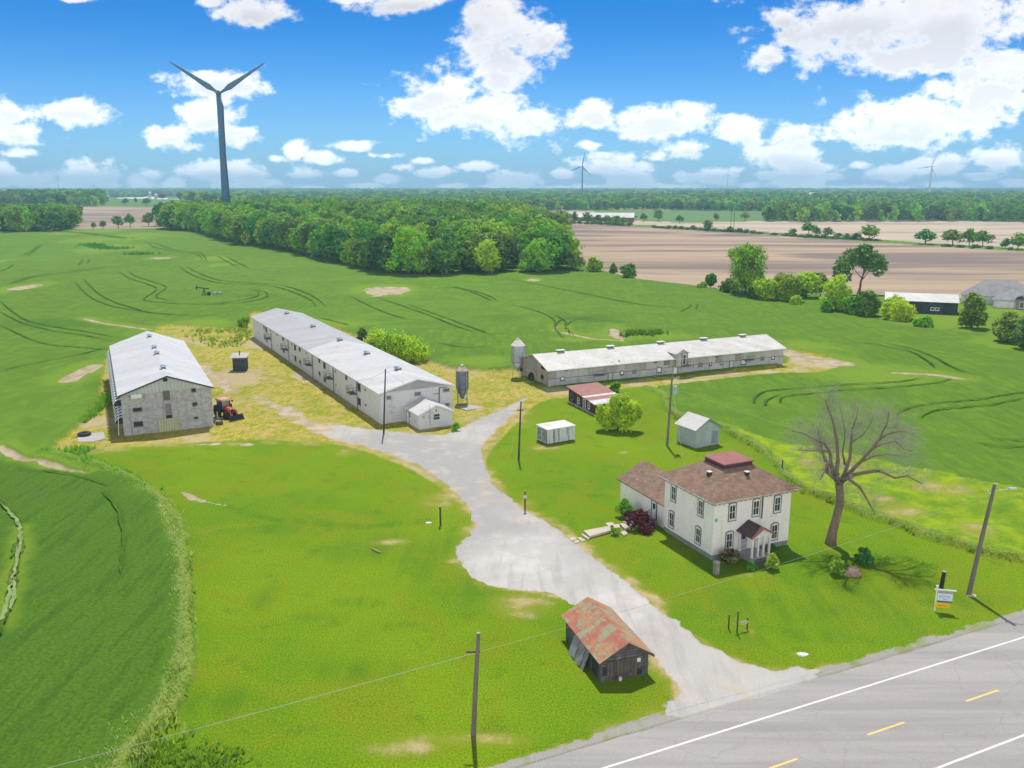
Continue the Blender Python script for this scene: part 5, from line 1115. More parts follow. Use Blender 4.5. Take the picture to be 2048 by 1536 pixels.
mb.build('stone_footing', mat("footing stone", (0.42,0.42,0.42), (0.3,0.3,0.3), None, 1.2, 8, 0.9), RS.root)

OH = House('outhouse', 'small dark outhouse with a pale lean-to roof and stove pipe between the two white-roofed barns', 'shed', G(*q4(1500, 582)), 4, 2.65, 2.4, 2.75)
OH.walls(mat("blue black boards", (0.085,0.095,0.125), (0.06,0.07,0.09), (0.14,0.15,0.18), 1.0, 9, 0.9, ribs=0.35, ribdepth=0.5), None, 0)
mb = MB(); mb.slab([(-.45,-.5,2.95),(3.1,-.5,2.95),(3.1,2.7,3.4),(-.45,2.7,3.4)], .1); mb.build('roof', M_TIN_OLD, OH.root)
mb = MB(); mb.poly([(0,0,2.75),(2.65,0,2.75),(2.65,0,2.95),(0,0,2.95)]); mb.box(0,2.65,-.03,-.003,2.45,2.9); mb.build('fascia', mat("brown fascia", (0.16,0.12,0.11), None, None, 2, 10, 0.8), OH.root)
mb = MB(); mb.tube((1.3,1.2,3.1),(1.3,1.2,4.1),.11,n=8); mb.build('stove_pipe', M_DARKMETAL, OH.root)

# ------------------------------------------------------------------ feed bins
def feed_bin(name, label, g, r, z_cone, z_bot, z_top, z_cap, mb_, mroof, ncorr=20):
    t = thing(name, label, 'feed bin', g)
    prof = []; n = int((z_top-z_bot)/.35)
    for k in range(n+1):
        z = z_bot+(z_top-z_bot)*k/n; prof += [(r*1.0, z), (r*1.02, z+(z_top-z_bot)/n*.5)]
    b = MB(); b.lathe([(r*.99, z_bot)]+prof[:-1], 24); b.build('bin_body', mb_, t, smooth=True)
    b = MB(); b.lathe([(.16, z_cone), (.2, z_cone+.1), (r, z_bot-.003)], 20); b.build('hopper', mb_, t, smooth=True)
    b = MB(); b.lathe([(r*1.06, z_top), (r*.55, z_top+(z_cap-z_top)*.62), (.28, z_cap)], 24); rf_ = b.build('roof', mroof, t)
    b = MB(); b.lathe([(.33, z_cap-.02), (.33, z_cap+.14), (.1, z_cap+.2)], 12); b.build('lid', mat("galvanised", (0.45,0.50,0.55)), rf_)
    for k in range(4):
        a = pi/4+k*pi/2; x, y = cos(a)*r*1.05, sin(a)*r*1.05; b = MB(); b.box(x-.06, x+.06, y-.06, y+.06, 0, z_top-.2); b.build('leg', mat("bin leg steel", (0.36,0.38,0.38), (0.28,0.28,0.28), None, 2, 10, 0.5, metal=0.4), t)
    b = MB()
    for k in range(4):
        a = pi/4+k*pi/2; a2 = a+pi/2; b.tube((cos(a)*r*1.05, sin(a)*r*1.05, z_cone*.6), (cos(a2)*r*1.05, sin(a2)*r*1.05, z_cone*.6+.5), .025, n=5)
    b.build('brace', MATS["bin leg steel"], t)
    return t
g1 = G(925, 806)
fb_ = feed_bin('feed_bin', 'rusty blue-grey feed bin on legs beside the white barn end', g1, 1.12, .75, 2.75, 6.0, 6.9,
         mat("rusty blue bin steel", (0.20,0.26,0.30), (0.13,0.16,0.19), (0.23,0.15,0.11), 0.9, 8, 0.5, metal=0.3, streak=(0.20,0.12,0.08), streakamt=0.7), mat("rust cone", (0.32,0.17,0.11), (0.45,0.36,0.30), (0.6,0.6,0.58), 0.9, 6, 0.7))
b = MB(); b.tube((-1.3,.4,1.9),(-.1,0,.85),.12,n=8); b.tube((.1,0,.85),(1.2,.4,1.3),.12,n=8); b.build('auger', M_WHITE, fb_)
g2 = G(1036, 754)
feed_bin('feed_bin', 'galvanised feed bin with a pink-stained cone roof behind the grey barn end', g2, 1.42, 1.2, 3.2, 6.6, 7.9,
         mat("galvanised bin", (0.40,0.46,0.52), (0.32,0.37,0.42), (0.48,0.53,0.57), 0.8, 8, 0.4, metal=0.45), mat("pink stained cone", (0.66,0.55,0.50), (0.70,0.68,0.66), (0.50,0.28,0.22), 1.2, 7, 0.6))

def slab_thing(name, label, cat, pts, z, t, m, edge=0):
    g = [G(x, y) for x, y in pts]; cx = sum(p[0] for p in g)/len(g); cy_ = sum(p[1] for p in g)/len(g)
    b = MB(); b.slab([(p[0]-cx, p[1]-cy_, z) for p in g], t, 0); o = b.build(name, m, None, loc=(cx, cy_, 0)); return prop(o, label, cat)
M_CONC = mat("old concrete", (0.46,0.43,0.41), (0.38,0.36,0.35), (0.5,0.42,0.36), 0.7, 6, 0.9)
slab_thing('concrete_pad', 'square concrete pad in the straw beside the rusty feed bin', 'slab', [q7(1530,830), q7(1700,890), q7(1860,865), q7(1770,810)], .14, .3, M_CONC)
pad = slab_thing('concrete_pad', 'grey concrete pad under an old tyre beside the block barn', 'slab', [q4(225,1165), q4(232,1110), q4(440,1085), q4(455,1140), q4(350,1165)], .10, .3, M_CONC)

def tyre(name, label, g, R_, r_, up=False, z=0.0, ang=0.0):
    b = MB(); n, m_ = 24, 10; vs = []; fs = []
    for i in range(n):
        a = 2*pi*i/n
        for j in range(m_):
            t = 2*pi*j/m_; rr_ = R_-r_+r_*cos(t)*1.0; tread = 1+.03*((i % 2) if abs(t) < 1 or t > 5.2 else 0)
            vs.append((cos(a)*rr_*tread, sin(a)*rr_*tread, r_*sin(t)*.85))
    for i in range(n):
        for j in range(m_): fs.append((i*m_+j, ((i+1)%n)*m_+j, ((i+1)%n)*m_+(j+1)%m_, i*m_+(j+1)%m_))
    b.add(vs, fs); o = b.build(name, mat("black rubber", (0.022,0.022,0.024), (0.04,0.04,0.042), None, 3, 14, 0.7), None, smooth=True, loc=(g[0], g[1], z))
    return prop(o, label, 'tyre')
t_ = tyre('tyre', 'large worn black tyre lying flat on the concrete pad', G(*q4(282,1113)), 1.0, .28, z=.35)
t_ = tyre('tyre', 'big black tractor tyre leaning on the grey barn end wall', G(*q8(520, 895)), 1.05, .3, z=.95)
t_.rotation_euler = (radians(80), 0, radians(24.3-90))

# ------------------------------------------------------------------ stepping path
st = mat("pale sandstone", (0.56,0.49,0.40), (0.48,0.42,0.35), (0.62,0.56,0.48), 0.9, 6, 0.9)
pq = lambda x, y: (850+x/3.84, 850+y/3.84)
def slabs(lst, nm, base_label, z0, step=0.0):
    for i, (pts, lab, z) in enumerate(lst):
        slab_thing(nm, lab, 'paving', [pq(*p) for p in pts], z, .25, st)
slabs([([(1110,872),(1150,866),(1165,884),(1125,893)], 'small pale paving stone nearest the drive edge', .08),
 ([(1143,895),(1170,887),(1190,900),(1158,914)], 'small square paving stone touching the drive edge', .08),
 ([(1168,870),(1195,868),(1233,888),(1205,900)], 'tilted paving stone below the two garden steps', .09),
 ([(1200,850),(1215,847),(1265,880),(1250,888)], 'narrow stone step at the foot of the long slab', .2),
 ([(1218,830),(1422,793),(1425,830),(1265,874)], 'long pale concrete slab in the garden path', .32),
 ([(1385,762),(1440,757),(1455,775),(1410,788)], 'paving stone beside the upper end of the path', .18),
 ([(1440,780),(1490,772),(1500,800),(1455,803)], 'paving stone in the middle of the path junction', .22),
 ([(1495,772),(1530,768),(1570,800),(1535,812)], 'paving stone below the house steps', .25),
 ([(1500,833),(1535,822),(1558,845),(1525,857)], 'paving stone below the round plant', .18)], 'paving_stone', '', 0)
for k in range(4):
    g = [pq(1524+k*11, 762-k*10), pq(1532+k*11, 758-k*10), pq(1597+k*8, 788-k*10), pq(1588+k*8, 795-k*10)]
    ps = [G(*q) for q in g]; cx = sum(p[0] for p in ps)/4; cyy = sum(p[1] for p in ps)/4
    b = MB(); b.slab([(p[0]-cx, p[1]-cyy, .35+.14*k) for p in ps], .6); o = b.build('garden_step', st, None, loc=(cx, cyy, 0))
    prop(o, ('lowest', 'second lowest', 'third', 'topmost')[k] + ' stone garden step beside the purple bush', 'step')

# ------------------------------------------------------------------ trees
def crown_mesh(name, seed, mats, lobes, nclump, nleaf, leaf, shell=0.62, droop=0.0, spread=0.13, mshare=None):
    """leaf sprays spread through the volume of several lobes; lobes = (cx, cy, cz, rx, ry, rz)"""
    r = np.random.RandomState(seed); L = np.array(lobes, float)
    vol = (L[:,3]*L[:,4]*L[:,5])**0.75; pick = r.choice(len(L), nclump, p=vol/vol.sum())
    d = r.normal(size=(nclump, 3)); d /= np.linalg.norm(d, axis=1)[:,None]
    rad = shell + (1-shell)*r.rand(nclump)**0.7; rad *= 1+0.18*np.sin(d[:,0]*5+seed)*np.cos(d[:,1]*4)*1.0
    cc = L[pick,:3] + d*rad[:,None]*L[pick,3:6]
    k = np.repeat(np.arange(nclump), nleaf); n = len(k)
    size = L[pick[k],3:6].mean(1)
    cs = (0.6+0.9*r.rand(nclump))[k]
    pos = cc[k] + r.normal(size=(n,3))*(spread*size*cs)[:,None]*np.array([1,1,0.7])
    pos[:,2] -= droop*np.abs(r.normal(size=n))*size*0.2
    zmin = L[:,2].min()-L[:,5].max(); pos[:,2] = np.maximum(pos[:,2], max(zmin, 0.1))
    out = pos - L[pick[k],:3]; out /= np.linalg.norm(out, axis=1)[:,None]+1e-6
    nrm = out*0.8 + r.normal(size=(n,3))*0.65 + np.array([0,0,0.45]); nrm /= np.linalg.norm(nrm, axis=1)[:,None]
    t = np.cross(nrm, r.normal(size=(n,3))); t /= np.linalg.norm(t, axis=1)[:,None]+1e-6; b = np.cross(nrm, t)
    s = leaf*(0.55+0.9*r.rand(n))[:,None]
    v = np.stack([pos - t*s*0.5, pos - b*s*0.32 + nrm*s*0.1, pos + t*s*0.55, pos + b*s*0.34 - nrm*s*0.06], 1).reshape(-1,3)
    q = np.arange(n*4).reshape(-1,4)
    me = nmesh(name, v, q, mats, smoothf=False)
    if len(mats) > 1:
        mi = (r.rand(nclump) < (mshare or 0.3)).astype(np.int32)[k]; me.polygons.foreach_set('material_index', mi)
    return me
def trunk_mesh(name, seed, h, r0, m, crown_z, nl=5, reach=0.35, lean=0.0):
    r = random.Random(seed); b = MB()
    pts = [(0,0,-.4)]; rs = [r0*1.35]; x = y = 0
    for i in range(1, 6): x += r.uniform(-.03,.03)*h+lean*h/5; y += r.uniform(-.03,.03)*h; pts.append((x, y, h*0.72*i/5)); rs.append(r0*(1-.15*i))
    b.chain(pts, rs, 8)
    for k in range(nl):
        t = 0.4+0.5*k/max(nl-1,1); i = min(int(t*5), 4); p = Vector(pts[i]).lerp(Vector(pts[i+1]), t*5-i)
        a = 2.4*k+r.random(); L = h*reach*(1.15-t*.5); d = Vector((cos(a), sin(a), .9)); 
        b.chain([p, p+d*L*.35+Vector((0,0,L*.05)), p+d*L*.7+Vector((0,0,L*.2))], [r0*.45*(1.2-t*.6), r0*.28*(1.2-t*.6), r0*.1], 6)
    me_o = b; me = bpy.data.meshes.new(name); me.from_pydata([tuple(v) for v in b.v], [], b.f); me.materials.append(m)
    me.polygons.foreach_set('use_smooth', [True]*len(b.f)); me.update(); return me
BARK = mat("bark", (0.12,0.095,0.075), (0.075,0.06,0.05), (0.2,0.17,0.14), 1.5, 9, 0.95, bump=0.5)
L_MID = leafmat("leaves mid green", (0.060,0.150,0.012), (0.105,0.215,0.014), (0.15,0.25,0.02), var=.4)
L_DARK = leafmat("leaves deep green", (0.028,0.085,0.016), (0.055,0.130,0.018), (0.085,0.17,0.02), var=.35)
L_LITE = leafmat("leaves light green", (0.10,0.22,0.010), (0.16,0.29,0.012), (0.20,0.32,0.02))
L_YEL = leafmat("leaves yellow green", (0.22,0.31,0.008), (0.31,0.38,0.010), (0.14,0.24,0.01), trans=0.4, var=0.12)
L_OLIVE = leafmat("leaves grey olive", (0.075,0.12,0.035), (0.13,0.18,0.06), (0.18,0.22,0.09))
L_PURP = leafmat("leaves purple", (0.045,0.010,0.016), (0.075,0.018,0.024), (0.03,0.008,0.014), trans=0.25, var=0.1)
def lobes_for(seed, w, h, z0=0.22, n=7, top=1.0):
    r = random.Random(seed); o = [(0, 0, h*(z0+(1-z0)*.52), w*.30, w*.30, h*(1-z0)*.44)]
    for k in range(n):
        a = 2*pi*k/n+r.uniform(-.5,.5); zz = h*(z0+(1-z0)*r.uniform(.2,.82)); f = 1-.45*max(0, (zz/h-.55))/.45
        rr = w*r.uniform(.22,.33)*f*top; q = w*r.uniform(.16,.24); o.append((cos(a)*rr, sin(a)*rr, zz, q, q, q*r.uniform(.8,1.15)))
    o.append((r.uniform(-.08,.08)*w, r.uniform(-.08,.08)*w, h*.84, w*.17, w*.17, h*.15)); return o
def tree(name, label, cat, g, w, h, mats, seed, z0=.15, nclump=420, nleaf=22, leaf=.34, trunk=True, tr=None, group=None, rz=0, spread=.13, shell=.62, nl=5, lobes=None, mshare=None, z=0.0):
    t = thing(name, label, cat, (g[0], g[1], z), rz, group)
    me = crown_mesh('crown', seed, mats, lobes or lobes_for(seed, w, h, z0), nclump, nleaf, leaf, shell, spread=spread, mshare=mshare)
    c = bpy.data.objects.new('crown', me); scene.collection.objects.link(c); c.parent = t
    if trunk:
        me = trunk_mesh('trunk', seed, h, tr or max(.10, h*.022), BARK, z0, nl); c = bpy.data.objects.new('trunk', me); scene.collection.objects.link(c); c.parent = t
    return t
def pxw(px, py, wpx): return wpx/FPX*hypot(G(px, py)[1], H)
def ptree(name, label, cat, px, py, wpx, ytop, mats, seed, **k):
    g = G(px, py); g = (g[0], g[1]+pxw(px, py, wpx)*.2); h = max(HG(px, py, ytop), .4); return tree(name, label, cat, g, pxw(px, py, wpx), h, mats, seed, **k)

# near the buildings
ptree('bush', 'large rounded yellow-green bush behind the white barn roof', 'bush', 788, 728, 128, 655, [L_YEL, L_LITE], 21, z0=.0, nclump=900, nleaf=26, leaf=.42, mshare=.25, shell=.5,
      lobes=[(-3.2,0,3.2,4.0,3.4,3.6),(1.6,.4,2.8,4.2,3.6,3.0),(4.6,-.4,2.0,3.0,2.8,2.2),(-5,0,2.2,2.2,2.4,2.2),(-.6,-1,4.6,2.6,2.5,2.2)])
ptree('bush', 'small dark bush poking up behind the white barn', 'bush', 724, 690, 24, 655, [L_DARK], 22, z0=0, nclump=160, leaf=.35)
ptree('bush', 'small round bush at the far corner of the white barn', 'bush', 487, 655, 26, 634, [L_LITE, L_MID], 23, z0=0, nclump=200, leaf=.35, trunk=False)
ptree('tree', 'bushy yellow-green tree in front of the log shed', 'tree', 1238, 866, 100, 780, [L_LITE, L_YEL], 24, z0=.02, nclump=900, nleaf=24, leaf=.30, mshare=.55, shell=.5, tr=.16,
      lobes=[(-1.7,0,2.2,1.6,1.5,1.9),(.2,.3,3.3,1.6,1.6,2.2),(1.9,-.2,3.2,1.4,1.4,2.0),(.8,-.6,1.9,1.7,1.4,1.5),(-2.6,.2,3.2,.8,.8,1.2),(3.0,.1,3.2,.9,.9,1.3),(-.6,0,4.8,.8,.8,1.1),(1.1,.2,5.0,.7,.7,1.0)])
ptree('bush', 'small dark green shrub behind the log shed', 'bush', 1231, 794, 24, 764, [L_MID, L_LITE], 25, z0=0, nclump=200, leaf=.28, mshare=.25)
ptree('bush', 'purple-leaved bush left of the house wall beside the steps', 'bush', 1288, 1064, 60, 1034, [L_PURP], 26, z0=0, nclump=420, nleaf=26, leaf=.15, trunk=False, shell=.5)
ptree('bush', 'smaller purple bush between the green shrub and the steps', 'bush', 1262, 1045, 34, 1024, [L_PURP], 27, z0=0, nclump=180, nleaf=24, leaf=.14, trunk=False, shell=.5)
ptree('bush', 'green shrub at the corner of the rear wing', 'bush', 1250, 1035, 40, 999, [L_MID, L_LITE], 28, z0=0, nclump=300, nleaf=24, leaf=.15, trunk=False, shell=.5, mshare=.2)
ptree('plant', 'small round green plant on the path junction', 'plant', 1230, 1071, 22, 1058, [L_MID], 29, z0=0, nclump=110, nleaf=20, leaf=.11, trunk=False)
ptree('bush', 'reddish green shrub against the front wall left of the porch', 'bush', 1463, 1130, 38, 1100, [L_OLIVE, L_PURP], 30, z0=0, nclump=260, nleaf=22, leaf=.14, trunk=False, mshare=.4)
ptree('bush', 'low green shrub right of the porch steps', 'bush', 1545, 1140, 30, 1108, [L_MID, L_LITE], 31, z0=0, nclump=220, nleaf=22, leaf=.14, trunk=False, mshare=.35)
ptree('bush', 'dark green shrub against the front wall right of the porch', 'bush', 1545, 1110, 26, 1092, [L_DARK], 132, z0=0, nclump=160, nleaf=20, leaf=.14, trunk=False)
ptree('bush', 'low shrub between the porch steps and the front wall shrub', 'bush', 1503, 1142, 22, 1126, [L_MID], 133, z0=0, nclump=120, nleaf=20, leaf=.13, trunk=False)
ptree('bush', 'clipped dark green bush on the lawn right of the dead tree', 'bush', 1731, 1131, 38, 1099, [L_DARK, L_MID], 32, z0=0, nclump=330, nleaf=24, leaf=.14, trunk=False, mshare=.25)
ptree('bush', 'pale-topped bush touching the boulder', 'bush', 1676, 1151, 36, 1122, [L_MID, L_LITE], 33, z0=0, nclump=300, nleaf=24, leaf=.14, trunk=False, mshare=.5)
ptree('bush', 'bright green weed clump by the annex corner', 'bush', 910, 862, 20, 846, [L_LITE], 34, z0=0, nclump=100, leaf=.25, trunk=False)

# hedge on the right beyond the wheat
HR = [('tree','tall broad dark green tree at the left end of the hedge by the wheat', 1497, 592, 106, 489, [L_MID, L_LITE], .05, .35),
 ('bush','yellow-green bush in the hedge right of the tallest tree', 1533, 603, 58, 560, [L_LITE, L_YEL], .0, .6),
 ('tree','slender mid-green tree in the hedge between two yellow bushes', 1580, 606, 56, 548, [L_MID], .1, .3),
 ('tree','bright yellow-topped tree in the hedge', 1618, 600, 62, 546, [L_YEL, L_LITE], .1, .5),
 ('tree','light green tree in the hedge in front of the leaning dark tree', 1675, 625, 62, 550, [L_LITE, L_YEL], .05, .35),
 ('bush','low green bush in the hedge beside the dark round tree', 1705, 632, 46, 594, [L_MID, L_LITE], .0, .4),
 ('tree','dark green rounded tree in the hedge left of the yellow bush', 1738, 637, 54, 582, [L_DARK, L_MID], .0, .3),
 ('bush','wide yellow bush in front of the dark barn', 1800, 644, 76, 603, [L_YEL, L_LITE], .0, .2),
 ('tree','dark upright tree in front of the grey-roofed house', 1948, 662, 60, 585, [L_DARK, L_MID], .0, .3),
 ('tree','grey-green tree in the right hedge left of the photo edge', 2020, 690, 64, 622, [L_OLIVE, L_MID], .0, .35),
 ('tree','dark grey-green tree cut by the right edge of the photo', 2070, 705, 80, 630, [L_OLIVE, L_DARK], .0, .3),
 ('bush','small shrub at the wheat corner left of the hedge', 1422, 576, 26, 548, [L_MID, L_DARK], .0, .3),
 ('bush','little bush beside the small shrub at the hedge end', 1405, 578, 22, 567, [L_MID], .0, .3),
 ('bush','low pale bush at the foot of the slender hedge tree', 1592, 612, 26, 594, [L_LITE], .0, .3),
 ('bush','low bush under the light green hedge tree', 1655, 628, 26, 600, [L_MID, L_LITE], .0, .3),
 ('bush','low scrubby bush right of the wide yellow bush', 1850, 658, 40, 638, [L_MID, L_LITE], .0, .3),
 ('tree','thin wispy tree between the yellow-topped tree and the dark tree', 1642, 598, 44, 548, [L_OLIVE, L_MID], .2, .3),
 ('bush','leafy bush on the wheat edge at the right of the woods', 1257, 558, 36, 529, [L_DARK, L_MID], .0, .3),
 ('bush','small dark bush left of the leafy wheat-edge bush', 1227, 549, 17, 527, [L_DARK], .0, .3),
 ('bush','low scrub bush at the wheat edge beyond the barn', 1196, 546, 26, 522, [L_MID, L_LITE], .0, .5),
 ('bush','rounded bush between the tall hedge tree and the yellow-green bush', 1515, 600, 44, 556, [L_DARK, L_MID], .0, .3),
 ('bush','dark bush behind the bright yellow-topped hedge tree', 1600, 594, 36, 560, [L_DARK, L_MID], .0, .3),
 ('tree','mid-green tree filling the hedge behind the low pale bush', 1560, 596, 44, 546, [L_MID, L_LITE], .0, .3),
 ('bush','dark low bush at the left foot of the tall hedge tree', 1462, 588, 40, 556, [L_DARK], .0, .3),
 ('tree','light green slender tree at the tip of the woods', 1187, 546, 30, 512, [L_LITE, L_MID], .0, .3),
 ('tree','airy pale tree second from the tip of the woods', 1150, 544, 42, 502, [L_LITE, L_OLIVE], .1, .5)]
for i, (n_, lab, x, y, w, yt, ms, z0, sh) in enumerate(HR):
    ptree(n_, lab, n_, x, y, w, yt, ms, 40+i, z0=z0, nclump=620 if w > 50 else 300, nleaf=22, leaf=.62 if y < 620 else .5, mshare=sh, shell=.52)
g = G(1716, 590); tree('tree', 'leaning dark elm-like tree with a bare trunk standing against the ploughed field', 'tree', g, 17, 17.5, [L_DARK, L_OLIVE], 70, nclump=650, nleaf=24, leaf=.55, tr=.5, spread=.10, shell=.45,
     lobes=[(-5.5,0,11,3.6,3.5,2.8),(-2.5,1,14,3.6,3.5,2.9),(1.5,0,16,3.2,3,2.3),(5,0,12.5,3.6,3.5,3),(2.4,-1,11,2.4,2.4,2.6),(-7.5,0,8.3,2.4,2,3.3),(7.6,0,10.0,2.4,2,3.4),(-4.5,0,6.5,1.6,1.6,2.4),(5.6,0,8.6,1.7,1.6,2.4),(0,1,12.5,3.5,3,2.5)], nl=7)

# isolated and hedgerow trees far off (each a thing)
protoF = []
for k, (ms, sd_) in enumerate((([L_MID, L_DARK], 81), ([L_DARK, L_MID], 82), ([L_OLIVE, L_MID], 83), ([L_MID, L_LITE], 84))):
    protoF.append((crown_mesh('crown', sd_, ms, lobes_for(sd_, 1.0, 1.0, .22), 150, 14, .085, .5, mshare=.3), trunk_mesh('trunk', sd_, 1.0, .028, BARK, .3, 4)))
protoB = [crown_mesh('crown', 90+k, [L_DARK, L_MID], [(-.2,0,.35,.3,.3,.35),(.2,0,.4,.3,.3,.4),(0,.1,.55,.25,.25,.4)], 110, 13, .10, .45, mshare=.35) for k in range(2)]
def far_tree(name, label, cat, px, py, wpx, ytop, k, group=None, bush=False):
    g = G(px, py); w = pxw(px, py, wpx); h = max(H - (ytop-YH)/FPX*g[1]*1.0, 2.0)
    t = thing(name, label, cat, (g[0], g[1], Tz(*g)), (px*7) % 6, group)
    for me in ([protoB[k % 2]] if bush else protoF[k % 4]):
        c = bpy.data.objects.new(me.name.split('.')[0], me); scene.collection.objects.link(c); c.parent = t; c.scale = (w, w, h)
    return t
ft = [(188,462,12,445,0,'small dark tree at the left end of the row by the ploughed field'),(207,461,16,442,2,'small pale tree second from the left in the field row'),(237,460,26,433,1,'round dark tree in the middle of the left field row'),
 (261,459,22,429,0,'pointed dark tree right of the round one in the left field row'),(298,458,30,427,2,'open-crowned tree nearest the woods in the left field row'),
 (1287,446,16,425,0,'small lone tree left of the pair on the far tan field'),(1316,444,24,418,1,'rounder of the two lone trees on the far tan field'),(1359,448,18,429,0,'small tree rising above the far hedgerow'),
 (1432,443,14,424,1,'small round tree in front of the far green field'),(1490,442,20,421,0,'taller tree at the right side of the far green field'),
 (1415,462,24,438,1,'dark pointed tree at the left of the long hedgerow'),(1461,465,16,450,1,'small dark tree beneath the twin radio masts'),(1585,472,20,454,1,'dark round bush-like tree at the start of the right hedgerow'),(1617,471,32,441,0,'tall tree with gaps in the middle hedgerow'),
 (1634,472,20,452,1,'lower dark tree joined to the tall gap-toothed tree'),(1655,475,24,451,2,'grey-green round tree in the middle hedgerow'),(1675,478,22,462,1,'low dark tree left of the hedgerow end'),(1692,479,18,463,0,'small tree just left of the bent end tree'),
 (1710,481,24,462,1,'low tree tucked under the hedgerow end tree'),(1738,482,44,446,0,'large bent tree ending the middle hedgerow'),(1850,490,42,454,0,'lone spreading tree at the left on the pale field edge'),
 (1905,492,50,455,0,'wide tree at the left of the umbrella-shaped group'),(1938,493,34,455,3,'middle tree of the umbrella-shaped group'),(1965,494,40,457,0,'right tree of the umbrella-shaped group'),
 (2010,499,22,472,1,'small dark tree left of the edge pair'),(2036,501,44,463,3,'flat-topped tree at the right photo edge'),
 (1078,449,18,425,2,'pale tree at the woods end beside the far hedge'),(1262,442,26,427,0,'open tree in front of the red-ended barn'),(1150,449,14,424,1,'pointed dark conifer in front of the long white roof'),(1136,449,24,427,2,'bushy tree left of the pointed conifer'),
 (1174,450,24,425,0,'ragged tree at the middle of the long white roof'),(1197,451,22,430,1,'dark tree left of the hedge block by the red barn end'),(1214,452,22,431,0,'dense tree second in the hedge block by the red barn end'),(1232,453,24,431,1,'dense tree third in the hedge block by the red barn end'),(1247,454,18,434,0,'rightmost dense tree of the hedge block by the red barn end'),
 (252,419,16,404,1,'dark conifer clump left of the far lawn'),(273,418,8,404,1,'narrow dark conifer on the far lawn'),(294,419,20,403,1,'dark conifer group right of the narrow conifer'),(326,414,16,396,2,'pale round tree on the far left pasture')]
for i, (x, y, w, yt, k, lab) in enumerate(ft): far_tree('tree', lab, 'tree', x, y, w, yt, k)
hb = []
for x in list(range(1310, 1520, 13)) + [1548] + list(range(1572, 1760, 15)) + [1893, 1920, 1950, 1978, 2020] + list(range(1090, 1260, 14)): hb.append(x)
for i, x in enumerate(hb):
    yb = float(np.interp(x, [1090, 1260, 1310, 1500, 1600, 1760, 1850, 2048], [450, 455, 458, 467, 475, 484, 492, 503]))
    s_ = 'between the two ploughed fields' if x < 1760 else 'under the umbrella-shaped trees'
    if x < 1262: s_ = 'below the trees hiding the long white roof'
    far_tree('bush', 'low dark hedgerow bush ' + s_, 'bush', x, yb, rng.uniform(15, 24), yb-rng.uniform(8, 15), i, 'hedgerow bushes ' + s_, True)

# ------------------------------------------------------------------ the woods
protoW = []
WM = [[L_MID, L_LITE], [L_DARK, L_MID], [L_MID, L_DARK], [L_LITE, L_MID], [L_DARK, L_DARK], [L_OLIVE, L_MID]]
for k, ms in enumerate(WM):
    sd_ = 100+k
    protoW.append((crown_mesh('crown', sd_, ms, lobes_for(sd_, 1.0, 1.0, .08, 11, 1.2), 420, 15, .058, .68, mshare=.35, spread=.11), trunk_mesh('trunk', sd_, 1.0, .02, BARK, .3, 4)))
wr = np.random.RandomState(4)
front_px = [(322,463),(350,466),(385,470),(420,474),(450,484),(490,493),(540,497),(590,507),(640,520),(690,530),(740,542),(790,552),(830,555),(880,552),(930,550),(980,549),(1040,549),(1090,548),(1125,546)]
front = np.array([G(*p) for p in front_px]); 
def wood_inside(x, y):
    # between the edge facing the camera and the back
    ang = x/np.maximum(y, 1); fa = front[:,0]/front[:,1]; fy = np.interp(ang, fa, front[:,1])
    back = np.interp(ang, [-.42,-.36,-.28,-.15,0,.015,.04,.062], [880,980,1000,960,900,840,720,560])
    return (ang > fa[0]) & (ang < fa[-1]) & (y > fy+4), fy, back
cand = []
tries = 0
gx, gy = np.meshgrid(np.arange(-460, 60, 11.2), np.arange(380, 1000, 11.2)); pts = np.stack([gx.ravel(), gy.ravel()], 1) + wr.uniform(-5, 5, (gx.size, 2))
ins, fy, back = wood_inside(pts[:,0], pts[:,1]); ok = ins & (pts[:,1] < back); pts = pts[ok]; dep = (pts[:,1]-fy[ok])
order = np.argsort(dep + wr.uniform(0, 6, len(dep))); pts = pts[order]; dep = dep[order]
# extra trees shoulder to shoulder along the edge
edge_pts = []
for i in range(len(front)-1):
    a, b = front[i], front[i+1]; n = max(1, int(np.linalg.norm(b-a)/7.5))
    for k in range(n): edge_pts.append(a+(b-a)*(k+wr.rand()*.5)/n + np.array([0, 3.0+wr.rand()*2]))
edge_pts = np.array(edge_pts)
NIND = 285
near_in = pts[:NIND-len(edge_pts)] if len(edge_pts) < NIND else pts[:0]
rest = pts[len(near_in):]
cols_lab = {0:'mid-green', 1:'dark green', 2:'deep green', 3:'light green', 4:'very dark green', 5:'grey-green'}
def wood_tree(p, edge_):
    k = int(wr.choice(6, p=[.26,.2,.18,.16,.10,.10])); h = wr.uniform(14, 22) if not edge_ else wr.uniform(9, 20); w = h*wr.uniform(.72,1.05)
    px_ = 1024+FPX*p[0]/(p[1]*cos(PITCH)); 
    lab = cols_lab[k] + (' leafy tree on the sunlit front edge of the woods' if edge_ else ' leafy tree crowded inside the woods behind the front row')
    t = thing('woods_tree', lab, 'tree', (p[0], p[1], Tz(*p)), wr.uniform(0, 6.28), cols_lab[k] + (' trees along the woods edge' if edge_ else ' trees inside the woods'))
    for me in protoW[k] if edge_ else protoW[k][:1]:
        c = bpy.data.objects.new(me.name.split('.')[0], me); scene.collection.objects.link(c); c.parent = t; c.scale = (w, w, h)
for p in edge_pts: wood_tree(p, True)
for p in near_in: wood_tree(p, False)
ptree('tree', 'largest bright green tree on the near bulge of the woods edge', 'tree', 828, 553, 92, 460, [L_LITE, L_YEL], 61, z0=.05, nclump=900, nleaf=24, leaf=.75, mshare=.2)
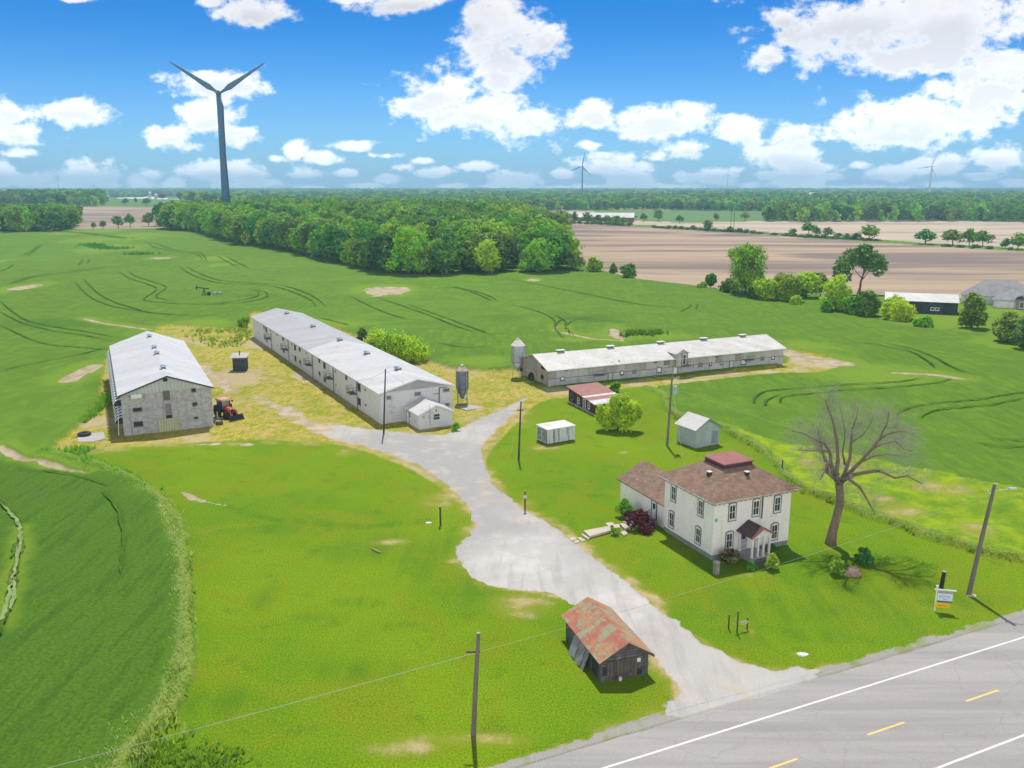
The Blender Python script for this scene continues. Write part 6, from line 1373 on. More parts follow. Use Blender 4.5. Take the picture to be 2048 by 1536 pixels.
ptree('tree', 'bright lime tree right of centre on the woods edge', 'tree', 975, 551, 60, 478, [L_LITE, L_YEL], 62, z0=.05, nclump=600, nleaf=22, leaf=.7, mshare=.2)
ptree('tree', 'big blue-green tree beside the brightest tree on the woods edge', 'tree', 885, 553, 66, 468, [L_DARK, L_MID], 63, z0=.02, nclump=700, nleaf=22, leaf=.7, mshare=.2)
ptree('tree', 'large soft light green tree at the right end of the woods', 'tree', 1078, 549, 84, 478, [L_LITE, L_MID], 64, z0=.05, nclump=800, nleaf=22, leaf=.7, mshare=.3)
ptree('tree', 'thin pinkish half-bare tree behind the right end of the woods', 'tree', 1122, 530, 44, 462, [L_OLIVE, L_PURP], 65, z0=.1, nclump=260, nleaf=14, leaf=.6, mshare=.25)
for i, (x, y) in enumerate(((832,428),(875,424),(885,426))):
    g = (x-1024)/FPX*760*1.02, 760+i*6; t = thing('conifer', ('short','tallest','middle')[i] + ' dark pointed conifer above the woods canopy', 'tree', (g[0], g[1], Tz(*g)), 0)
    me = crown_mesh('crown', 140+i, [L_DARK], [(0,0,12+2.2*j,2.6-.38*j,2.6-.38*j,2.2) for j in range(6)], 120, 12, .8, .5); c = bpy.data.objects.new('crown', me); scene.collection.objects.link(c); c.parent = t

# the body of the woods and the far forests: stuff
def forest(name, label, pts, zs, hs, ws, ks, protos, group=None):
    me = bpy.data.meshes.new(name); n = len(pts)
    me.vertices.add(n); me.vertices.foreach_set('co', np.stack([pts[:,0], pts[:,1], zs], 1).astype(np.float32).ravel())
    for nm, ty, arr in (('tk', 'INT', ks.astype(np.int32)), ('tr', 'FLOAT', wr.uniform(0, 6.28, n).astype(np.float32))):
        a = me.attributes.new(nm, ty, 'POINT'); a.data.foreach_set('value', arr)
    a = me.attributes.new('ts', 'FLOAT_VECTOR', 'POINT'); a.data.foreach_set('vector', np.stack([ws, ws, hs], 1).astype(np.float32).ravel())
    me.update()
    o = bpy.data.objects.new(name, me); scene.collection.objects.link(o)
    ng = bpy.data.node_groups.new(name+'_scatter', 'GeometryNodeTree')
    ng.interface.new_socket('Geometry', in_out='INPUT', socket_type='NodeSocketGeometry'); ng.interface.new_socket('Geometry', in_out='OUTPUT', socket_type='NodeSocketGeometry')
    N, L = ng.nodes, ng.links; gi = N.new('NodeGroupInput'); go = N.new('NodeGroupOutput'); ip = N.new('GeometryNodeInstanceOnPoints')
    jn = N.new('GeometryNodeJoinGeometry')
    gti = N.new('GeometryNodeGeometryToInstance')
    for pme in protos:
        ob = bpy.data.objects.new('leaf_clump', pme); PRO.objects.link(ob)
    ci = N.new('GeometryNodeCollectionInfo'); ci.inputs['Collection'].default_value = PRO_c(protos); ci.inputs['Separate Children'].default_value = True
    L.new(gi.outputs[0], ip.inputs['Points']); L.new(ci.outputs[0], ip.inputs['Instance']); ip.inputs['Pick Instance'].default_value = True
    def at(nm, ty):
        q = N.new('GeometryNodeInputNamedAttribute'); q.data_type = ty; q.inputs['Name'].default_value = nm; return q.outputs['Attribute']
    L.new(at('tk', 'INT'), ip.inputs['Instance Index']); L.new(at('ts', 'FLOAT_VECTOR'), ip.inputs['Scale'])
    cx_ = N.new('ShaderNodeCombineXYZ'); L.new(at('tr', 'FLOAT'), cx_.inputs[2]); e2 = N.new('FunctionNodeEulerToRotation'); L.new(cx_.outputs[0], e2.inputs[0]); L.new(e2.outputs[0], ip.inputs['Rotation'])
    L.new(ip.outputs[0], go.inputs[0])
    md = o.modifiers.new('scatter', 'NODES'); md.node_group = ng
    prop(o, label, 'trees', group, 'stuff'); return o
PRO = bpy.data.collections.new('proto_bin'); _pc = {}
def PRO_c(protos):
    key = tuple(p.name for p in protos)
    if key not in _pc:
        c = bpy.data.collections.new('leaf_shapes')
        for i, p in enumerate(protos): c.objects.link(bpy.data.objects.new('shape_%02d' % i, p))
        _pc[key] = c
    return _pc[key]
wcr = [p[0] for p in protoW]
fcr = [crown_mesh('crown', 160+k, [WM[k % 6][0]], lobes_for(160+k, 1.0, 1.0, .05, 6, 1.1), 110, 9, .13, .6) for k in range(5)]
h_ = wr.uniform(13, 23, len(rest)); forest('woods', 'dense canopy of the woods behind its front rows', rest, T(rest[:,0], rest[:,1]), h_, h_*wr.uniform(.7,1.0,len(rest)), wr.choice(6, len(rest), p=[.26,.2,.18,.16,.10,.10]), wcr)
def region(px_poly, spacing, yfar=None, hmin=12, hmax=19):
    w = np.array([G(x, max(y, YH+4)) for x, y in px_poly]); lo = w.min(0); hi = w.max(0)
    gx, gy = np.meshgrid(np.arange(lo[0], hi[0], spacing), np.arange(lo[1], hi[1], spacing)); p = np.stack([gx.ravel(), gy.ravel()], 1) + wr.uniform(-.4, .4, (gx.size, 2))*spacing
    ins = np.zeros(len(p), bool); n = len(w)
    for i in range(n):
        a = w[i]; b = w[(i+1) % n]
        if a[1] == b[1]: continue
        ins ^= ((a[1] > p[:,1]) != (b[1] > p[:,1])) & (p[:,0] < (b[0]-a[0])*(p[:,1]-a[1])/(b[1]-a[1])+a[0])
    return p[ins]
def add_forest(name, label, poly, spacing, hmin=12, hmax=19, wide=1.0, ang=.75, ks=5):
    p = region(poly, spacing); p = p[np.abs(p[:,0]/p[:,1]) < ang]; n = len(p); h = wr.uniform(hmin, hmax, n)
    return forest(name, label, p, T(p[:,0], p[:,1]), h, np.maximum(h*wr.uniform(.65,.9,n), spacing*1.0)*wide, wr.choice(ks, n), fcr), n
cnt = []
cnt.append(add_forest('forest', 'wooded block at the left edge beyond the wheat', [(-700,467),(40,467),(120,466),(150,462),(158,455),(140,446),(-100,443),(-700,443)], 9, 14, 21)[1])
cnt.append(add_forest('forest', 'blue-green wooded hill behind the left field', [(-900,420),(80,421),(210,421),(212,415),(170,402),(120,396),(-900,396)], 15, 13, 19)[1])
cnt.append(add_forest('forest', 'long wooded ridge behind the pale field at right', [(1530,443),(1600,445),(1700,444),(1900,443),(2048,443),(2700,446),(2700,402),(2048,402),(1800,402),(1640,405),(1545,414)], 13, 13, 20)[1])
cnt.append(add_forest('forest', 'distant tree belt across the centre of the plain', [(880,424),(1000,426),(1075,424),(1200,421),(1290,420),(1400,422),(1530,423),(1560,414),(1640,400),(1500,397),(1200,399),(1000,401),(700,402),(520,404),(520,413),(700,418)], 17, 12, 18)[1])
cnt.append(add_forest('forest', 'hazy woodland behind the wind turbine', [(360,414),(440,415),(520,416),(620,416),(620,404),(500,399),(430,398),(390,402)], 15, 12, 18)[1])
cnt.append(add_forest('forest', 'hazy woods along the horizon', [(-1100,394),(200,395),(420,394),(700,395),(1024,395.5),(1500,394),(2048,395),(3100,396),(3100,385.5),(1024,385.5),(-1100,385.5)], 34, 15, 26, 1.3)[1])
p = np.stack([wr.uniform(-1,1,2600), wr.uniform(0,1,2600)], 1); yy2 = 5500+p[:,1]**1.2*6500; xx = p[:,0]*.72*yy2; P3 = np.stack([xx, yy2], 1); h = wr.uniform(16, 30, len(P3))
forest('forest', 'faint tree line on the horizon', P3, T(P3[:,0], P3[:,1]), h, wr.uniform(40, 90, len(P3)), wr.choice(5, len(P3)), fcr)

# ------------------------------------------------------------------ wind turbines
M_TURB = mat("turbine grey blue paint", (0.045,0.125,0.20), (0.038,0.11,0.18), None, 0.05, 0, 0.5, spec=0.3)
M_TURBW = mat("pale turbine paint", (0.42,0.48,0.52), (0.38,0.44,0.48), None, 0.05, 0, 0.5)
def blade_mb(L, c, m):
    b = MB(); st_ = [(0,.35,.35),(.04,.36,.34),(.12,.55,.30),(.22,1.0,.22),(.4,.78,.15),(.6,.56,.10),(.8,.38,.06),(.95,.22,.04),(1.0,.05,.02)]
    n = 10; vs = []
    for t, w, th in st_:
        for i in range(n):
            a = 2*pi*i/n; vs.append((cos(a)*c*w*.5+c*(.18-.3*(w-.35)*.5)*0, sin(a)*c*th*.5, t*L))
    k = len(st_); fs = [(j*n+i, j*n+(i+1)%n, (j+1)*n+(i+1)%n, (j+1)*n+i) for j in range(k-1) for i in range(n)]+[tuple(range(n-1,-1,-1)), tuple((k-1)*n+i for i in range(n))]
    b.add(vs, fs); return b
def turbine(label, x, y, zhub, L, r0, r1, angs, yaw, m, group=None, chord=.1):
    t = thing('wind_turbine', label, 'wind turbine', (x, y, Tz(x, y)), yaw, group); z0 = Tz(x, y); hz = zhub-z0
    b = MB(); b.chain([(0,0,-1),(0,0,hz*.25),(0,0,hz*.5),(0,0,hz*.75),(0,0,hz-1.5)], [r0,r0*.86+r1*.14,(r0+r1)*.5*.96,r1*1.12,r1], 20); b.build('tower', m, t, smooth=True)
    s = L/50.0
    b = MB(); b.lathe([(1.2*s,-6*s),(2.0*s,-5.2*s),(2.15*s,0),(2.1*s,2.6*s),(1.7*s,3.2*s)], 14, c=(0,0,hz), axis='y'); b.build('nacelle', m, t, smooth=True)
    b = MB(); b.lathe([(1.75*s,3.22*s),(1.7*s,4.4*s),(1.1*s,5.6*s),(.2*s,6.1*s)], 14, c=(0,0,hz), axis='y'); hb_ = b.build('hub', m, t, smooth=True)
    for a in angs:
        o = blade_mb(L, L*chord, m).build('blade', m, t, smooth=True); o.location = (0, 4.3*s, hz); o.rotation_euler = (0, radians(a), 0)
    return t
def T_at(px, D_): return ((px-1024)/FPX*(D_*cos(PITCH)+H*sin(PITCH)*0 + (H-H)*0)*1.0)
def turb_px(label, px, py_hub, D_, blade_px, r0px, r1px, angs, yaw, m, group=None, **k):
    d = ray(px, py_hub); t = D_/d[1]; x = d[0]*t; zh = H+d[2]*t; sc = FPX/(D_/cos(PITCH)*0+D_)
    L = blade_px/sc; return turbine(label, x, D_, zh, L, r0px/sc, r1px/sc, angs, yaw, m, group, **k)
turb_px('huge blue-grey wind turbine with two raised blades behind the woods', 437, 186, 870, 106, 8.2, 4.6, (-57, 57, 178), radians(8), M_TURB, chord=.105)
turb_px('pale wind turbine on the horizon near the middle of the photo', 1165, 333, 3150, 28, 1.7, 1.1, (12, 132, 252), 0.3, M_TURB, 'distant wind turbines', chord=.09)
turb_px('whitish leaning-bladed wind turbine on the horizon at the right', 1864, 333, 3000, 30, 2.2, 1.4, (25, 145, 262), 0.2, M_TURBW, 'distant wind turbines', chord=.09)
turb_px('faint tiny wind turbine left of the right-hand horizon turbine', 1456, 348, 6500, 13, .9, .6, (8, 128, 248), 0.2, M_TURBW, 'distant wind turbines', chord=.09)
turb_px('faint tiny wind turbine above the left wooded hill', 115, 357, 6500, 13, .9, .6, (-5, 115, 235), 0.2, M_TURBW, 'distant wind turbines', chord=.09)

# ------------------------------------------------------------------ poles, wires, posts
M_POLE = mat("grey weathered pole", (0.20,0.175,0.15), (0.14,0.125,0.11), (0.28,0.25,0.22), 0.9, 10, 0.95, bump=0.4, stretch=(6,6,.5))
M_POLED = mat("dark pole", (0.085,0.075,0.065), (0.05,0.045,0.04), None, 0.9, 10, 0.95, stretch=(6,6,.5))
M_WIRE = mat("pale cable", (0.34,0.36,0.28), None, None, 1, 0, 0.5)
M_CER = mat("insulator", (0.6,0.62,0.62), (0.4,0.42,0.42), None, 3, 0, 0.3)
def pole(label, px, py, top, r=.15, m=None, name='utility_pole', cat='pole', arms=()):
    g = G(px, py); Yb = g[1]; d = ray(*top); tt = Yb/d[1]; tip = Vector((d[0]*tt-g[0], 0, H+d[2]*tt))
    t = thing(name, label, cat, g, 0); b = MB(); b.chain([(0,0,-.5), tuple(tip*.5), tuple(tip)], [r*1.15, r*.95, r*.75], 10); o = b.build('pole', m or M_POLE, t, smooth=False)
    b = MB(); b.lathe([(r*.76,0),(r*.6,.03)], 10, c=(tip.x, 0, tip.z)); b.build('pole_top', mat("pale cut wood", (0.5,0.46,0.38), (0.4,0.36,0.3), None, 3, 10, 0.9), t)
    return t, Vector((g[0]+tip.x, g[1], tip.z))
pA, tA = pole('tall grey utility pole standing in the front lawn by the photo bottom', 946, 1468, (957, 1266), .17)
b = MB(); z = tA.z-1.5; b.box(-.45+.05,.55,-.05,.05,z,z+.1); b.build('bracket', M_DARKMETAL, pA)
pB, tB = pole('leaning utility pole with a lamp bracket at the right by the road', 1936, 1190, (1990, 968), .2)
lx = tB.x-43.5
b = MB(); lx = tB.x-G(1936,1190)[0]; b.tube((lx,0,tB.z-.7),(lx+1.3,-.3,tB.z-.35),.045,n=6); b.tube((lx,0,tB.z-.95),(lx-.6,.1,tB.z-.9),.04,n=6); b.build('lamp_arm', M_CER, pB)
b = MB(); b.box(lx+1.1,lx+1.8,-.45,-.2,tB.z-.4,tB.z-.24); b.build('lamp_head', M_CER, pB)
for k in range(3): b = MB(); b.lathe([(.05,0),(.09,.06),(.06,.18)], 8, c=(lx-.5+.4*k,.15,tB.z-.85+.3*k)); b.build('insulator', M_CER, pB)
pC, tC = pole('utility pole carrying a grey transformer in front of the grey barn', 1334, 892, (1345, 746), .17)
lx = tC.x-G(1334,892)[0]
b = MB(); b.lathe([(.30,0),(.34,.05),(.34,1.2),(.3,1.28)], 16, c=(lx+.45,-.15,tC.z-3.2)); b.build('transformer', mat("transformer grey", (0.42,0.48,0.52), (0.35,0.4,0.44), None, 1, 6, 0.4), pC)
b = MB(); b.tube((lx,0,tC.z-1.2),(lx+1.0,-.2,tC.z-.8),.05,n=6); b.tube((lx,0,tC.z-.6),(lx+.7,-.2,tC.z-1.0),.04,n=6); b.build('bracket', M_CER, pC)
for k in range(3): b = MB(); b.lathe([(.05,0),(.10,.06),(.06,.2)], 8, c=(lx+.3+.3*k,-.2,tC.z-.9+.12*k)); b.build('insulator', M_CER, pC)
pD, tD = pole('dark thin pole standing at the near corner of the white barn', 767, 868, (771, 738), .13, M_POLED)
pE, tE = pole('dark pole on the lawn left of the white box trailer', 1037, 920, (1042, 803), .13, M_POLED)
pF, tF = pole('short dark pole behind the log shed in front of the grey barn', 1234, 763, (1238, 720), .13, M_POLED)
b = MB(); b.box(-.2,.7,-.1,.1,tE.z-1.3,tE.z-1.2); b.build('bracket', M_POLED, pE)
g = G(1022,907); t = thing('guy_wire', 'yellow guard of the stay wire left of the lawn pole', 'wire', g, 0); gp = G(1037,920); b = MB(); b.tube((0,0,0),((gp[0]-g[0])*.35,(gp[1]-g[1])*.35,2.9),.045,n=6); b.build('guard', mat("yellow guard", (0.62,0.66,0.12), None, None, 1, 0, 0.5), t)
def wire(label, a, b_, sag, r=.022, m=None):
    a = Vector(a); b_ = Vector(b_); n = 24; pts = [a.lerp(b_, i/n)-Vector((0,0,4*sag*(i/n)*(1-i/n)))-a for i in range(n+1)]; q = MB(); q.chain([tuple(p) for p in pts], [r]*(n+1), 5)
    o = q.build('cable', m or M_WIRE, None, loc=tuple(a)); return prop(o, label, 'wire')
wa = Vector((tA.x, tA.y, tA.z-1.45))
d = ray(80, 1536); tt_ = 46.0/d[1]; wleft = Vector((d[0]*tt_, 46.0, H+d[2]*tt_))
dirw = (wleft-wa); wire('pale cable running from the front lawn pole out of the photo at bottom left', wa, wa+dirw*1.6, .15, .02)
wire('pale cable crossing the shack and drive from the front pole to the right pole', wa, (tB.x, tB.y, tB.z-.9), .45, .011)
wire('thin cable from the transformer pole to the farmhouse', tC-Vector((0,0,1.2)), (HS.loc[0]-1.2, HS.loc[1]+9, 6.3), .5, .014)
wire('thin cable from the short dark pole down to the transformer pole', tF-Vector((0,0,.3)), tC-Vector((0,0,.8)), .8, .016)
wire('thin cable from the barn corner pole to the white barn gable', tD-Vector((0,0,.2)), (B2.loc[0]+8*B2.ux[0], B2.loc[1]+8*B2.ux[1], 3.6), .1, .015)
wire('dark cable strung from the barn corner pole along the white barn roof', tD-Vector((0,0,.3)), (B2.loc[0]+12*B2.uy[0]-.3, B2.loc[1]+12*B2.uy[1], 5.0), .4, .015, M_POLED)
wire('thin cable from the right pole leaving across the wheat', tB-Vector((0,0,.3)), (tB.x-30, tB.y+70, 9.5), 1.0, .014)
def post(name, label, px, py, ytop, r, m, lean=0.0, cap=True, cat='post'):
    g = G(px, py); h = HG(px, py, ytop); t = thing(name, label, cat, g, 0); b = MB(); b.tube((0,0,-.3),(lean*h,0,h),r,r*.92,10); b.build('shaft', m, t)
    if cap: b = MB(); b.lathe([(r*.95,0),(r*.7,.03)], 10, c=(lean*h,0,h)); b.build('post_top', MATS["pale cut wood"], t)
    return t, h
post('wooden_post', 'thick black post with a pale top near the road sign', 1882, 1176, 1143, .2, mat("tarred wood", (0.03,0.028,0.025), (0.05,0.045,0.04), None, 2, 10, 0.9), .08)
post('wooden_post', 'single dark post on the lawn left of the drive', 881, 1051, 1013, .11, M_POLED)
pm, hm = post('marker_post', 'rusty post with a pale round disc on the right drive edge', 1050, 1021, 982, .1, mat("rusty brown post", (0.16,0.09,0.06), (0.1,0.06,0.05), None, 2, 10, 0.9))
b = MB(); b.lathe([(.05,-.1),(.24,-.09),(.24,-.03),(.05,-.02)], 14, c=(0,-.06,hm*.72), axis='y'); b.build('disc', mat("pale disc", (0.62,0.55,0.5), (0.5,0.42,0.38), None, 4, 8, 0.6), pm)
post('fence_post', 'dark thin post beside the rear corner of the farmhouse roof', 1564, 945, 920, .09, M_POLED, cap=False)
g = G(1432, 1148); pst = thing('stump_post', 'short weathered grey post at the near house corner', 'post', g, .4); b = MB(); b.box(-.24,.24,-.24,.24,0,1.3); b.build('shaft', mat("silver wood", (0.30,0.27,0.24), (0.2,0.18,0.16), (0.4,0.37,0.33), 2, 9, 0.9), pst)
b = MB(); b.box(-.27,.27,-.27,.27,1.303,1.38); b.build('post_top', MATS["pale cut wood"], pst)
# three green posts with the swag of rope and the little hanging sign
gm = mat("dark green post", (0.02,0.055,0.02), (0.035,0.08,0.025), None, 2, 10, 0.8)
for lab, px, py, yt in (('leftmost slim green post of the three on the front lawn', 1457, 1257, 1229), ('tallest of the three green posts on the front lawn', 1474, 1266, 1222), ('right green post of the three with a short shadow', 1494, 1258, 1235)):
    post('green_post', lab, px, py, yt, .065, gm)
g = G(1483, 1262); t = thing('hanging_sign', 'weathered oval board hung between the green posts', 'sign', g, .35)
b = MB(); n = 18; b.add([(cos(2*pi*i/n)*.42+.25, 0, .75+sin(2*pi*i/n)*.2) for i in range(n)]+[(cos(2*pi*i/n)*.42+.25, .04, .75+sin(2*pi*i/n)*.2) for i in range(n)], [tuple(range(n-1,-1,-1)), tuple(range(n, 2*n))]+[(i,(i+1)%n,n+(i+1)%n,n+i) for i in range(n)]); b.build('board', mat("grey board", (0.5,0.5,0.42), (0.4,0.4,0.34), None, 3, 8, 0.7), t)
b = MB(); b.chain([(-.75,0,1.15),(-.5,.0,.95),(-.25,0,.85),(-.1,0,.82)], [.05,.045,.045,.04], 6); b.chain([(-.72,0.06,1.25),(-.55,0.06,1.05),(-.35,0.06,1.0)], [.05,.045,.04], 6); b.build('rope', mat("frayed rope", (0.6,0.52,0.3), (0.3,0.26,0.15), None, 5, 10, 0.9), t)
# for-sale sign
g = G(1869, 1222); t = thing('yard_sign', 'white and yellow yard sign on a white frame near the road', 'sign', g, radians(-12))
b = MB(); b.box(-.06,.06,-.06,.06,0,2.45); b.box(-.19,1.65,-.05,.05,2.1,2.2); b.box(-.1,.1,-.1,.1,2.453,2.53); b.build('frame', M_WHITE, t)
b = MB(); b.box(.12,1.38,-.03,.03,.95,2.06); bo = b.build('panel', mat("sign white", (0.66,0.70,0.78), (0.62,0.66,0.72), None, 2, 0, 0.4), t)
b = MB(); b.box(.12,1.38,-.045,-.033,1.82,2.06); b.build('top_band', mat("mauve band", (0.36,0.33,0.38), (0.3,0.27,0.33), None, 3, 0, 0.5), bo)
b = MB(); b.box(.12,1.38,-.045,-.033,.95,1.1); b.build('blue_band', mat("blue band", (0.03,0.13,0.28), None, None, 3, 0, 0.5), bo)
b = MB()
for i, q in enumerate((.30,.46,.62,.80,.97,1.12)):
    rr = .09; pts = [(q+cos(2*pi*k/10)*rr*.8, -.045, 1.5+sin(2*pi*k/10)*rr*1.6) for k in range(10)]; pi_ = [(q+cos(2*pi*k/10)*rr*.45, -.045, 1.5+sin(2*pi*k/10)*rr*1.1) for k in range(10)]
    b.add(pts+pi_, [(k,(k+1)%10,10+(k+1)%10,10+k) for k in range(9 if i % 2 else 10)])
b.build('lettering', mat("pale teal lettering", (0.28,0.42,0.42), None, None, 3, 0, 0.5), bo)
b = MB(); b.box(.6,.95,-.045,-.034,1.2,1.26); b.build('red_line', mat("red print", (0.6,0.2,0.2), None, None, 3, 0, 0.5), bo)
b = MB(); b.box(-.02,1.2,-.08,-.062,.42,.9); b.build('rider', mat("yellow rider", (0.78,0.50,0.01), (0.75,0.42,0.01), None, 2, 0, 0.4), t)
for p in ((-.02, 1.2),): b = MB(); b.box(.2,.95,-.094,-.083,.6,.7); b.build('rider_text', mat("orange print", (0.72,0.33,0.01), None, None, 3, 0, 0.5), t)
# boulder, tile at pole foot, litter
def rock(name, label, g, sx, sy, sz, m, seed, rz=0.0, z=0):
    r = random.Random(seed); b = MB(); n, k = 14, 8; vs = []
    for j in range(k+1):
        f = pi*j/k
        for i in range(n):
            a = 2*pi*i/n; q = 1+r.uniform(-.12,.12)+.12*sin(3*a+seed); vs.append((cos(a)*sin(f)*sx*q, sin(a)*sin(f)*sy*q, max(-.1, cos(f)*sz*(1+r.uniform(-.08,.08))+sz*.35)))
    fs = [(j*n+i, j*n+(i+1)%n, (j+1)*n+(i+1)%n, (j+1)*n+i) for j in range(k) for i in range(n)]; b.add(vs, fs); o = b.build(name, m, None, loc=(g[0], g[1], z)); o.rotation_euler = (0,0,rz); return prop(o, label, 'rock' if name != 'stone' else 'stone')
rock('boulder', 'pinkish brown boulder beside the pale-topped bush', G(1704, 1150), .95, .7, .62, mat("pink granite", (0.40,0.27,0.21), (0.28,0.2,0.17), (0.5,0.38,0.3), 1.6, 8, 0.9, bump=0.6), 5)
rock('stone', 'flat pale stone at the foot of the right roadside pole', G(1944, 1192), .45, .3, .1, st, 6)
rock('stone', 'white stone in the grass near the drive mouth', G(1605, 1310), .5, .3, .12, M_WHITE, 7); rock('stone', 'white stone on the lawn left of the dark post', G(857, 1046), .35, .25, .1, M_WHITE, 8)
g = G(752, 1103); b = MB(); b.box(-.75,.75,-.08,.08,0,.14); o = b.build('plank', mat("driftwood plank", (0.34,0.25,0.17), None, None, 2, 9, 0.9), None, loc=(g[0], g[1], .04)); o.rotation_euler = (0,0,-.8); prop(o, 'short plank lying on the left lawn', 'plank')

# ------------------------------------------------------------------ orange tractor
g = G(451, 833); TRc = thing('tractor', 'orange tractor with a closed cab and front bucket parked beside the block barn', 'tractor', g, radians(-42))
M_OR = mat("orange paint", (0.62,0.115,0.035), (0.52,0.09,0.03), None, 1.5, 9, 0.4, coat=0.3); M_ORP = mat("sun-bleached orange roof", (0.70,0.38,0.32), (0.62,0.30,0.25), None, 2, 6, 0.5); M_BLK = mat("black plastic", (0.025,0.025,0.03), (0.045,0.045,0.05), None, 3, 12, 0.6)
sc_ = 1.15
def tb(b, name, m, par=None, smooth=False): o = b.build(name, m, par or TRc, smooth); return o
# x forward
b = MB(); b.box(-.9,1.9,-.32,.32,.62,.95); tb(b, 'chassis', M_BLK)
b = MB(); b.hexa([(.35,-.38,.96),(2.05,-.34,.96),(2.05,.34,.96),(.35,.38,.96),(.35,-.36,1.72),(1.95,-.3,1.5),(1.95,.3,1.5),(.35,.36,1.72)]); hd = tb(b, 'hood', M_OR)
b = MB(); b.box(2.055,2.1,-.27,.27,1.0,1.42); tb(b, 'grille', M_BLK, hd)
for s_ in (-1, 1): b = MB(); b.lathe([(.09,0),(.09,.04)], 10, c=(2.06,s_*.24,1.47), axis='x'); tb(b, 'headlight', M_WHITE, hd); b = MB(); b.box(.7,1.7,s_*.39-.008,s_*.39+.008,1.1,1.35); tb(b, 'side_vent', M_BLK, hd)
b = MB()
for x_, y_ in ((-1.05,-.62),(-1.05,.62),(.3,-.62),(.3,.62),(-.35,-.66),(-.35,.66)): b.box(x_-.04,x_+.04,y_-.04,y_+.04,1.0,2.5)
b.box(-1.1,.36,-.68,.68,.97,1.2); cabo = tb(b, 'cab', M_BLK)
b = MB(); b.box(-1.0,.27,-.61,-.60,1.25,2.45); b.box(-1.0,.27,.60,.61,1.25,2.45); b.box(.285,.3,-.57,.57,1.25,2.45); b.box(-1.06,-1.05,-.57,.57,1.25,2.45); tb(b, 'cab_glass', mat("green cab glass", (0.14,0.19,0.17), (0.3,0.36,0.33), None, 1.2, 0, 0.08, spec=0.8), cabo)
b = MB(); b.hexa([(-1.25,-.8,2.503),(.55,-.8,2.503),(.55,.8,2.503),(-1.25,.8,2.503),(-1.15,-.7,2.7),(.42,-.7,2.7),(.42,.7,2.7),(-1.15,.7,2.7)]); tb(b, 'cab_roof', M_ORP)
b = MB(); b.tube((.75,.42,1.5),(.75,.42,2.55),.05,n=8); tb(b, 'exhaust_pipe', M_BLK)
def wheel(x_, y_, R_, w_):
    b = MB(); b.lathe([(R_*.58,-w_*.5),(R_*.9,-w_*.5),(R_,-w_*.34),(R_,w_*.34),(R_*.9,w_*.5),(R_*.58,w_*.5)], 24, c=(x_,y_,R_), axis='y')
    for k in range(18):
        a = 2*pi*k/18; b.hexa([(x_+cos(a+da)*rr, y_+yy_, R_+sin(a+da)*rr) for yy_ in (-w_*.36, w_*.36) for da, rr in ((-.05,R_*.99),(.05,R_*.99),(.05,R_*1.05),(-.05,R_*1.05))])
    ty = b.build('tyre', MATS["black rubber"], None); return ty, (x_, y_, R_)
for x_, y_, R_, w_ in ((-.55,-.92,.86,.46),(-.55,.92,.86,.46),(1.45,-.75,.56,.34),(1.45,.75,.56,.34)):
    ty, c_ = wheel(x_, y_, R_, w_); e = bpy.data.objects.new('wheel', None); scene.collection.objects.link(e); e.parent = TRc; ty.parent = e
    b = MB(); s_ = 1 if y_ > 0 else -1; b.lathe([(R_*.2,-w_*.2),(R_*.57,-w_*.47),(R_*.57,w_*.47),(R_*.2,w_*.2)], 18, c=(x_,y_,R_), axis='y'); b.build('rim', M_OR, e)
for s_ in (-1, 1):
    b = MB(); b.hexa([(-1.3,s_*.7-.02,1.3),(.2,s_*.7-.02,1.35),(.2,s_*1.12,1.35),(-1.3,s_*1.12,1.3),(-1.2,s_*.7-.02,1.75),(.05,s_*.7-.02,1.8),(.05,s_*1.12,1.78),(-1.2,s_*1.12,1.73)]); tb(b, 'fender', M_BLK)
    b = MB(); b.tube((.55,s_*.5,1.35),(1.7,s_*.5,1.45),.075,n=6); b.tube((1.7,s_*.5,1.45),(2.75,s_*.5,.45),.075,n=6); b.tube((.95,s_*.5,.9),(1.75,s_*.5,1.3),.045,n=6); tb(b, 'loader_arm', M_OR)
    b = MB(); b.box(.42,.5,s_*.98-.1,s_*.98+.1,2.1,2.4); b.tube((.32,s_*.64,2.3),(.45,s_*.95,2.25),.02,n=5); tb(b, 'mirror', M_BLK)
b = MB(); n = 7; pr_ = [(2.8+.75*sin(t_)*.75, .42-.4*cos(t_)) for t_ in np.linspace(-.2, pi*.8, n)]
pr_ = [(3.45,.06),(2.95,.05),(2.75,.25),(2.78,.6),(2.95,.78)]
for i in range(len(pr_)-1):
    (x0,z0_),(x1,z1_) = pr_[i],pr_[i+1]; b.hexa([(x0,-1.05,z0_),(x0,1.05,z0_),(x1,1.05,z1_),(x1,-1.05,z1_),(x0+.03,-1.05,z0_+.04),(x0+.03,1.05,z0_+.04),(x1+.04,1.05,z1_+.03),(x1+.04,-1.05,z1_+.03)])
for s_ in (-1.05, 1.05): b.add([(x, s_, z) for x, z in pr_]+[(x, s_+.03, z) for x, z in pr_], [tuple(range(5)), tuple(range(9,4,-1))]+[(i,i+5,(i+1)%5+5,(i+1)%5) for i in range(5)])
tb(b, 'bucket', mat("dark bucket steel", (0.05,0.05,0.06), (0.09,0.09,0.1), (0.16,0.12,0.16), 2, 9, 0.5, metal=0.3))
TRc.scale = (sc_, sc_, sc_)
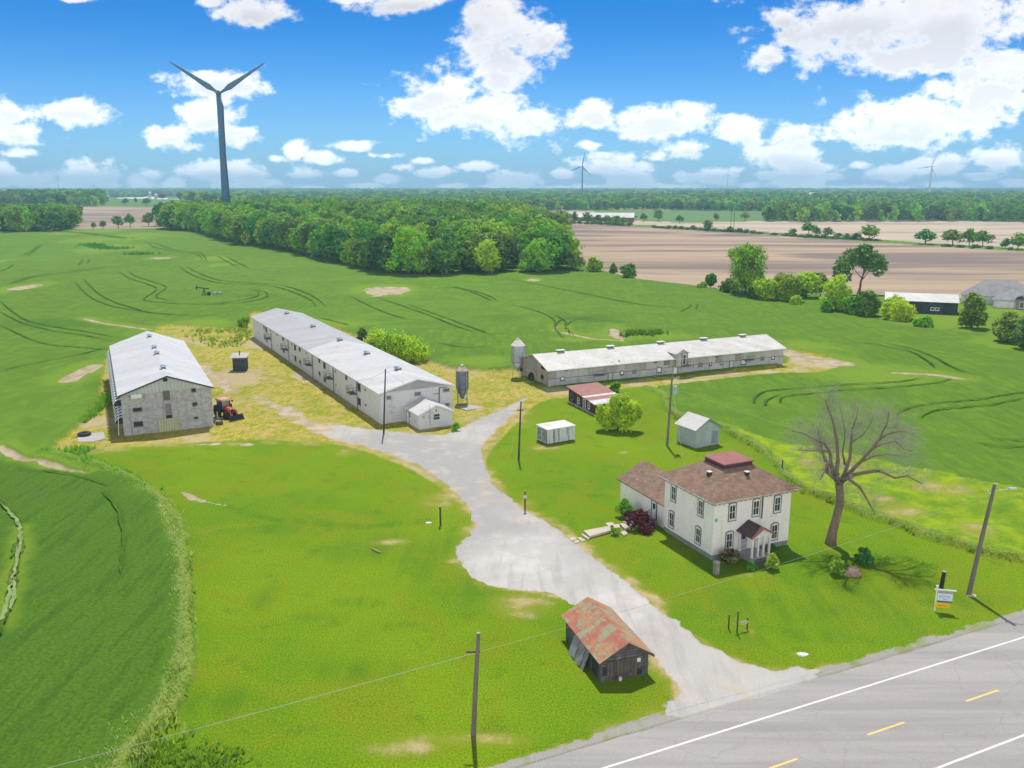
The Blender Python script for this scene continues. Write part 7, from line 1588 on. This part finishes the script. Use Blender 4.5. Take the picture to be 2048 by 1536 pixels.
# rear-mounted implement standing in front of it
g = G(437, 846); IM = thing('farm_implement', 'dark folded farm implement with blue and yellow parts left of the tractor bucket', 'implement', g, radians(-62))
b = MB(); b.box(-.9,1.5,-.5,-.4,.35,.47); b.box(-.9,1.5,.4,.5,.35,.47); b.box(-.9,-.8,-.4,.4,.35,.47); b.box(1.4,1.5,-.4,.4,.35,.47); b.build('frame', M_BLK, IM)
b = MB(); b.hexa([(.1,-.5,.15),(1.6,-.5,.15),(1.6,.5,.15),(.1,.5,.15),(.2,-.45,.34),(1.5,-.45,.34),(1.5,.45,.34),(.2,.45,.34)]); b.build('deck', mat("rusty brown deck", (0.16,0.09,0.05), (0.09,0.06,0.04), None, 2, 9, 0.8), IM)
b = MB(); b.box(.1,1.3,-.22,-.1,.48,.58); b.box(.1,1.3,.12,.24,.48,.58); b.build('tine_bar', mat("worn yellow", (0.62,0.48,0.15), (0.4,0.3,0.12), None, 2, 9, 0.6), IM)
b = MB(); b.chain([(-.8,0,.5),(-.6,0,1.0),(-.95,0,1.7)], [.1,.11,.08], 8); b.build('boom', mat("cream boom", (0.55,0.46,0.36), (0.45,0.36,0.28), None, 2, 9, 0.6), IM)
b = MB(); b.box(-.6,-.1,-.22,.25,.48,.85); b.tube((-.1,.1,.7),(.4,.2,.65),.07,n=6); b.build('pump_box', mat("teal blue paint", (0.08,0.22,0.30), (0.05,0.12,0.18), None, 2, 9, 0.5), IM)
for s_ in (-.62, .62):
    b = MB(); b.lathe([(.1,-.09),(.36,-.09),(.36,.09),(.1,.09)], 16, c=(-.5,s_,.36), axis='y'); b.build('wheel', M_BLK, IM)

# ------------------------------------------------------------------ the dead tree
M_DEAD = mat("dead wood", (0.23,0.175,0.125), (0.16,0.12,0.088), (0.36,0.31,0.24), 0.8, 9, 0.95, bump=0.6, stretch=(2,2,.6))
M_TWIG = mat("grey twigs", (0.36,0.345,0.30), (0.27,0.26,0.225), (0.48,0.46,0.42), 0.6, 5, 0.95)
g = G(1660, 1088); DT = thing('dead_tree', 'large bare dead tree with a leaning trunk right of the farmhouse', 'tree', g, 0)
mpx = g[1]/FPX*1.0; rr = random.Random(12)
def tp(px, py, dy=0.0):     # a point of the tree, dy metres behind the trunk
    d = ray(px, py); t = (g[1]+dy)/d[1]; return Vector((d[0]*t-g[0], dy, H+d[2]*t))
tk = [(1660,1094,0),(1664,1068,0),(1672,1038,0),(1680,1005,.1),(1680,985,.1),(1678,968,.1)]
b = MB(); b.chain([tuple(tp(*q)) for q in tk], [.66,.50,.44,.42,.40,.44], 12); b.build('trunk', M_DEAD, DT, smooth=True)
limbs = [[(1679,972,0),(1668,955,.3),(1663,935,.5),(1660,905,.9),(1650,888,1.2),(1632,880,1.5),(1605,866,1.8),(1585,862,2.0)],
 [(1678,968,0),(1673,948,-.3),(1676,920,-.4),(1674,885,-.8),(1668,850,-1.2),(1662,832,-1.4),(1655,815,-1.5),(1650,800,-1.6)],
 [(1680,968,0),(1690,945,.4),(1700,915,.9),(1702,885,1.4),(1704,860,1.8),(1712,838,2.2),(1718,812,2.6)],
 [(1682,966,.1),(1700,945,-.3),(1720,925,-.8),(1742,900,-1.0),(1758,880,-1.2),(1766,862,-1.5),(1775,845,-1.8),(1778,822,-2)],
 [(1684,962,0),(1705,950,-1.0),(1735,944,-1.8),(1760,942,-2.4),(1790,956,-3.0),(1815,952,-3.4),(1845,968,-3.8)],
 [(1742,898,-1),(1765,888,-.6),(1790,882,-.2),(1808,898,.2),(1825,902,.4)],[(1720,925,-.8),(1748,912,-.2),(1775,908,.5),(1800,912,1)],
 [(1676,950,.2),(1662,930,1.0),(1650,920,1.6),(1645,905,2.0),(1640,880,2.4),(1634,850,2.8)],[(1705,950,-1),(1700,960,-1.3),(1720,975,-2),(1735,1000,-2.4),(1750,1028,-2.6)],
 [(1668,955,0),(1655,945,-1),(1655,925,-1.5),(1648,945,-1.8),(1640,960,-2)],[(1690,930,.5),(1685,905,.1),(1690,875,-.2),(1688,850,-.5),(1682,825,-.8)],
 [(1758,880,-1.2),(1775,868,-1.8),(1800,862,-2.4),(1830,868,-3)],[(1660,905,.9),(1640,900,0),(1618,902,-.8),(1595,900,-1.2)],[(1702,885,1.4),(1725,870,2.2),(1740,850,2.8),(1748,828,3.2)]]
b = MB(); tw = MB(); ends = []
for L_ in limbs:
    P_ = [tp(*q) for q in L_]; n = len(P_); r0 = .25 if L_[0][1] > 940 else .12
    b.chain([tuple(p) for p in P_], [max(r0*(1-.85*i/(n-1)), .035) for i in range(n)], 7)
    for i in range(1, n):
        for f in (.0, .33, .66): ends.append((P_[i-1].lerp(P_[i], f), (P_[i]-P_[i-1]).normalized(), .3+.7*i/n))
b.build('limb', M_DEAD, DT, smooth=True)
def twig(p, d, L, r, lev):
    n = 3; pts = [p]; q = p.copy(); dd = d.copy()
    for i in range(n):
        dd = (dd+Vector((rr.uniform(-.35,.35), rr.uniform(-.35,.35), rr.uniform(-.3,.26)))).normalized(); q = q+dd*L/n; pts.append(q.copy())
    tw.chain([tuple(x) for x in pts], [r, r*.8, r*.6, r*.35], 3)
    if lev > 0:
        for i in range(1, n+1):
            for _ in range(2):
                nd = (dd+Vector((rr.uniform(-1,1), rr.uniform(-1,1), rr.uniform(-.6,.9)))*.85).normalized(); twig(pts[i], nd, L*rr.uniform(.45,.75), r*.55, lev-1)
for p, d_, k in ends:
    if k < .42: continue
    for _ in range(3 if k > .6 else 1):
        nd = (d_*.6+Vector((rr.uniform(-1,1), rr.uniform(-1,1), rr.uniform(-.4,1)))).normalized(); twig(p, nd, rr.uniform(.9,2.0), .018, 2)
tw.build('twigs', M_TWIG, DT)

# ------------------------------------------------------------------ neighbour's place, far farms, pump
DB = House('dark_barn', 'long dark timber barn with a white roof beyond the right hedge', 'barn', G(1769, 627), -21, 20.0, 9.0, 4.3)
q10 = lambda x, y: (1750+x/6.872, 560+y/6.872)
DBm = mat("blue black barn boards", (0.055,0.075,0.085), (0.035,0.045,0.06), (0.09,0.11,0.12), 0.5, 6, 0.9, ribs=.5, ribdepth=.5)
DB.walls(DBm, None, 0)
mb = MB(); zr = 6.2
mb.slab([(-.3,-.5,4.25),(20.3,-.5,4.25),(20.3,4.5,zr),(-.3,4.5,zr)], .12); mb.slab([(-.3,4.5,zr),(20.3,4.5,zr),(20.3,9.5,4.25),(-.3,9.5,4.25)], .12); mb.build('roof', M_TIN_NEW, DB.root)
mb = MB()
for x_ in (.0, 19.95): mb.add([(x_,0,4.303),(x_,9,4.303),(x_,4.5,zr-.15),(x_+.05,0,4.303),(x_+.05,9,4.303),(x_+.05,4.5,zr-.15)], [(0,1,2),(5,4,3)])
mb.build('gable', DBm, DB.root)
DB.window('F', 13.2, 2.1, 1.1, .95, M_WHITE, M_GLASS, fr=.16); DB.window('F', 14.5, 2.1, 1.1, .95, M_WHITE, M_GLASS, fr=.16)
NB = House('bungalow', 'pale bungalow with a grey hipped roof and arched brick porch beyond the dark barn', 'house', G(1918, 612), -33, 21, 16, 3.4)
M_GSH = mat("grey shingle", (0.30,0.30,0.31), (0.24,0.24,0.26), (0.36,0.36,0.37), 0.4, 4, 0.9); M_PALEW = mat("pale blue white siding", (0.62,0.66,0.70), (0.55,0.59,0.63), None, 0.4, 5, 0.7); M_TBR = mat("tan brick", (0.38,0.31,0.26), (0.31,0.26,0.22), None, 0.8, 6, 0.9, brick=(.4,.14))
mb = MB(); mb.box(0,21,4,16,-.2,3.4); mb.box(10,19,-2.5,3.997,-.2,3.1); mb.build('wall', M_PALEW, NB.root)
def hipr(x0,x1,y0,y1,z,zt,along='x',o=.7):
    x0-=o; x1+=o; y0-=o; y1+=o; m_ = MB(); w = min(x1-x0, y1-y0)/2
    if along == 'x': r0_, r1_ = (x0+w,(y0+y1)/2,zt), (x1-w,(y0+y1)/2,zt)
    else: r0_, r1_ = ((x0+x1)/2,y0+w,zt), ((x0+x1)/2,y1-w,zt)
    c = [(x0,y0,z),(x1,y0,z),(x1,y1,z),(x0,y1,z)]
    if along == 'x': fs = [[c[0],c[1],r1_,r0_],[c[1],c[2],r1_],[c[2],c[3],r0_,r1_],[c[3],c[0],r0_]]
    else: fs = [[c[0],c[1],r0_],[c[1],c[2],r1_,r0_],[c[2],c[3],r1_],[c[3],c[0],r0_,r1_]]
    for f in fs: m_.poly(f)
    m_.poly(c); return m_
hipr(0,21,4,16,3.4,8.2).build('roof', M_GSH, NB.root); hipr(10,19,-2.5,9,3.12,6.0,'y').build('garage_roof', M_GSH, NB.root)
mb = MB(); NB.fbox(mb, 'F', 10.8,13.8,0,2.5,2.503,2.56); NB.fbox(mb, 'F', 14.4,15.6,0,2.5,2.503,2.56); mb.build('garage_door', M_WHITE, NB.root)
mb = MB(); mb.box(16.2,19.4,-3.1,-2.503,-.2,3.4); pb_ = mb.build('brick_porch', M_TBR, NB.root)
mb = MB(); n = 10; NB_a = [(17.8+cos(pi*i/n)*1.9, 3.3+sin(pi*i/n)*1.3) for i in range(n+1)]
for i in range(n): (x0,z0_),(x1,z1_) = NB_a[i],NB_a[i+1]; mb.hexa([(x0,-3.5,z0_),(x1,-3.5,z1_),(x1,-.5,z1_),(x0,-.5,z0_),(x0,-3.5,z0_+.25),(x1,-3.5,z1_+.25),(x1,-.5,z1_+.25),(x0,-.5,z0_+.25)])
mb.build('arch_roof', mat("teal fascia", (0.10,0.17,0.19), (0.14,0.2,0.22), None, 1, 4, 0.7), pb_)
NB.window('F', 17.8, 1.9, 1.3, 2.1, M_WHITE, M_GLASS_L, d=3.103, fr=.15, parent=pb_)
for a in (2.2, 4.6): NB.window('F', a, 1.8, 1.1, 1.2, M_WHITE, M_GLASS, d=-4+.003, fr=.12)
slab_thing('paved_yard', 'pale paved parking yard in front of the neighbouring bungalow', 'paving', [(1890,612),(1905,606),(1960,612),(2060,618),(2160,625),(2160,640),(2010,625),(1975,622),(1905,621)], .12, .3, mat("pale yard", (0.5,0.46,0.43), (0.42,0.39,0.37), None, 0.4, 4, 0.9))
ptree('bush', 'red-leaved bush by the bungalow wall', 'bush', 1911, 611, 16, 601, [L_PURP], 171, z0=0, nclump=120, leaf=.35, trunk=False)
def simple_barn(name, label, px, py, Lm, Wm, h, hr, ang, mw, mr):
    gg = G(px, py); t = thing(name, label, 'barn' if name != 'farm_house' else 'house', (gg[0], gg[1], Tz(*gg)), radians(ang))
    b = MB(); b.box(-Lm/2,Lm/2,-Wm/2,Wm/2,-1,h); b.add([(-Lm/2,-Wm/2,h),(-Lm/2,Wm/2,h),(-Lm/2,0,hr),(Lm/2,-Wm/2,h),(Lm/2,Wm/2,h),(Lm/2,0,hr)], [(0,1,2),(5,4,3)]); b.build('wall', mw, t)
    b = MB(); b.slab([(-Lm/2-.5,-Wm/2-.5,h),(Lm/2+.5,-Wm/2-.5,h),(Lm/2+.5,0,hr+.3),(-Lm/2-.5,0,hr+.3)],.25); b.slab([(-Lm/2-.5,0,hr+.3),(Lm/2+.5,0,hr+.3),(Lm/2+.5,Wm/2+.5,h),(-Lm/2-.5,Wm/2+.5,h)],.25); b.build('roof', mr, t)
    return t
M_REDW = mat("dark red barn", (0.20,0.06,0.07), (0.15,0.05,0.06), None, 0.3, 3, 0.8); M_WBR = mat("bright barn roof", (0.74,0.74,0.72), (0.66,0.66,0.65), None, 0.1, 0, 0.5)
simple_barn('red_barn', 'long white-roofed barn with a dark red gable end beyond the ploughed field', 1196, 445, 78, 20, 4.5, 9.0, -9, M_REDW, mat("dulled barn roof", (0.48,0.48,0.47), (0.4,0.4,0.39), None, 0.1, 0, 0.6))
for lab, x, y, L_, W_, h, hr, mw in (('long white barn of the far left farm nearest the field', 272, 402, 60, 16, 6, 9, M_WBR),('second long white barn of the far left farm', 300, 401, 34, 14, 7, 10, M_WBR),('low white barn at the right of the far left farm', 322, 404, 42, 14, 5, 8, M_WBR),('low blue-roofed shed among the trees left of the far farm', 246, 401, 30, 10, 5, 7, M_PALEW),
        ('white house roof hidden in the trees below the wooded hill', 208, 415, 24, 9, 5, 8, M_WBR),('white barn roof just past the back of the woods', 1033, 419, 30, 14, 6, 9, M_WBR),('cream farmhouse on the far centre plain', 1096, 413, 12, 10, 6, 9, mat("cream wall", (0.6,0.55,0.4))),('little white shed right of the cream farmhouse', 1062, 420, 12, 8, 4, 6, M_WBR),
        ('white shed below the far tree belt at centre right', 1416, 421, 20, 9, 5, 7, M_WBR),('tiny white barn roof on the far wooded ridge at right', 1625, 404, 22, 12, 13, 17, M_WBR),('white barn roof far beyond the woods behind the turbine', 640, 400, 60, 14, 9, 13, M_WBR),('pale house at the left of the far tree belt', 1275, 394.5, 60, 20, 12, 18, M_WBR)):
    simple_barn('farm_building' if 'house' not in lab else 'farm_house', lab, x, y, L_, W_, h, hr, rng.uniform(-12, 12), mw, M_WBR)
for i, (x, y, w) in enumerate(((313,404,6),(301,401,5))):
    g = G(x, y); t = thing('silo', ('shorter','taller')[i] + ' white-capped silo at the far left farm', 'silo', (g[0], g[1], Tz(*g)), 0); b = MB(); b.lathe([(w*.8,-1),(w*.8,15+5*i)], 14); b.build('shaft', mat("silo concrete", (0.4,0.42,0.44)), t); b = MB(); b.lathe([(w*.82,15+5*i),(w*.6,18+5*i),(.5,19.5+5*i)], 14); b.build('dome', M_WBR, t)
for lab, x, y, yt in (('left slim radio mast rising from the hedgerow', 1461, 463, 413), ('right slim radio mast rising from the hedgerow', 1467, 465, 420), ('left slim mast by the woods end', 1116, 446, 409), ('right slim mast by the woods end', 1121, 446, 411)):
    g = G(x, y); hh_ = H-(yt-YH)/FPX*g[1]; t = thing('radio_mast', lab, 'mast', g, 0); b = MB(); b.tube((0,0,0),(0,0,hh_),.22,.15,6); b.build('mast', M_POLED, t); b = MB(); b.box(-1.2,1.2,-.08,.08,hh_-3,hh_-2.7); b.build('crossbar', M_POLED, t)
g = G(409, 594); PJ = thing('oil_pump', 'small dark pump jack with tanks standing in the wheat', 'pump', g, .2)
b = MB(); b.box(-2.2,2.2,-.6,.6,0,.35); b.build('base', M_BLK, PJ)
b = MB(); b.tube((-.7,-.4,.353),(0,0,3.0),.12,n=6); b.tube((.7,-.4,.353),(0,0,3.0),.12,n=6); b.tube((0,.5,.353),(0,0,3.0),.12,n=6); b.build('tripod', M_POLED, PJ)
b = MB(); b.hexa([(-2.2,-.12,3.3),(1.8,-.12,2.7),(1.8,.12,2.7),(-2.2,.12,3.3),(-2.2,-.12,3.65),(1.8,-.12,3.05),(1.8,.12,3.05),(-2.2,.12,3.65)]); b.hexa([(-2.7,-.15,2.8),(-2.25,-.15,2.7),(-2.25,.15,2.7),(-2.7,.15,2.8),(-2.6,-.15,4.0),(-2.2,-.15,4.1),(-2.2,.15,4.1),(-2.6,.15,4.0)]); b.build('beam', M_POLED, PJ)
b = MB(); b.lathe([(.7,-.25),(.7,.25)], 14, c=(1.6,-.5,1.2), axis='y'); b.build('crank', M_BLK, PJ)
for dx, r_ in ((3.6,.8),(5.3,.7)): b = MB(); b.lathe([(r_,0),(r_,1.5),(r_*.3,1.8)], 14, c=(dx,.5,0)); b.build('tank', mat("pale green tank", (0.3,0.36,0.28), (0.22,0.28,0.2)), PJ)

# ------------------------------------------------------------------ rank grass and weeds: tufts along the margins
def tufts(name, label, lines, m, n_per_m, width, h0, h1, seed, blades=7, kind='stuff', cat='grass'):
    r = np.random.RandomState(seed); V = []; 
    P_ = []
    for L_, wd in lines:
        w = gpoly(L_, False); 
        for i in range(len(w)-1):
            a, b_ = w[i], w[i+1]; l = np.linalg.norm(b_-a); n = r.poisson(l*n_per_m*wd/width)
            if n: t = r.rand(n)[:,None]; P_.append(a+(b_-a)*t+r.normal(size=(n,2))*wd*.5)
    p = np.concatenate(P_); p = np.repeat(p, blades, 0)+r.normal(size=(len(p)*blades,2))*.14; n = len(p)
    a = r.rand(n)*2*pi; h = r.uniform(h0, h1, n); lean = r.uniform(.1,.6,n)*h; wdt = r.uniform(.03,.09,n)*(1+h)
    dx = np.cos(a); dy = np.sin(a); z = np.zeros(n)
    v = np.stack([np.stack([p[:,0]-dy*wdt, p[:,1]+dx*wdt, z], 1), np.stack([p[:,0]+dy*wdt, p[:,1]-dx*wdt, z], 1), np.stack([p[:,0]+dx*lean*.6+dy*wdt*.5, p[:,1]+dy*lean*.6-dx*wdt*.5, h*.75], 1), np.stack([p[:,0]+dx*lean, p[:,1]+dy*lean, h], 1)], 1).reshape(-1,3)
    me = nmesh(name, v, np.arange(n*4).reshape(-1,4), m, smoothf=False); o = bpy.data.objects.new(name, me); scene.collection.objects.link(o); return prop(o, label, cat, None, kind)
M_RANK = leafmat("rank grass", (0.10,0.17,0.015), (0.19,0.24,0.06), (0.26,0.27,0.12), trans=.3, scale=.5); M_WEED = leafmat("weeds", (0.07,0.16,0.012), (0.13,0.24,0.02), (0.2,0.28,0.03), trans=.3, scale=.6)
tufts('tall_grass', 'pale rank grass along the left edge of the front lawn', [([(300,985),(335,1025),(355,1080),(366,1150),(368,1230),(366,1300),(350,1380),(320,1440)], .75),([(300,1440),(280,1480),(240,1540),(200,1600)], 1.8)], M_RANK, 16, 1.0, .4, 1.0, 1)
tufts('tall_grass', 'rank green grass above the wheat tip at the left', [([(90,905),(130,920),(180,930),(240,952),(300,985)], 1.2),([(160,850),(200,815),(215,790)], 1.0),([(145,900),(170,905)],1.5)], M_WEED, 10, 1.0, .4, 1.0, 2)
tufts('tall_grass', 'rank weeds along the right edge of the house lawn', [([(1335,800),(1350,835),(1380,845),(1430,853),(1500,888),(1555,928),(1590,970),(1680,1010),(1760,1040),(1900,1089),(2048,1123),(2250,1170)], .55)], M_WEED, 12, 1.0, .4, .9, 3)
tufts('weeds', 'leafy weed patch at the bottom of the photo', [([(240,1500),(320,1510),(420,1520),(480,1530)], 2.0),([(380,1545),(450,1550)], 2.0),([(250,1555),(330,1570)], 3.0)], M_WEED, 12, 1.0, .15, .5, 4)
tufts('weeds', 'pale olive weeds tangled below the tramline at the left', [([(43,1066),(41,1109),(33,1145),(24,1189),(14,1234),(0,1262)], .35)], M_RANK, 14, 1.0, .4, .8, 5)
tufts('tall_grass', 'scrubby green growth between the two barns', [([(390,660),(430,665),(470,660),(490,670),(455,690),(430,685),(400,672)], 3.5)], M_WEED, 1.2, 1.0, .2, .9, 6)
tufts('reeds', 'dark reed bed behind the grey barn', [([(1250,672),(1280,674),(1320,672)], 2.0)], leafmat("reeds", (0.03,0.10,0.012), (0.06,0.15,0.015), None, trans=.3), 6, 1.0, .6, 2.2, 7)
tufts('reeds', 'reed bed in the far wheat at the left', [([(178,492),(215,500),(250,500)], 7.0),([(262,511),(300,511)], 6.0),([(120,467),(180,472),(240,480),(275,481)], 5.0)], MATS["reeds"], 1.2, 1.0, .6, 2.6, 8)

# ------------------------------------------------------------------ haze: one box of thin air round everything
b = MB(); b.box(-9000, 9000, -700, 13500, -130, 190); hz_ = b.build('haze', [], None)
hm_ = bpy.data.materials.new("haze"); hm_.use_nodes = True; N, L = hm_.node_tree.nodes, hm_.node_tree.links
for n in list(N): N.remove(n)
vo = N.new('ShaderNodeVolumePrincipled'); vo.inputs['Color'].default_value = (0.40, 0.66, 0.98, 1); vo.inputs['Density'].default_value = 0.00015; vo.inputs['Anisotropy'].default_value = 0.0
oo = N.new('ShaderNodeOutputMaterial'); L.new(vo.outputs[0], oo.inputs['Volume'])
hz_.data.materials.append(hm_); prop(hz_, 'thin pale blue haze over the whole plain', 'haze', None, 'stuff')
